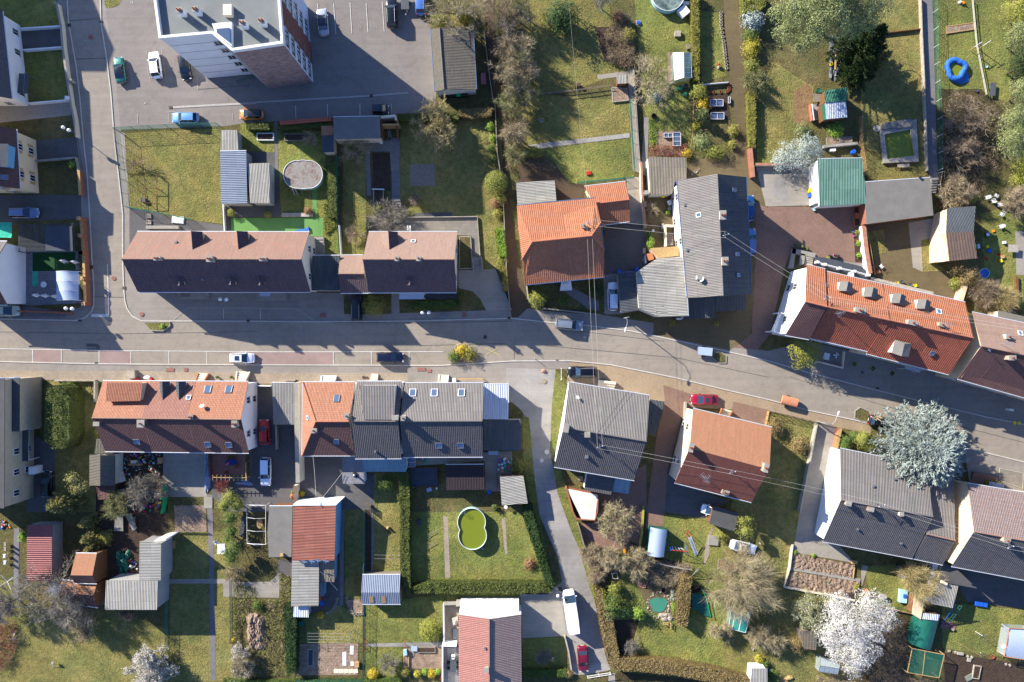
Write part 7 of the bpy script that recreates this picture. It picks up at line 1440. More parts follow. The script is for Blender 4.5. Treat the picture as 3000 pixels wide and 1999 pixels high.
tile(1,1);ring_pool('round garden pool with a cracked grey winter cover',[(378,36,126),(484,36,126),(430,36,130)],1.2,'pool_cover','wtrim',wz=.06);b=MB()
for x in(340,365,415,480):l=P('%d,170 %d,215'%(x,x+8),.6);b.tube((l[0].x,l[0].y,1.0),(l[1].x,l[1].y,0),.05 if x>400 else.16,'gmetal',5)
solo('pool_steps',b,'steps and struts leaning on the covered round pool','steps',W(400,190))
tile(2,0);ring_pool('large round pool with murky cover at the top edge',[(1435,-50,148)],1.2,'water_murky','wtrim',wz=.12);boxy('pool_platform','square white platform turned against the round pool','platform',1580,100,1.5,1.5,.9,'wtrim',38);boxy('pool_step','little white box step above the square platform','step',1600,28,1.0,.5,.6,'wtrim',-5)
tile(1,3);ring_pool('figure of eight pool with bright green water on the pool lawn',[(1981,95,127),(1990,219,127)],1.2,'water_green','wtrim',wz=.25,ladder=(1908,5));b=MB();v=W(2085,335,.3);b.disc(v,.22,0,.5,'gmetal',12);b.tube((v.x,v.y,.3),(v.x-.5,v.y+.3,.5),.04,'rubber',5);solo('pool_filter',b,'small grey filter pump beside the figure of eight pool','pump',v)
tile(3,0);r=thing('inflatable_pool','crumpled bright blue inflatable pool on the eastern lawn','pool',cen([W(1725,640)]));c=W(1725,635,.4);b=MB();n,k=36,8;V=[];rr=random.Random(4)
for i in range(n):
 a=2*math.pi*i/n;Rr=1.38*(1+.1*sin(3*a+.5)+.05*sin(5*a))
 for j in range(k):t=2*math.pi*j/k;q_=.46+.07*sin(4*a+j);V.append((c.x+cos(a)*(Rr+q_*cos(t)),c.y+sin(a)*(Rr*1.08+q_*cos(t)),.42+.36*sin(t)+rr.uniform(-.03,.03)))
b.raw(V,[[i*k+j,((i+1)%n)*k+j,((i+1)%n)*k+(j+1)%k,i*k+(j+1)%k]for i in range(n)for j in range(k)],'tarp_blue',None,True);b.mk('ring',r);b=MB();b.disc(c,1.25,.1,.32,'water_green',28,1,1.1);b.mk('water',r);b=MB();p=P('1640,700 1800,640 1845,690 1842,750 1770,775 1690,750',.1);b.prism([tuple(v[:2])for v in p],.05,.14,'tarp_blue');b.mk('ground_sheet',r)
r=thing('trampoline','rusty round trampoline ring on the shaded east lawn','trampoline',W(1248,722));c=W(1248,722,.7);b=MB();b.path([Vc((c.x+cos(i*math.pi/18)*2.4,c.y+sin(i*math.pi/18)*2.4,.7))for i in range(37)],.05,plain('rust','7a5a44',.8,.3),6);b.mk('ring',r)
for i in range(6):a=i*math.pi/3;b=MB();b.tube((c.x+cos(a)*2.4,c.y+sin(a)*2.4,.7),(c.x+cos(a)*2.4,c.y+sin(a)*2.4,0),.035,'rust',5);b.mk('leg',r)
r=thing('concrete_pond','rectangular concrete pond with olive green water','pond',W(1200,1300));O=P('1030,1160 1365,1095 1385,1485 1062,1500',.5);I=P('1070,1235 1310,1188 1352,1430 1098,1462',.5)
b=MB()
for i in range(4):j=(i+1)%4;b.prism([tuple(O[i][:2]),tuple(O[j][:2]),tuple(I[j][:2]),tuple(I[i][:2])],0,.5,'concrete')
b.mk('rim',r);b=MB();b.poly([(v.x,v.y,.12)for v in I][::-1],'water_green');b.mk('water',r)
b=MB();p=P('1045,1130 1320,1092 1330,1165 1040,1190',.7);b.prism([tuple(v[:2])for v in p],.5,.75,'bitumen');b.mk('slab',r);r=thing('round_table','mossy round stone slab at the pond corner','stone slab',W(1003,1180));b=MB();b.disc(W(1003,1180,.4),.55,0,.4,'stone',18);b.mk('slab',r)
fence('brown lattice fence beside the pond lawn',q(3,0,'835,1075 835,1320 870,1568')+q(3,1,'885,60'),1.5,6,'wd_pale','wd_brown',style='lattice')
table('stone bench with a round bowl below the concrete pond',1245,1522,1.9,.5,'stone','stone',3,.45,name='stone_bench')
fence('green wire fence on the east side of the asphalt path','1512,-40 1528,600 1555,1100 1560,1568',1.4,11,'green_wire','wtrim');wline('dark low wall on the west side of the asphalt path','1408,-40 1418,270 1438,700 1470,1568',.14,.8,'stone');wline('weathered board edge across the upper east lawn','1000,310 1420,262',.12,.5,'wd_brown')
bed('wood edged bed with leaning post on the far lawn','1640,240 1890,205 1905,270 1645,310',.2,'soil','wd_pale')
for i,(x,y,a)in enumerate(((1920,420,28),(2000,408,30))):l=P('%d,%d %d,%d'%(x-35,y+22,x+35,y-22),1.0);r=thing('clothes_post',('left','right')[i]+' leaning pale washing line post on the far lawn','clothes post',(l[0].x,l[0].y,0),0,'washing line posts');b=MB();b.tube((l[0].x,l[0].y,0),(l[0].x+.1,l[0].y+.1,2.2),.06,'wd_pale',6);b.mk('post',r);b=MB();b.tube((l[0].x-.5,l[0].y-.3,2.15),(l[0].x+.7,l[0].y+.5,2.15),.05,'wtrim',5);b.mk('crossbar',r)
table('grey rectangular bench table on the far lawn',2067,820,.95,2.1,'pl_grey','pl_grey',-5,.5,name='bench_table');b=MB();v=W(1780,20,.3);lump(b,(v.x-.2,v.y,0),(.3,.25,.5),'pl_white',8,3);lump(b,(v.x+.35,v.y-.1,0),(.3,.28,.5),'pl_orange',8,5);solo('ride_on_toy',b,'orange and white ride on toy at the top of the far lawn','toy',v)
pot('small turquoise ring pot on the far lawn',2010,612,.2,.2,'pool_wall');pot('dark pot with white rim beside the thicket',1920,832,.2,.3,'pl_grey');fence('bent wire line across the far lawn','1860,0 1900,420 1990,880',.7,5,'wire_pale','wd_grey',style='rail')
heap('pile of rubbish sacks and scrap under the dark spruce',620,520,.9,3.6,.8,'pl_grey','rubbish_pile','rubbish',5,26);b=MB();v=W(580,588,.8)
for k in range(4):b.path([Vc((v.x+cos(i*math.pi/8)*(.28-.03*k),v.y+sin(i*math.pi/8)*(.34-.03*k),.82+k*.03))for i in range(17)],.025,'pl_yellow',4)
solo('hose',b,'coil of yellow hose on the rubbish pile','hose',(v.x,v.y,.75));b=MB();p=P('622,460 632,460 625,640 610,640',1.0);b.prism([tuple(k[:2])for k in p],.9,1.0,'wd_pale');solo('plank',b,'long pale planks on the rubbish pile','plank',W(620,550))
pot('green water tub beside the green hut',468,832,.38,.7,'grmetal');table('garden table cluttered with pots left of the hut',460,900,1.6,1.3,'wd_grey',rz=0,h=.6);wline('white and rust railing of the hut terrace','392,955 410,1105',.08,.9,plain('rail_rust','a86a58',.7,.3));wline('white top board of the hut terrace','405,955 425,1105',.1,.95,'wtrim')
boxy('terrace_slab','concrete terrace slab left of the hut','terrace',455,1030,1.7,2.6,.12,'concrete',3);bed('long planter trough below the bright green bush','540,1262 775,1255 775,1305 545,1330',.4,'soil','wd_grey',name='planter_box');wline('grey retaining wall behind the green car port','520,1345 825,1315',.4,.9,'concrete')
b=MB();v=W(790,1392,.9);b.disc(v,.32,0,.95,'pl_blue',16);solo('blue_barrel',b,'blue plastic barrel behind the green car port','barrel',v);boxy('chest','white storage chest behind the green car port','chest',598,1378,.9,.35,.7,'wtrim',2)
# ---- north allotments
tile(2,0)
A_,D_=P('1478,486 1494,738',1.8);B_,C_=P('1642,488 1652,714',1.8);R1_,R2_=P('1576,483 1580,712',2.6)
r=thing('greenhouse','greenhouse with one milky white and one clear roof side','greenhouse',cen([A_,B_,C_,D_]));MB().slab([A_,D_,R2_,R1_],.02,'pl_white').mk('white_roof_pane',r);MB().slab([B_,C_,R2_,R1_],.02,'glass_green').mk('clear_roof_pane',r);b=MB()
for u,v in((A_,D_),(B_,C_)):b.raw([(u.x,u.y,0),(v.x,v.y,0),tuple(v),tuple(u)],[[0,1,2,3]],'glass_green')
b.raw([(D_.x,D_.y,0),(C_.x,C_.y,0),tuple(C_),tuple(R2_),tuple(D_)],[[0,1,2,3,4]],'glass_green');b.mk('side_pane',r);b=MB()
for i in range(6):t=i/5;b.path([A_.lerp(D_,t),R1_.lerp(R2_,t),B_.lerp(C_,t)],.03,'wtrim',4)
b.path([A_,R1_,B_,C_,R2_,D_,A_],.035,'wtrim',4);b.tube(R1_,R2_,.04,'wtrim',4);b.mk('frame',r)
G_='cold frames in the north allotments'
cframe('upper blue glazed cold frame by the conifer',1822,915,1940,975,group=G_);cframe('lower blue glazed cold frame by the conifer',1828,1035,1948,1095,group=G_);cframe('small glazed cold frame on the brown soil patch',1398,1225,1475,1262,group=G_);cframe('tall glazed cold frame on the brown soil patch',1480,1218,1550,1340,.8,group=G_,n=3);cframe('narrow glazed frame beside the terracotta ring edging',1988,890,2006,948,.4,group=G_,n=1)
def rings(label,pts,n,rr,m='clay',z=.22,name='ring_edging',r2=None):
 l=px(pts);k=MB();tot=[]
 for i in range(n):
  t=i/(max(n-1,1))*(len(l)-1);a=min(int(t),len(l)-2);f=t-a;p=wp((l[a][0]+(l[a+1][0]-l[a][0])*f,l[a][1]+(l[a+1][1]-l[a][1])*f));tot.append(p)
 c=cen(tot);root=thing(name,label,'edging',c)
 for p in tot:k=MB();k.lathe((p.x,p.y,0),[(rr,0),(rr,z),(rr*.78,z),(rr*.78,.04),(0,.04)],m,12);k.mk('ring',root)
 return root
rings('row of planted stone rings along the gravel lane','1918,120 1920,240 1945,400 1955,500 1970,630',18,.24,'stone');rings('line of terracotta half rings below the narrow lawn','1990,775 1992,830 1970,850 1800,855',10,.22)
rings('big dark tyre planter at the concrete path','1180,912 1180,912',1,.42,'stone',.3,'planter_ring');rings('oval dark planter with a white stone on the garden lawn','1302,1070 1302,1070',1,.4,'rubber',.35,'planter_ring');rings('round concrete planter ring on the rough north lawn','268,1110 268,1110',1,.36,'stone',.3,'planter_ring')
boxy('stone_table','square pale stone table beside a small ring','stone table',1524,308,.95,.9,.5,'stone');b=MB();v=W(1162,207,.2);b.box((v.x,v.y,0),(.8,.8,.1),'stone',0,0);b.disc(v,.28,.1,.3,'pl_blue',14);solo('bird_bath',b,'square slab with a blue round bowl on the north lawn','bird bath',v)
b=MB();v=W(1905,610,.6);lump(b,(v.x,v.y,0),(.22,.3,.6),'stone',8,2);lump(b,(v.x,v.y+.35,.3),(.25,.2,.35),'pl_red',8,3);solo('garden_gnome',b,'little figure with a red top on the narrow lawn','garden figure',v)
wline('pale coping wall along the concrete path','1118,640 1140,1000 1165,1380 1180,1568',.2,.7,'concrete');fence('green wire fence on the left of the concrete path','1078,930 1100,1300 1120,1568',1.2,5);fence('low fence between the two rough north lawns','240,880 560,845 900,800',.9,6,'wd_grey','wd_pale',style='rail')
wline('white post and rail beside the terracotta rings','1742,775 1990,755',.08,.6,'wtrim');bed('heart shaped dry planting with stone rim','915,800 1060,810 1072,925 925,940',.3,'soil','sill')
b=MB();v=W(608,785,.4);b.disc((v.x+.1,v.y+.1),.3,0,.6,'bark',10);b.disc((v.x-.35,v.y-.2),.22,0,.4,'bark',10);solo('tree_stump',b,'pair of tree stumps on the rough north lawn','stump',v)
for i,(x,y)in enumerate(((1545,805),(1600,790),(1590,865))):b=MB();v=W(x,y,.7);b.disc(v,.4-.05*i,0,.8,'grmetal' if i!=1 else 'bitumen_blue',16);solo('water_tank',b,('pale green round water tank below the greenhouse','dark blue water tank behind the greenhouse','dark green tub in the shade below the greenhouse')[i],'water tank',v)
boxy('compost_bin','small dark crate at the hedge beside the stone table','crate',1624,425,.6,.8,.5,'wd_grey',10);b=MB();b.path(P('1640,1350 1665,1200 1665,900',.5),.04,'wd_pale',4);solo('wooden_rail',b,'curved thin wooden rail beside the garden lawn','rail',W(1655,1150))
tile(2,1)
wline('long orange topped boundary wall beside the grey house yard',q(2,0,'1185,1490 1190,1568')+q(2,1,'1195,200 1215,380 1228,520'),.22,1.5,'creaml',plain('orange_cap','a0705a',.8,.25));wline('pink brick wall top at the upper end of the paved yard',q(2,0,'2190,1360 2210,1568')+q(2,1,'2215,60'),.5,1.1,'brick_wall','orange_cap');wline('little orange tiled wall section beside the blue spruce',q(2,0,'2235,1510 2352,1512')+q(3,0,'240,1505'),.3,.9,'creaml','orange_cap')
fence('green wire fence below the bright north lawn','600,120 850,95 1115,70',1.2,5);boxy('lawn_mower','red robot like lawn mower on the bright north lawn','lawn mower',705,22,.7,.5,.3,'pl_red',10);wheelie('yellow lidded wheelie bin behind the mossy shed',1390,228,'pl_yellow','pl_yellow');table('white square garden table by the white house wall',1450,295,.7,.8,'pl_white',rz=25)
pot('terracotta pot above the white square table',1448,255,.25,.25);pot('round glass topped pot beside the table',1448,350,.3,.3,'gmetal');pot('small pale pot beside the ivy',1270,488,.15,.25);pot('lone white pot on the courtyard edge',1300,552,.2,.3,'wtrim');boxy('bench_box','pale grey box bench at the boundary wall','bench',1225,305,.5,.9,.45,'sill');boxy('bench_box','second pale grey box bench by the balcony steps','bench',1387,512,.4,.9,.5,'sill')
r=thing('cellar_stairs','sunken stairwell framed in pale wall beside the balcony','stairs',W(1445,600));
for s,w in(('1408,505 1482,508',.16),('1408,505 1415,695',.16)):
 p=P(s,1.0);b=MB();d=(p[1]-p[0]).normalized();o=Vc((-d.y,d.x,0))*w;b.prism([tuple((p[0]+o)[:2]),tuple((p[1]+o)[:2]),tuple((p[1]-o)[:2]),tuple((p[0]-o)[:2])],0,1.0,'creaml');b.mk('wall',r)
b=MB()
for i in range(6):v=W(1450,580+i*20,.3);b.box((v.x,v.y,0),(1.0,.3,.1+.1*i),'wd_grey',0,.02)
b.mk('treads',r)
for i,(x,y,s)in enumerate(((988,925,.7),(1150,905,.9))):b=MB();v=W(x,y,1.0);b.disc(v,.32,0,1.0,'pl_blue',16);solo('blue_barrel',b,('blue barrel at the left corner of the mossy garage','blue barrel beside the workshop wall')[i],'barrel',v)
boxy('trough','white trimmed trough on the dark paved court','trough',1215,737,.45,.9,.4,'sill');boxy('trough','slim white trough beside the balcony','trough',1228,812,.25,1.4,.4,'wtrim');pot('grey pot beside the slim white trough',1210,820,.22,.3,'gmetal');boxy('roof_hood','brown red tiled hood over the cellar entrance','hood',1272,790,.9,1.1,1.6,'brick_cap',15)
boxy('cabinet','white meter cabinet in the shaded workshop bed','cabinet',1537,1362,.7,.3,.9,'wtrim');wline('low kerb wall of the orange house front garden','135,1060 150,1180 230,1265',.18,.5,'sill');wline('shaded front garden wall towards the street','280,1265 820,1325',.18,.6,'concrete')
for i,(x,y,rr)in enumerate(((1690,9,.26),(1655,32,.18),(1715,-8,.16))):rings(('large','middle','small')[i]+' pale millstone on the gravel behind the grey house','%d,%d %d,%d'%(x,y,x,y),1,rr,'stone',.15,'millstone')
tile(3,1)
wline('white garden wall with orange tiled top down to the terrace','880,505 905,740 940,945',.55,1.5,'wwall','orange_cap');wline('white side wall of the green car port','440,-60 448,300',.4,2.4,'wwall');b=MB();b.path([W(910,530,1.2),W(945,720,1.2),W(985,960,1.0)],.06,'wd_pale',5);solo('wooden_rail',b,'long bent wooden pole leaning on the tiled wall','pole',W(945,720))
bed('brick bed with red plants below the green car port','785,330 845,330 850,510 790,515',.4,'soil_dark','brick_wall');boxy('planter','orange red planter inside the brick bed','planter',822,415,.6,.9,.5,'brick_cap')
wheelie('yellow topped bin beside the green car port',400,180,'pl_yellow','pl_yellow');wheelie('blue wheelie bin below the yellow topped one',400,225,'pl_blue','pl_blue');pot('turquoise rimmed tub at the yard corner',424,350,.32,.35,'pool_wall')
for i,(x,y,w)in enumerate(((262,685,'dark'),(316,698,'white flowered'),(362,718,'green'))):pot(w+' potted plant in the row on the yard corner',x,y,.24,.4,'pl_grey',.22,'lf_green','pots on the yard corner')
pot('dark tub near the brick bed',778,558,.25,.3,'pl_grey');pot('dark tub next to the first shrub',830,528,.24,.3,'pl_grey');pot('magenta pot at the edge of the yard',784,602,.14,.25,'pl_pink');pot('terracotta bowl above the middle shrub',812,640,.2,.2)
b=MB();v=W(615,780,.6);b.tube((v.x-.5,v.y,.35),(v.x-.5,v.y,.36),.01,'rubber')
for s in(-.6,.6):b.tube((v.x+s,v.y-.06,.3),(v.x+s,v.y+.06,.3),.3,'rubber',14)
b.box((v.x,v.y,0),(.9,.3,.35),'pl_grey',R(-10),.4);b.box((v.x-.2,v.y+.1,0),(.4,.2,.3),'pl_red',R(-10),.6);b.tube((v.x-.6,v.y,.3),(v.x-.4,v.y,1.0),.04,'alu');b.tube((v.x-.4,v.y-.3,1.0),(v.x-.4,v.y+.3,1.0),.03,'alu');solo('motorcycle',b,'grey and red motorcycle parked above the terrace railing','motorcycle',v)
boxy('toolbox','yellow green box beside the motorcycle','box',558,800,.4,.4,.4,'lf_yg');r=thing('roof_terrace','raised grey terrace with white railing along the orange terrace','terrace',W(700,920));b=MB();p=P('440,790 530,800 860,880 940,950 930,1000 560,900 440,860',1.0);b.prism([tuple(v[:2])for v in p],0,.9,'bitumen_blue');b.mk('deck',r);l=P('460,840 528,862 665,896 800,925 930,960',1.9)
for a,c in zip(l,l[1:]):b=MB();b.tube(a,c,.06,'wtrim',5);[b.tube(a.lerp(c,i/8),a.lerp(c,i/8)-Vc((0,0,1)),.02,'wtrim',4)for i in range(8)];b.mk('railing',r)
for a in l:b=MB();b.box((a.x,a.y,0),(.35,.35,1.1),'wtrim',R(-15),.9);b.mk('pier',r)
table('round white table on the raised terrace',762,958,1.0,1.0,'pl_white',rnd=True,h=1.65);r=thing('cellar_entrance','grey stone rimmed cellar entrance at the corner of the yard','stairs',W(290,780))
for s in('228,715 440,760 430,800 215,760','228,715 260,722 235,900 190,900','300,760 345,770 330,860 290,870'):b=MB();p=P(s,.6);b.prism([tuple(v[:2])for v in p],0,.6,'concrete');b.mk('wall',r)
b=MB();[b.box((W(375,800+i*18,.3).x,W(375,800+i*18,.3).y,0),(1.3,.3,.5-.08*i),'stone',R(-12),.01)for i in range(5)];b.mk('treads',r)
r=thing('balcony','white balustraded balcony at the white gable end','balcony',W(110,1400));b=MB();p=P('30,1480 100,1310 165,1330 150,1510',2.6);b.prism([tuple(v[:2])for v in p],2.4,2.6,'wtrim');b.mk('deck',r);b=MB()
for a,c in zip(p,p[1:]+p[:1]):b.tube(a+Vc((0,0,1)),c+Vc((0,0,1)),.06,'wtrim',5);[b.tube(a.lerp(c,i/9),a.lerp(c,i/9)+Vc((0,0,1)),.035,'wtrim',5)for i in range(10)]
b.mk('balustrade',r);b=MB();[b.tube((v.x,v.y,0),(v.x,v.y,2.4),.12,'wtrim',8)for v in p];b.mk('column',r)
chair('white chair on the shaded drive below the tiled wall',1045,878,40);boxy('seat_cushion','red brown wooden seat beside the white chair','seat',1015,932,.6,.5,.4,'brick_cap',30);pot('rusty hoop bin against the tiled wall',975,890,.3,.5,'rust')
for i,(x,y,a)in enumerate(((2020,245,200),(2102,228,60),(2075,275,120),(2130,312,180),(2155,402,240),(2148,512,200))):chair(('white chair at the upper left of the chair group','white chair at the upper right of the chair group','white chair in the middle of the chair group','white lounge chair beside the small orange stool','tipped white chair below the group','cream chair on the sunlit eastern lawn')[i],x,y,a,group='plastic chairs on the eastern lawn')
boxy('stool','small orange stool beside a white chair','stool',2175,325,.35,.35,.4,'pl_orange');boxy('toy_box','yellow toy crate on the eastern lawn','toy',2020,700,.4,.4,.3,'pl_yellow',20);boxy('toy_box','blue toy crate on the eastern lawn','toy',2037,736,.6,.5,.3,'pl_blue',-10);boxy('toy_box','light blue box at the edge of the dark lawn','toy',1937,695,.4,.7,.4,'pool_wall',10)
table('pale table with things on it at the eastern path',2255,715,1.6,1.2,'sill',rz=-3);boxy('toy_box','beige toy box near the pale table','toy',2160,792,.6,.5,.3,'wd_pale',10);boxy('toy_box','bright yellow ride on toy below the beige box','toy',2145,828,.4,.5,.3,'pl_yellow',30);boxy('toy_car','small red toy car on the sunlit grass','toy',2010,806,.5,.3,.25,'pl_red',-30);heap('red and white toy heap by the sandbox',2130,775,.35,.35,.35,'pl_red','toy_heap','toys',3,5)
b=MB();v=W(2020,588,.5);b.box((v.x,v.y,0),(.6,.7,.5),'pl_grey',R(20),.0);b.box((v.x,v.y,0),(.45,.5,.06),'pl_white',R(20),.5);solo('cooler',b,'grey box with white lid on the eastern lawn','box',v);boxy('toy_box','orange cushion left of the cream chair','cushion',2075,555,.4,.35,.2,'pl_orange',15);boxy('paper_bin','white cube stool near the eastern path','stool',2178,660,.4,.4,.4,'pl_white')
ring_pool('small round blue paddling pool with a sagging cover',[(1990,945,44)],.4,'tarp_blue','pool_wall','pool_wall',name='paddling_pool',wz=.04);boxy('toy_box','round orange lid in the dry bushes','lid',2087,1124,.5,.4,.25,'pl_orange',30);b=MB();p=P('2155,1275 2240,1270 2245,1305 2180,1302',.3);b.prism([tuple(k[:2])for k in p],0,.4,'tarp_blue');solo('tarpaulin',b,'blue tarpaulin above the long grey canopy','tarpaulin',cen(p))
wline('brown garden wall behind the terrace back edge','950,990 1520,1128',.45,.9,'sill');wline('brown wooden edge of the eastern sandbox','2290,970 2295,1180',.4,.5,'wd_brown');wline('pointed pale rock wall at the terrace end','1815,1050 1770,1200',.8,1.4,'creamw')
for i,(x,y,m)in enumerate(((1190,1030,'lf_gold'),(1355,1055,'pl_yellow'),(1235,1020,'pl_grey'),(1312,1050,'pl_grey'))):pot(('yellow green plant tub','square yellow tub','grey bin left of the black sack','black sack beside the yellow tub')[i]+' at the back wall of the terrace',x,y,.26,.5,m)
fence('pale fence posts beside the old barn','1565,25 1545,140 1600,330',1.2,3,'wd_grey','wtrim',style='rail');steps('garden steps between flat garage and barn','1492,75 1550,70 1555,200 1500,205',6,.9,'concrete');boxy('vent_box','small black box lying on the flat grey garage roof','box',1306,98,.35,.25,.25,'rubber',30,3.1)
wline('bed wall around the barn lean-to','1520,640 1522,848 1560,840',.12,.6,'creaml')
# ---- south side of the street
tile(0,2)
steps('pale entrance steps of the third terrace house, left','1812,362 1890,362 1912,298 1815,295',4,.9,'creaml',side='brick_cap');steps('wide pale entrance steps at the right terrace end','2180,365 2262,365 2292,280 2175,278',4,.9,'creaml',side='creaml');boxy('rubble_box','pale stone pillar block with rubble on the pavement','pillar',1200,305,1.3,1.3,.9,'stone',3)
for i,(x,y)in enumerate(((1245,350),(1268,350),(1385,350))):boxy('folding_chair',('left','middle','right')[i]+' red folding chair in front of the west terrace','chair',x,y,.3,.5,.5,'pl_red',30,group='red folding chairs')
dish(None,1345,336,.45,1.8,80).__setitem__('label','white satellite dish on a pole in front of the west terrace');bpy.data.objects['satellite_dish'];[o.__setitem__('category','satellite dish')for o in COL.objects if o.name.startswith('satellite_dish')and o.parent is None]
pot('ball shaped plant between the two entrance steps',1995,330,.2,.3,'clay',.22,'lf_green');pot('second ball shaped plant nearer the wide steps',2125,330,.2,.3,'clay',.22,'lf_green');wline('grey stone garden wall at the top of the west lawn','500,362 870,362',.2,.8,'stone');wline('mossy garden wall beside the west terrace corner','868,370 865,560',.25,.9,'stone')
b=MB();a,c=W(815,390,.1),W(835,465,.1);[b.tube(a+Vc((s,0,0)),c+Vc((s,0,0)),.035,'wd_pale',4)for s in(-.12,.12)];[b.tube(a.lerp(c,i/6)-Vc((.12,0,0)),a.lerp(c,i/6)+Vc((.12,0,0)),.02,'wd_pale',4)for i in range(7)];solo('ladder',b,'thin wooden ladder lying on the west lawn','ladder',a)
rr=random.Random(5)
cols=['pl_white','pl_green','pl_blue','pl_red','pl_orange','pl_grey','wd_pale','stone','pool_wall','pl_pink','pl_grey','wd_grey']
def clutter(label,pts,n,s=.35,hh=.4,z=0):
 l=px(pts);xs=[p[0]for p in l];ys=[p[1]for p in l];b=MB()
 for i in range(n):v=wp((rr.uniform(min(xs),max(xs)),rr.uniform(min(ys),max(ys))));b.box((v.x,v.y,0),(s*rr.uniform(.3,1.3),s*rr.uniform(.3,1),hh*rr.uniform(.3,1)),rr.choice(cols),rr.uniform(0,3),z+.02)
 c=cen(P(pts));return tag(b.mk('clutter',None,Vc((c.x,c.y,0))),label,'clutter',None,'stuff')
clutter('heap of colourful household clutter against the terrace back wall','1080,1030 1480,1130',80,.28,.3);clutter('second band of clutter in the shaded yard','1130,1150 1480,1230',40,.25,.2);clutter('scattered bits around the cluttered yard trees','1120,1440 1500,1568',46,.3,.25);tile(1,2);clutter('heap of coloured bags by the striped shed','2220,1080 2352,1190',46,.4,.6);tile(0,2)
boxy('work_table','pale long board across the clutter','board',1238,1137,2.0,.2,.7,'wd_pale');boxy('cabinet','green and cream cabinet in the clutter','cabinet',1225,1110,.9,.5,.6,'creaml');boxy('loose_board','orange board standing in the clutter','board',1460,1100,.5,.9,.9,'wd_pale')
b=MB();p=P('1060,1110 1085,1110 1135,1290 1065,1310',.8);b.prism([tuple(k[:2])for k in p],0,.8,'wtrim');solo('shelter_wall',b,'white leaning panels beside the grey tiled shed','panels',cen(p));b=MB();p=P('1085,1365 1145,1355 1135,1420 1095,1430',1.0);b.prism([tuple(k[:2])for k in p],.9,1.0,'stone');b.box((*cen(p)[:2],0),(.8,.8,.9),'wd_grey',0,0);solo('rabbit_hutch',b,'small hutch with a pale slab roof below the white panels','hutch',cen(p))
fence('green plastic windbreak beside the concrete driveway','1530,1310 1545,1400 1520,1568',1.6,4,'bin_lid_green','grmetal',style='sheet');heap('crumpled pale blue plastic sheeting along the driveway wall',1905,1190,.55,3.6,.6,'tarp_grey','pl_sheeting','sheeting',7,22);fence('dark fence between driveway and brown terrace','1940,1035 1955,1240',1.3,4,'wd_brown','wd_brown',style='board')
table('blue oval table on the red brown terrace',2125,1110,1.9,1.0,plain('cloth_blue','16306e',.8,.1),rnd=True);boxy('cushion','pink cushion lying on the blue oval table','cushion',2105,1120,.55,.25,.08,plain('pink','d06070',.8),35,.75)
for i,(x,y,a)in enumerate(((2105,1070,90),(2140,1068,90),(2168,1150,-60),(2085,1205,20))):chair(('brown chair above the blue table, left','brown chair above the blue table, right','brown chair below the blue table','brown chair alone at the terrace edge')[i],x,y,a,'wd_brown','brown chairs on the terrace')
r=thing('pergola','pale ladder like pergola beam at the foot of the brown terrace','pergola',W(2110,1255));b=MB();l=P('1955,1252 2265,1256',2.3);b.tube(l[0],l[1],.06,'wd_pale',5);b.mk('beam',r)
for i in range(9):b=MB();v=l[0].lerp(l[1],i/8);b.tube(v+Vc((0,.45,.05)),v-Vc((0,.45,-.05)),.04,'wd_pale',4);b.mk('rafter',r)
for v in l:b=MB();b.tube((v.x,v.y,0),v,.06,'wd_pale',5);b.mk('post',r)
b=MB();l=P('2258,1120 2260,1280',2.2);b.tube(l[0],l[1],.06,'wd_pale',5);b.tube((l[0].x,l[0].y,0),l[0],.05,'wd_pale',5);solo('garden_gate',b,'pale gate frame at the right of the brown terrace','gate',l[0]);fence('timber stair lattice beside the white gable','2300,990 2335,1000 2340,1220',1.6,4,'wd_brown','wd_brown',style='rail')
heap('pale crumpled tarpaulin under the pergola beam',2240,1300,1.6,.45,.45,'tarp_grey','tarpaulin','tarpaulin',9,12);boxy('path_slab','bright concrete slab at the start of the garden path','slab',1912,1485,1.35,1.8,.1,'concrete')
tile(0,3)
for i,(s,w)in enumerate((('1058,20 1125,18 1130,178 1045,178','left'),('1150,30 1200,10 1258,155 1215,175','right'))):b=MB();p=P(s,.5);b.prism([tuple(k[:2])for k in p],.35,.42,'fibre_pale');b.box((*cen(p)[:2],0),(.9,1.5,.34),'wd_grey',0,0);solo('corrugated_sheet',b,w+' corrugated sheet lying in the dark yard','panel',cen(p))
heap('rumpled teal tarpaulin in the middle of the dark yard',1125,470,1.1,1.9,.7,'tarp_green','tarpaulin','tarpaulin',11,16);clutter('buckets and scraps in the dark yard','1190,420 1270,600',26,.3,.35);clutter('scraps along the inner barn wall','1040,600 1270,640',22,.3,.25);clutter('garden junk in front of the little west patio','0,80 100,150',18,.3,.3)
p=P('1412,250 1530,250 1545,262 1410,278',4.3);boxy('pallet','wooden pallet leaning beside the barn wing','pallet',1583,302,.9,1.2,.14,'wd_pale');wline('white panel on the barn wing ridge','1420,268 1522,255',.2,4.5,'wtrim')
table('white square garden table on the narrow lawn',2032,325,1.2,1.1,'pl_white',rz=5);chair('white garden chair above the white square table',1985,285,-50,group='white chairs around the square table');chair('white garden chair left below the square table',2012,360,90,group='white chairs around the square table');chair('white garden chair right below the square table',2050,362,90,group='white chairs around the square table')
for i,(x,y)in enumerate(((45,298),(45,342),(38,405),(42,465))):chair(('grey chair uppermost on the western patio','grey chair second on the western patio','white round backed chair third on the western patio','white round backed chair lowest on the western patio')[i],x,y,180,'sill' if i<2 else 'pl_white','chairs on the western patio')
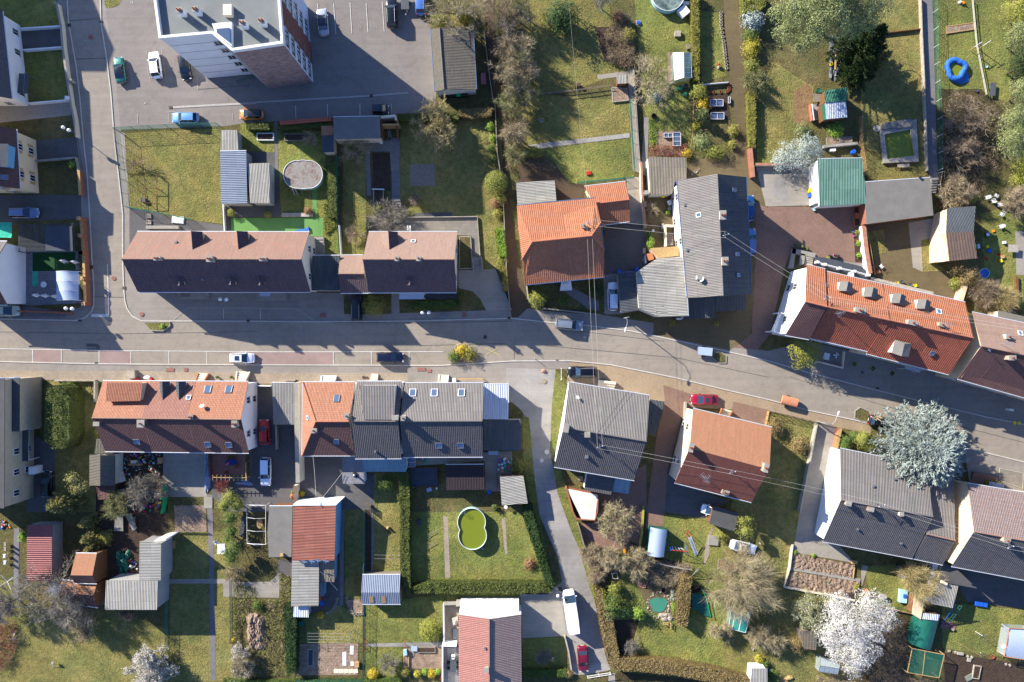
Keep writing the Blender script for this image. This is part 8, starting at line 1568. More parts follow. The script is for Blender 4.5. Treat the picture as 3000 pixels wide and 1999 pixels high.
r=thing('rotary_dryer','green glass topped garden umbrella with white pole in the west garden','rotary dryer',W(150,560));b=MB();v=W(152,600);t=W(130,545,2.2);b.tube(v,(v.x,v.y,2.2),.04,'wtrim');b.mk('pole',r);b=MB();[b.tube((v.x,v.y,2.2),(v.x+cos(a)*1.4,v.y+sin(a)*1.4,2.5),.03,'wtrim',4)for a in(.6,2.2,3.7,5.3)];b.mk('arm',r)
r=thing('lattice_mast','toppled looking steel lattice antenna mast above the orange huts','antenna mast',W(720,620));b=MB();a,c=Vc((*W(760,640)[:2],0)),Vc((*W(690,560)[:2],9.5));a=W(800,600,2);c=W(1000,400,2.2);a2=W(640,590,6.5)
def lattice(b,A,B,w,n,m='gmetal'):
 d=(B-A).normalized();u=d.orthogonal().normalized();v=d.cross(u);L3=[[A.lerp(B,i/n)+(u*cos(k*2.094)+v*sin(k*2.094))*w for i in range(n+1)]for k in range(3)]
 for k in range(3):
  b.tube(L3[k][0],L3[k][n],.03,m,4)
  for i in range(n):b.tube(L3[k][i],L3[(k+1)%3][i+1],.018,m,3)
base=W(800,560,0);top=W(1010,400,.1);lattice(b,Vc((base.x,base.y,0)),Vc((base.x-.2,base.y+.1,8.5)),.22,14);b.mk('mast',r);b=MB();tp=Vc((base.x-.2,base.y+.1,8.5))
for k,(dx,dy,l)in enumerate(((1,.2,1.1),(.2,1,.9),(.7,-.7,1.0))):d=Vc((dx,dy,0));b.tube(tp-d*l,tp+d*l,.03,'alu',4);[b.tube(tp+d*l*(i/3-1)+Vc((-dy,dx,0))*.4,tp+d*l*(i/3-1)-Vc((-dy,dx,0))*.4,.015,'alu',4)for i in range(7)]
b.mk('aerial',r)
heap('round mound of dug brown earth in the garden',2345,1100,1.5,2.9,.9,'soil','earth_mound','earth mound',13,40);fence('green wire fence along the barn lawn','1548,180 1545,800 1548,1500',1.1,7);fence('thin wire fence beside the straight garden path','2130,620 2135,1200',1.0,4);fence('green wire fence on the left edge of the narrow side garden','1605,170 1900,175',.6,3,'wd_grey','wd_grey',style='rail')
r=thing('climbing_dome','faint wire climbing dome on the dry lawn','climbing frame',W(170,1140));b=MB();c=W(165,1145);[b.path([Vc((c.x+cos(a)*1.2*cos(t*math.pi/8),c.y+sin(a)*1.2*cos(t*math.pi/8),1.1*sin(t*math.pi/8)))for t in range(9)],.02,'gmetal',4)for a in(0,.8,1.6,2.4)];b.path([Vc((c.x+cos(i*.3927)*1.2,c.y+sin(i*.3927)*1.2,.05))for i in range(17)],.02,'gmetal',4);b.mk('frame',r)
b=MB();l=P('475,1440 490,1385',.5);b.tube((l[0].x,l[0].y,.1),(l[1].x,l[1].y,.8),.04,'wtrim',5);b.box((l[1].x,l[1].y,0),(.4,.25,.3),'stone',0,.5);solo('wheelbarrow',b,'small pale garden tool on the dry lawn','garden tool',l[0])
r=thing('garden_tent','white tubular frame of a garden tent without cover','tent frame',W(2300,130));l=P('2268,-60 2345,-60 2345,305 2268,290',2.2)
tile(1,3);l=P('-85,-65 90,-60 88,300 -82,290',2.2);b=MB();b.path(l+[l[0]],.035,'wtrim',5);[b.path([l[0].lerp(l[3],t),l[0].lerp(l[3],t).lerp(l[1].lerp(l[2],t),.5)+Vc((0,0,.5)),l[1].lerp(l[2],t)],.03,'wtrim',5)for t in(0,.33,.66,1)];b.mk('roof_frame',r)
for v in l:b=MB();b.tube((v.x,v.y,0),v,.035,'wtrim',5);b.mk('leg',r)
table('oval pale table under the white tent frame',32,105,.95,1.7,'wd_pale',rnd=True);tile(0,3)
for i,(x,y)in enumerate(((2236,90),(2218,180))):boxy('lounger',('upper','lower')[i]+' grey sun lounger left of the tent frame','sun lounger',x,y,.75,1.5,.35,'pl_grey',-5,group='grey sun loungers')
tile(1,3)
fence('green wire fence between lawn strip and soil bed','1002,-20 1000,750 995,1500',1.2,12);fence('dark wire fence at the left of the ploughed plot','378,950 375,1500',1.1,5);fence('green fence along the bottom of the ploughed plot','380,1530 990,1530',1.2,6,'green_wire','grmetal',style='wire')
bed('dark netted rectangle bed with pegs on the ploughed plot','475,1262 530,1262 525,1420 472,1420',.12,'bitumen_blue','sill')
for i,(x,y,w,h)in enumerate(((880,1270,.6,1.4),(812,1350,.6,2.2),(884,1395,.5,.7))):boxy('fleece',('upper','long middle','small lower')[i]+' strip of torn white fleece on the ploughed plot','garden fleece',x,y,w,h,.05,'canvas_white',-3+i*3,.02,group='white fleece strips');
for i,x in enumerate((735,780,825,870,915)):boxy('paving_slab',('first','second','third','fourth','last')[i]+' pale paving slab in the row closing the ploughed plot','paving slab',x,1465,.75,.65,.1,'creaml',i*3,group='paving slabs of the ploughed plot')
boxy('compost_box','pale brick box with an opening beside the slabs','brick box',925,1408,.7,.75,.5,'wd_pale')
r=thing('washing_line','white multi line washing frame above the ploughed plot','washing line',W(675,1160));b=MB();l=P('472,1115 870,1120 870,1205 475,1200',1.7);[b.tube(l[0].lerp(l[3],t),l[1].lerp(l[2],t),.02,'wire_pale',3)for t in(0,.35,.65,1)];b.mk('line',r);b=MB();[b.tube((v.x,v.y,0),v,.035,'grmetal',5)for v in l];b.tube(l[0],l[3],.03,'grmetal',4);b.tube(l[1],l[2],.03,'grmetal',4);b.mk('frame',r)
r=thing('washing_line','thin washing line on the bright lawn above the blue grey shed','washing line',W(1200,415));b=MB();l=P('1088,395 1330,400 1330,432 1090,430',1.7);b.tube(l[0],l[1],.018,'wire_pale',3);b.tube(l[3],l[2],.018,'wire_pale',3);b.mk('line',r);b=MB();[b.tube((v.x,v.y,0),v,.03,'grmetal',5)for v in(l[0],l[3])];b.mk('frame',r)
rings('curved row of concrete ring planters right of the dark court','745,800 735,850 715,890 690,915 650,930',7,.24,'stone',.25);rings('curved row of concrete ring planters around the flower bed','835,790 845,850 870,900 900,935 950,935 980,930',9,.24,'stone',.25);rings('short column of small grey pipes by the wire fence','982,858 982,925',6,.12,'stone',.25)
b=MB();v=W(1212,150,.4);lump(b,(v.x,v.y,0),(.3,.25,.7),'wd_pale',8,6);lump(b,(v.x-.1,v.y-.5,0),(.25,.18,.4),'bark',8,7);solo('garden_figure',b,'small tan animal figure on the bright lawn strip','garden figure',v)
b=MB();v=W(1502,95,.1);b.box((v.x,v.y,0),(.55,.9,.3),'bitumen_blue',0,0);solo('crate',b,'dark blue crate on the shaded pool lawn','crate',v)
for i,(x,y)in enumerate(((1610,215),(1608,315))):b=MB();l=P('%d,%d %d,%d'%(x-15,y+35,x+20,y-50),.5);b.tube((l[0].x,l[0].y,.03),(l[1].x,l[1].y,.5),.03,'alu',4);b.tube((l[0].x-.3,l[0].y+.6,.3),(l[0].x+.6,l[0].y+.9,.3),.02,'alu',4);solo('sprinkler',b,('upper','lower')[i]+' thin metal stake frame on the shaded pool lawn','stake',l[0],'metal stakes on the pool lawn')
boxy('bench','white bench on the slab above the blue grey shed','bench',1232,568,1.5,.35,.45,'wtrim');b=MB();b.path(P('985,575 985,500 992,478',1.5),.04,'wtrim',5);solo('pipe',b,'bent white pipe rising beside the blue grey shed','pipe',W(985,540));boxy('water_butt','teal plastic sack beside the shaggy hedge','sack',410,1030,.9,.8,.5,'tarp_green',20);boxy('blue_sack','blue sack at the end of the blue shelf roof','sack',600,838,.6,.7,.4,'pl_blue',20);boxy('ball_toy','red crate above the blue sack','crate',602,795,.5,.4,.4,'pl_red')
r=thing('aerial_pole','long thin pole leaning over the mossy lean-to','pole',W(720,690));b=MB();b.tube(W(590,545,3.2),W(750,720,2.0),.035,'alu',5);b.mk('pole',r);bird=boxy('bird_house','little wooden bird house on the brown flat roof','bird house',288,350,.5,.4,.5,'wd_pale',20,3.0)
bed('row of framed seed boxes in the lower vegetable plot','1482,1245 1648,1245 1648,1297 1482,1297',.3,'soil_dark','wd_grey',name='planter_box');bed('framed box with pale planks at the left of the lower plot','1352,1322 1405,1322 1405,1428 1352,1428',.3,'soil','wd_pale',name='planter_box');boxy('cold_box','white lidded frame beside the seed boxes','cold frame',1452,1262,1.0,.7,.4,'pl_sheet');boxy('water_can','pale blue bin at the left of the lower plot','bin',1368,1297,.6,.8,.6,'pool_wall',10)
for i,(x,y)in enumerate(((1008,1210),(1003,1255),(1360,1200),(1355,1262),(1697,1520))):b=MB();l=P('%d,%d %d,%d'%(x-6,y+22,x+10,y-22),.8);b.path([Vc((l[0].x,l[0].y,0)),Vc((l[0].x,l[0].y,1.0)),Vc((l[1].x,l[1].y,1.0)),Vc((l[1].x,l[1].y,0))],.035,'pl_red',5);solo('path_hoop',b,('red hoop above the left end of the lower path','red hoop below the left end of the lower path','red hoop above the path beside the plot corner','red hoop at the plot corner below the path','red hoop near the white house corner')[i],'hoop',l[0],'red hoops along the lower path')
wline('pale boundary wall around the tiled patio','1722,855 1880,850',.18,1.5,'concrete');wline('long pale patio wall facing the lower lawn','1722,855 1725,1190 1712,1230 1712,1620',.2,1.2,'wtrim');wline('white dividing wall across the tiled patio','1712,1222 1842,1225',.5,1.5,'wwall');boxy('gas_box','pale meter box on the patio wall','box',1866,848,1.0,.7,1.7,'sill')
sheet('patio','1735,865 1885,865 1862,1215 1735,1215','paver_sand',4);sheet('patio','1728,1240 1862,1240 1862,1640 1728,1640','tiles_grey',4);sheet('patio','1760,1250 1840,1250 1835,1560 1765,1560','sill',5)
b=MB();v=W(1830,1010,1.0);b.box((v.x,v.y,0),(.9,1.0,1.0),'sill',R(10),0);b.lathe((v.x,v.y,1.0),[(.3,0),(.22,.5),(.15,.9),(.2,1.0),(0,1.05)],'stone',10);solo('barbecue',b,'stone garden barbecue with chimney on the upper patio','barbecue',v);boxy('sun_bed','dark and white striped sun lounger on the upper patio','sun lounger',1830,1125,.8,1.6,.4,'pl_grey',3)
table('dark blue table with things on it on the lower patio',1812,1405,1.0,2.4,'bitumen_blue');G2='chairs at the dark patio table'
for x,y,a,w in((1812,1325,90,'white chair at the head of the dark patio table'),(1775,1385,0,'black chair at the upper left of the dark patio table'),(1775,1435,0,'black chair at the lower left of the dark patio table'),(1850,1385,180,'black chair at the upper right of the dark patio table'),(1850,1430,180,'black chair at the lower right of the dark patio table')):chair(w,x,y,a,'pl_white' if 'white' in w else 'rubber',G2)
tile(1,2)
steps('white entrance steps under a glass screen by the orange roofed house','605,372 725,372 735,318 602,315',3,.8,'wtrim',side='wtrim');steps('cream entrance steps of the grey roofed house','1055,362 1120,362 1120,302 1058,300',4,1.0,'creaml');steps('cream entrance steps of the brown grey row house','1682,378 1762,378 1765,312 1680,308',4,1.0,'creaml',side='wtrim');b=MB();l=P('1840,350 2090,348',.5);b.tube(l[0],l[1],.1,'wd_pale',6);[b.tube((v.x,v.y,0),v,.06,'wd_pale',5)for v in l];solo('rail',b,'long pale rail on the pavement before the row house','rail',l[0]);boxy('post_box','white box at the end of the pale rail','box',1820,358,.6,.6,.7,'wtrim')
wline('pale wall in front of the striped garage','245,360 358,360',.2,1.0,'concrete');wline('white gate wall above the red car','0,410 130,412',.15,1.2,'wtrim');wline('narrow pale wall between the two shaded drives','182,770 188,995',.25,.9,'concrete');wline('brown tile topped wall with white end','360,1325 362,1480',.45,1.8,'creaml',plain('tile_cap2','6a5a50',.9,.3))
r=thing('trampoline','dark net covered square pond frame behind the row house','pond',W(1550,1240));b=MB();p=P('1405,1165 1665,1160 1672,1335 1420,1338',.4);b.prism([tuple(v[:2])for v in p],.0,.35,'bitumen_blue');b.mk('net',r);b=MB();b.path([v+Vc((0,0,.02))for v in p+[p[0]]],.06,'wd_brown',5);b.mk('frame',r)
cframe('white framed glass pane leaning behind the row house',1390,1070,1462,1155,1.0,base='wd_grey');clutter('small things on the ground behind the row house','1490,1060 1560,1110',10,.4,.4);b=MB();v=W(1442,1340,.35);[b.tube((v.x+s*.45-.04,v.y+s*.1,.33),(v.x+s*.45+.04,v.y+s*.1,.33),.33,'rubber',14)for s in(-1,1)];b.tube((v.x-.45,v.y-.1,.4),(v.x+.45,v.y+.1,.7),.03,'alu');b.tube((v.x+.3,v.y+.05,.4),(v.x+.4,v.y+.1,1.0),.03,'alu');solo('bicycle',b,'grey bicycle lying beside the dark netted pond','bicycle',v)
boxy('pump_box','pale blue tub below the dark netted pond','tub',1590,1365,.8,.6,.4,'tarp_grey',20);pot('white bucket at the corner of the netted pond',1660,1353,.16,.3,'pl_white');boxy('tarp_bag','bright blue bag beside the maroon shed','bag',2143,1390,.5,.5,.4,'pl_blue',20);wline('narrow timber edge right of the maroon shed','2212,1190 2208,1368',.14,.6,'wd_grey')
boxy('bench_blue','white and blue bench under the dark garage eave','bench',2180,1028,1.6,.6,.5,'pl_sheet');b=MB();v=W(2295,1520,.5);[b.tube((v.x+s*.25,v.y,0),(v.x+s*.25,v.y,.9),.03,'pl_white')for s in(-1,1)];b.disc(v,.3,.85,.9,'pl_white',12);solo('stool',b,'white stool at the lower end of the striped shed','stool',v)
b=MB();v=W(325,1425,.5);lump(b,(v.x,v.y,0),(.35,.5,.6),'brick_cap',8,2);lump(b,(v.x+.1,v.y+.6,0),(.3,.3,.5),'lf_green',8,3);solo('planter',b,'rusty planters at the brown tile topped wall','planter',v);fence('thin fence along the dark courtyard garden','1010,1490 1060,1500 1062,1568',1.0,2,'wd_grey','wd_pale',style='board')
tile(2,2)
steps('pale entrance terrace of the lane corner house','795,355 955,375 940,440 790,412',3,.8,'creaml');steps('cream entrance steps of the rust coloured house','1925,615 2015,640 1998,695 1908,672',4,.9,'creaml',side='brick_cap');fence('brown board fence beside the fenced lawn of the rust house',q(2,2,'2345,640 2318,765'),1.0,3,'wd_pale','wd_brown',style='board')
wline('red brick rim of the pale terrace deck, lane side',q(2,2,'500,1345 560,1568')+q(2,3,'590,60 640,75'),.2,1.7,'brick_wall');wline('red brick rim of the pale terrace deck, garden side',q(2,2,'792,1412 785,1568')+q(2,3,'760,78 640,70'),.16,1.7,'brick_wall');wline('old grey garden wall with a bend beside the white gable','1600,560 1590,700',.3,1.0,'stone');boxy('planter','yellow flower trough behind the lane corner house','planter',632,1260,.8,.7,.5,'wd_grey');pot('small potted plant on the pale terrace',622,1330,.16,.3,'clay',.12,'lf_yg')
tile(2,3)
b=MB();v=W(422,768,2.4);b.tube((v.x,v.y,0),(v.x,v.y,2.4),.05,'gmetal');b.lathe((v.x,v.y,2.4),[(.1,0),(.27,.12),(.27,.3),(.1,.45),(0,.46)],'globe_white',14);solo('globe_lamp',b,'single white globe lamp beside the white van','lamp',v)
r=thing('garden_shed','long silvery garden tent shed with rounded roof beside the play lawn','garden shed',W(1335,275));p=P('1272,140 1428,165 1395,418 1245,402',2.0);b=MB();V=[];n=11
for j in(0,1):
 for i in range(n):u=i/(n-1);v=(p[0].lerp(p[1],u)if j==0 else p[3].lerp(p[2],u));V.append((v.x,v.y,1.9+.45*sin(math.pi*u)))
b.raw(V,[[i,i+1,n+i+1,n+i]for i in range(n-1)],'pl_sheet',None,True);b.mk('roof',r);b=MB();o=offset(p,.08);b.prism([tuple(v)for v in o],0,1.9,'tarp_green');b.mk('wall',r)
r=thing('swing_set','red barred swing frame with white seats on the play lawn','swing set',W(1540,345));l=P('1462,352 1612,366',2.0);b=MB();b.tube(l[0],l[1],.05,'pl_red',6);b.mk('crossbar',r)
for v,s in((l[0],-1),(l[1],1)):
 for t in(-1,1):b=MB();b.tube(v,(v.x+s*.1,v.y+t*.9,0),.04,'pl_blue',5);b.mk('leg',r)
for i in range(4):v=l[0].lerp(l[1],.2+.2*i);b=MB();b.tube(v,v-Vc((0,0,1.5)),.015,'wire_pale',3);b.box((v.x,v.y,0),(.12,.5,.05),'pl_white',R(20*i),.5);b.mk('swing_seat',r)
r=thing('slide','white plastic slide standing on the play lawn','slide',W(1660,310));a,c=W(1632,232,1.5),W(1695,395,.15);b=MB();d=(c-a);s=Vc((-d.y,d.x,0)).normalized()*.25;b.raw([tuple(a-s),tuple(a+s),tuple(c+s),tuple(c-s)],[[0,1,2,3]],'pl_white');b.mk('chute',r);b=MB();[b.tube(a+s*k+Vc((0,0,.1)),c+s*k+Vc((0,0,.1)),.04,'pl_white',5)for k in(-1,1)];b.mk('side_rail',r);b=MB();[b.tube(a+s*k,(a.x+s.x*k-.1,a.y+s.y*k+.5,0),.04,'pl_red',5)for k in(-1,1)];b.mk('ladder',r)
boxy('manhole_slab','concrete slab with iron lid beside the paved path','slab',1852,265,1.6,1.5,.3,'concrete',-5);bed('timber edged sandy bed beside the big bleached tree','1900,432 2072,490 2060,560 1890,520',.25,'soil_orange','wd_grey')
r=thing('garden_pond','teal garden pond ringed with stones','pond',W(1345,855));c=W(1345,852,0);b=MB();V=[(c.x+cos(a)*1.35*(1+.15*sin(3*a)),c.y+sin(a)*1.35*(1+.12*cos(2*a)),.09)for a in[i*2*math.pi/28 for i in range(28)]];b.poly(V,'water_teal');b.mk('water',r)
b=MB()
for i in range(60):a=rr.uniform(0,6.28);k=rr.uniform(1.5,2.1);lump(b,(c.x+cos(a)*k,c.y+sin(a)*k*1.1,0),(.16*rr.uniform(.5,1.3),)*3,'stone',6,i)
o=b.mk('stones',r)
rings('cluster of pink terracotta rings above the pond','1125,640 1150,600 1180,660 1210,620 1240,650 1190,690 1150,655 1215,685',14,.24,plain('ring_pink','b08474',.9,.25),.2);rings('black round tub above the pond','1395,715 1395,715',1,.5,'rubber',.35,'planter_ring');heap('grey rocky mound right of the pond',1490,770,.7,1.1,.5,plain('rock_grey','6e7468',.95,.3,bmp=.04),'rockery','rockery',15,18)
heap('stony rockery below the pond',1410,970,1.2,.7,.3,'stone','rockery','rockery',17,20)
b=MB();p=P('1650,740 1740,760 1790,790 1825,965 1760,950 1700,900 1650,880',.1);b.prism([tuple(v[:2])for v in p],.04,.22,'tarp_green');solo('pond_cover',b,'dark green net over the second pond','net',cen(p));b=MB();b.path(P('1740,700 1790,800 1825,965',.6),.05,'bin_lid_green',5);solo('net_edge',b,'bright green rolled net edge of the second pond','net',W(1790,830));heap('brown compost heap beside the green net',1700,715,.9,.6,.5,'soil_dark','compost_heap','compost heap',19,12)
A_,D_=P('2018,872 1990,1070',1.7);B_,C_=P('2190,930 2145,1110',1.7)
r=thing('glasshouse','green tinted flat glasshouse with two white glazing bars','greenhouse',cen([A_,B_,C_,D_]));b=MB();b.slab([A_,B_,C_,D_],.03,glossy('glass_teal','2f8a78',.15,0,.2));b.mk('roof_pane',r);b=MB();o=offset([A_,B_,C_,D_],.06);b.prism([tuple(v)for v in o],0,1.6,'glass_green');b.mk('side_pane',r);b=MB();b.path([A_,B_,C_,D_,A_],.05,'wtrim',4);[b.tube(A_.lerp(B_,t),D_.lerp(C_,t),.07,'wtrim',4)for t in(.22,.6)];b.mk('frame',r)
r=thing('lean_board','tilted grey board roof by the elongated hedge','board',W(1680,560));b=MB();b.raw([tuple(W(1640,600,.5)),tuple(W(1650,585,.5)),tuple(W(1722,530,1.6)),tuple(W(1700,520,1.6))],[[0,1,2,3]],'stone');b.tube(W(1715,530,0),W(1715,530,1.6),.05,'wd_grey');b.mk('board',r)
fence('wire fence with pale posts between play lawn and pond garden','1320,455 1480,490 1640,515',1.2,3,'wire_pale','wd_pale');r=thing('metal_stand','green tubular stand in the dark gap of the brambles','stand',W(960,590));b=MB();l=P('918,570 965,560 975,612 928,615',.9);b.path(l+[l[0]],.03,'wtrim',4);b.mk('top',r);[(lambda g:(g.tube(v,(v.x,v.y,0),.025,'wtrim',4),g.mk('leg',r)))(MB())for v in l]
fence('white tube gate at the bottom of the lane','690,1500 900,1468',1.1,2,'wtrim','wtrim',style='rail');wline('pale coping wall along the small lane lawn','485,1145 520,1290 545,1455',.25,.7,'sill');wline('hedge foot wall above the van court','75,765 330,768',.3,.6,'concrete');sheet('path','890,1480 945,1480 950,1600 880,1600','concrete_y',3)
boxy('rubbish_bag','dark round rubbish sack on the brick patio','sack',1110,310,1.0,.7,.4,'rubber',-35);b=MB();v=W(1040,370,.5);lump(b,(v.x,v.y,0),(.3,.5,.6),'pl_orange',8,8);solo('toy_tractor',b,'small orange garden machine in the brambles','garden machine',v);boxy('duck_figure','tiny pale bird figure on the lawn beside the white coupe','garden figure',2285,295,.35,.2,.35,'sill',-40);pot('pale pot on the lawn edge under the budding shrub',2212,1260,.22,.4,'stone')
wline('old timber wall below the pale terrace deck','608,110 665,315',.15,1.4,'wd_grey');wline('narrow mossy hedge wall between patio and garden tent','1210,-50 1195,200 1170,340',.3,.5,'lf_olive')
# ---- south east corner
tile(3,2)
wline('grey wall on the left of the cedar driveway','455,760 415,960 300,1568',.22,1.1,'sill');wline('sandy brick wall on the right of the cedar driveway','665,800 625,990',.45,1.0,'brick_cap','wd_pale');fence('dark wire fence along the pavement by the fenced lawn','0,640 230,690 455,745',1.4,7,'rubber','rubber');r=thing('gate','dark double gate across the cedar driveway','gate',W(560,775));b=MB();l=P('475,752 650,798',1.2);[b.tube(l[0]-Vc((0,0,z)),l[1]-Vc((0,0,z)),.03,'rubber',4)for z in(0,1.0)];[b.tube(l[0].lerp(l[1],i/22),l[0].lerp(l[1],i/22)-Vc((0,0,1.1)),.018,'rubber',4)for i in range(23)];b.mk('bars',r)
wline('brown tiled ledge along the white gable of the dark roofed house',q(3,2,'618,1020 575,1250 530,1568')+q(3,3,'490,180'),.5,1.0,'brick_cap');wline('cream U shaped wall of the small shaded front garden','450,185 690,245 705,95',.25,.7,'creaml');boxy('cellar_hatch','white framed hatch behind the golden conifer','hatch',540,140,.9,1.1,.3,'wtrim',-12)
b=MB();v=W(630,130,.5);[lump(b,(v.x+dx,v.y+dy,.3),(.16,.16,.2),'pl_white',6,i)for i,(dx,dy)in enumerate(((-.3,.05),(0,0),(.3,.1),(0,-.3),(.1,.3)))];b.tube((v.x-.4,v.y,.3),(v.x+.4,v.y,.3),.05,'pl_white');solo('garden_ornament',b,'white garden windmill ornament in the shaded front garden','ornament',v)
for i,(x,y)in enumerate(((968,250),(1143,295),(795,212))):bed(('diamond shaped planting bed in the shaded pavement, middle','diamond shaped planting bed in the shaded pavement, right','diamond shaped planting bed in the shaded pavement, left')[i],'%d,%d %d,%d %d,%d %d,%d'%(x-38,y,x,y-40,x+38,y,x,y+40),.15,'lawn_rough','concrete')
pot('dark pot on the kerb side of the diamond beds',870,285,.2,.3,'pl_grey')
r=thing('entrance_canopy','pale glass canopy over the terrace street door','canopy',W(1330,255));b=MB();p=P('1262,228 1405,262 1395,285 1258,255',2.4);b.prism([tuple(v[:2])for v in p],2.35,2.4,'pl_sheet');b.mk('pane',r);b=MB();[b.tube((v.x,v.y,0),(v.x,v.y,2.35),.04,'wtrim')for v in p[2:]];b.mk('post',r)
bed('stone rimmed lawn square on the far pavement','2130,1165 2352,1210 2345,1360 2125,1280',.12,'paver_grey','sill');steps('reddish paved steps beside the blue cedar','1880,1200 2110,1245 2090,1330 1870,1290',4,.5,'paver_red');boxy('glass_roof','grey glass topped cellar light by the far house','cellar light',2100,1330,2.4,1.0,.6,'pl_sheet',-11);hedge('small clipped box hedge around the cellar light','2000,1272 2175,1300 2170,1345 1995,1330',.5,'lf_olive')
tile(3,3)
wline('sandy low wall around the two ploughed beds','228,300 200,520 152,692 800,815',.25,.5,'creaml');wline('pale path edge between the two ploughed beds','205,520 850,630',.5,.12,'concrete');wline('timber board at the end of the upper ploughed bed','800,488 785,610',.12,.3,'wd_pale')
def furrows(label,pts,m):
 l=P(pts,.1);b=MB();c=cen(l);k=random.Random(3);nu,nv=90,22;V=[]
 for i in range(nu+1):
  for j in range(nv+1):v=l[0].lerp(l[1],i/nu).lerp(l[3].lerp(l[2],i/nu),j/nv);V.append((v.x,v.y,.12+.06*sin(v.x*8+3*sin(v.y*1.9+v.x)+sin(v.x*.9))*sin(v.y*3.1+v.x*2)+k.uniform(-.09,.09)))
 b.raw(V,[[i*(nv+1)+j,(i+1)*(nv+1)+j,(i+1)*(nv+1)+j+1,i*(nv+1)+j+1]for i in range(nu)for j in range(nv)],m,None,True);return solo('ploughed_bed',b,label,'vegetable bed',c)
furrows('upper ploughed vegetable bed with rows of brown furrows','228,378 800,490 780,608 205,515','soil');furrows('lower ploughed vegetable bed with rows of brown furrows','200,545 850,640 790,808 158,685','soil')
for i,(x,y)in enumerate(((230,570),(525,630),(840,690))):b=MB();v=W(x,y);b.tube((v.x,v.y,0),(v.x,v.y,1.9),.04,'grmetal');b.tube((v.x-.25,v.y+.3,1.85),(v.x+.25,v.y-.3,1.85),.035,'grmetal',4);solo('line_post',b,('left','middle','right')[i]+' green T shaped line post in the lower ploughed bed','line post',v,'green line posts')
boxy('compost_pit','dark square pit box at the corner of the lower ploughed bed','box',748,775,1.4,1.0,.35,'soil_dark',-8);boxy('trough','stone flower trough at the edge of the upper bed','trough',797,465,.9,.55,.35,'wd_pale',-10)
table('oval grey garden table beside the blossom tree',1052,778,1.5,.95,'sill',rnd=True,rz=-8);r=thing('pond_basin','pale green basin with a blue tub on the lawn','basin',W(1245,780));b=MB();p=P('1215,715 1285,725 1275,840 1208,832',.6);b.prism([tuple(v[:2])for v in p],0,.6,'pool_wall');b.mk('basin',r);b=MB();v=W(1258,775,.7);b.box((v.x,v.y,0),(.45,.6,.12),'pl_blue',0,.6);b.mk('tub',r)
b=MB();v=W(1250,595,.6);b.box((v.x,v.y,0),(.6,.7,.6),'pl_blue',R(30),0);lump(b,(v.x+.3,v.y-.6,0),(.35,.35,.5),'pl_yellow',8,2);solo('play_cart',b,'blue and yellow toy cart on the lawn by the tan bush','toy',v);boxy('lawn_mower','white grey lawn mower in the shade of the dark house','lawn mower',1212,512,.6,1.0,.5,'pl_grey',70);b=MB();b.tube(W(1010,495,.1),W(1030,538,.9),.03,'grmetal');solo('garden_fork',b,'slim green garden tool standing on the shaded lawn','garden tool',W(1020,515))
fence('wooden rail at the lower edge of the little lawn','950,840 1160,890 1330,930',.6,5,'wd_pale','wd_pale',style='rail');boxy('side_table','small brown wooden cabinet at the garden path','cabinet',915,745,.8,.7,.6,'brick_cap',-60)
r=thing('poly_tunnel','long green sheeted tunnel shed in the south east garden','tunnel',W(1440,1100));p=P('1380,985 1575,1000 1502,1278 1310,1215',1.9);b=MB();V=[];n=9
for j in range(9):
 for i in range(n):u=i/(n-1);v=p[0].lerp(p[1],u).lerp(p[3].lerp(p[2],u),j/8);V.append((v.x,v.y,1.7+.5*sin(math.pi*u)+rr.uniform(-.03,.03)))
b.raw(V,[[j*n+i,j*n+i+1,(j+1)*n+i+1,(j+1)*n+i]for j in range(8)for i in range(n-1)],'tarp_green',None,True);b.mk('cover',r);b=MB();b.prism([tuple(v)for v in offset(p,.05)],0,1.7,'tarp_green');b.mk('wall',r)
r=thing('aviary','wood framed aviary cage with green net','aviary',W(1440,1390));p=P('1325,1255 1620,1312 1570,1525 1280,1475',2.0);b=MB();b.path(p+[p[0]],.07,'wd_pale',4);b.tube(p[0].lerp(p[1],.4),p[3].lerp(p[2],.48),.06,'wd_pale',4);b.tube(p[0].lerp(p[3],.0),p[1].lerp(p[2],0),.06,'wd_pale',4);b.mk('frame',r);b=MB();b.slab([v+Vc((0,0,.03))for v in p],.01,glossy('net_green','2a6656',.9,0,0,.35,.1));b.mk('net',r)
for v in p:b=MB();b.tube((v.x,v.y,0),v,.07,'wd_pale',4);b.mk('post',r)
b=MB();[b.tube(W(x,y,2),W(x+30,y+32,.6),.04,'wd_pale',4)for x,y in((1370,1450),(1560,1400),(1540,1270),(1275,1320))];b.mk('brace',r)
greenhouse('small silver greenhouse below the blossom tree','485,1335 660,1405 640,1492 465,1465','478,1412 655,1440',1.5,2.1,'glass_clear',n=4)
b=MB();a,c=W(1750,860,2.6),W(1620,1040,.2);d=(c-a).normalized();s=Vc((-d.y,d.x,0)).normalized()
for k,m in((-.45,'pl_blue'),(.15,'grmetal'),(.6,'grmetal')):b.tube(a+s*k,c+s*k,.05,m,5)
[b.tube(a.lerp(c,i/7)+s*.15,a.lerp(c,i/7)+s*.6,.03,'alu',4)for i in range(8)];solo('climbing_rig',b,'blue and green climbing frame leaning beside the striped shed','climbing frame',(a.x,a.y,0));boxy('paver_patch','reddish slab at the foot of the climbing frame','slab',1655,1045,2.4,1.2,.08,'patch_red',-10)
for i,x in enumerate((1925,1962,2000)):boxy('blue_crate',('left','middle','right')[i]+' bright blue crate on the edge of the shaded court','crate',x,845+i*6,.6,.65,.5,'pl_blue',-8,group='three blue crates')
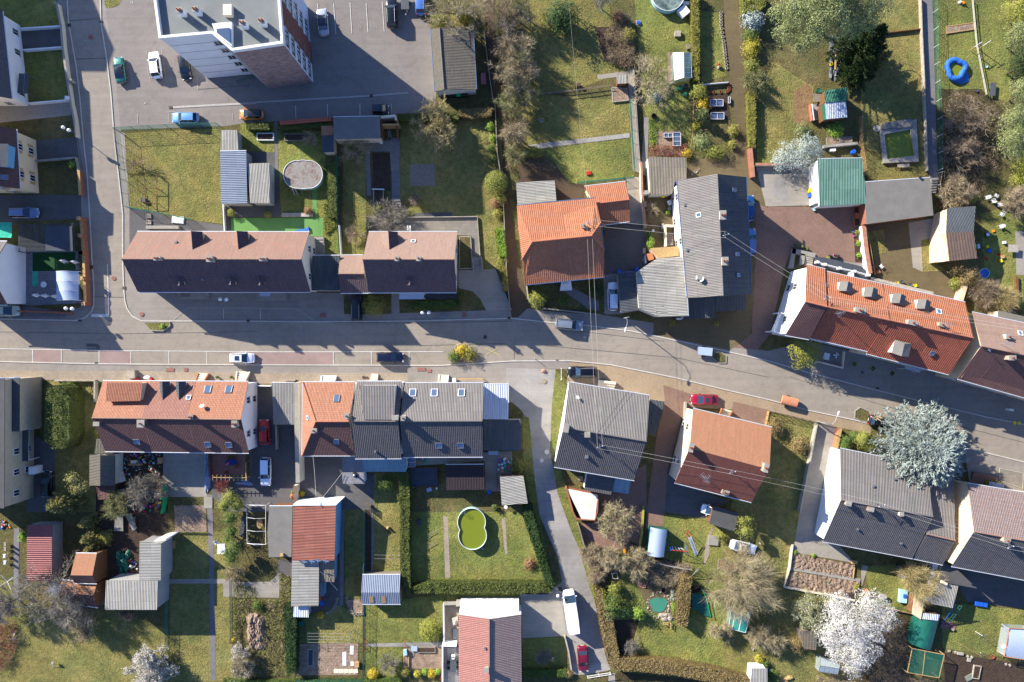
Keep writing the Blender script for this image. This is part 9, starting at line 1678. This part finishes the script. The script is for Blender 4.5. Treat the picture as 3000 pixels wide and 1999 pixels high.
r=thing('greenhouse_tunnel','rust framed greenhouse with pale blue plastic cover at the right edge','greenhouse',W(2280,1210));p=P('2218,1068 2420,1080 2400,1365 2172,1330',2.0);b=MB();V=[];n=9
for j in range(7):
 for i in range(n):u=i/(n-1);v=p[0].lerp(p[3],u).lerp(p[1].lerp(p[2],u),j/6);V.append((v.x,v.y,1.8+.5*sin(math.pi*u)))
b.raw(V,[[j*n+i,j*n+i+1,(j+1)*n+i+1,(j+1)*n+i]for j in range(6)for i in range(n-1)],'pl_sheet',None,True);b.mk('cover',r);b=MB();b.prism([tuple(v)for v in offset(p,.05)],0,1.8,'glass_clear');b.mk('wall',r);b=MB();b.path(p+[p[0]],.06,'brick_cap',5);b.mk('frame',r)
r=thing('rotary_dryer','folded rotary clothes dryer on the south east lawn','clothes dryer',W(1870,1080));b=MB();v=W(1905,1098);b.tube((v.x,v.y,0),(v.x,v.y,1.9),.035,'wtrim');b.mk('pole',r);b=MB();[b.tube((v.x,v.y,1.9),(v.x+cos(a)*.8,v.y+sin(a)*.8,2.1),.025,'gmetal',4)for a in(.5,1.7,2.9,4.2,5.4)];b.mk('arm',r)
for i,(s,w,m)in enumerate((('1735,1200 1980,1340','long pale pole lying across the lawn','wd_pale'),('1942,1288 1995,1335','leaning white board at the soil edge','wtrim'),('2100,1290 2200,1340','rusty bar beside the blue covered greenhouse','brick_cap'))):b=MB();l=P(s,.6);b.tube((l[0].x,l[0].y,.9 if i else.1),(l[1].x,l[1].y,.1),.05,m,5);solo('pole',b,w,'pole',l[0])
pot('orange terracotta bowl on the soil edge',2066,1335,.3,.25);pot('round stone pot by the climbing frame',1700,1080,.22,.4,'stone');chair('white chair left of the blue covered greenhouse',2165,1240,200);boxy('armchair','dark grey armchair above the white chair','chair',2185,1062,.7,.7,.6,'pl_grey',30);bed('cinder block framed little bed','1895,1410 1965,1420 1940,1540 1875,1530',.3,'soil_dark','stone');boxy('boulder','grey flat stone beside the cinder block bed','rock',1850,1525,1.2,.8,.2,'rock_grey',30)
for i,(x,y)in enumerate(((1668,1280),(1725,1292),(1838,1332),(1876,1338),(1850,1362),(2190,1402),(2225,1412))):boxy('brick_block',('first','second','third','fourth','large square','sixth','last')[i]+' pale block in the line along the dug soil','block',x,y,.35 if i!=4 else.6,.3 if i!=4 else.6,.2,'sill',i*20,group='pale blocks along the dug soil')
boxy('planter_box','white rimmed planter among the pale blocks','planter',1770,1305,1.0,.4,.3,'sill',-8);b=MB();v=W(1615,652,3.3);b.tube(W(1590,640,3.2),W(1640,665,3.2),.25,'creaml',12);solo('roof_tank',b,'pale cylinder lying on the striped corrugated shed','tank',(v.x,v.y,3.0))
b=MB();v=W(15,1460,.3);lump(b,(v.x,v.y,0),(.3,.3,.4),'pl_blue',6,2);solo('bucket',b,'blue bucket at the left edge of the blossom garden','bucket',v);heap('wood pile at the foot of the pale budding tree',150,1540,1.4,.6,.5,'wd_pale','wood_pile','wood pile',21,16)
# ---- overhead lines
tile(2,0);n0=W(515,-60,6.5)
wires('thin overhead cable crossing the north lawn to the orange roof',n0,m1,1,.3,.4,.009);wires('pair of power lines between the orange roof and the big grey house',m1,m2,2,.9,.5);wires('pair of power lines from the big grey house to the orange terrace',m2,m3,2,.7,.5);wires('pair of power lines crossing the street between two roof masts',m1,m4,2,.75,.7,.016);wires('pair of power lines from the lane corner house to the rust coloured house',m4,m5,2,.6,.4,.015);wires('pair of power lines above the fenced lawn',m5,m6,2,.7,.5,.015);wires('pair of power lines between the two south east roofs',m6,m7,2,.6,.3,.015)
tile(3,3);wires('power lines leaving the far south east roof',m7,W(2700,420,10),2,.6,.2,.02);tile(3,2);wires('power lines leaving the orange terrace towards the east',m3,W(2900,-30,10),2,.5,.4,.018)
tile(1,2);wires('cable from the orange roofed house to the dish annex',W(523,1055,5.4),W(552,1500,4.9),1,.3,.3,.03);wires('slanting cable from the square roof terrace to the dish annex',W(790,1212,3.3),W(560,1500,4.9),1,.3,.3,.03)
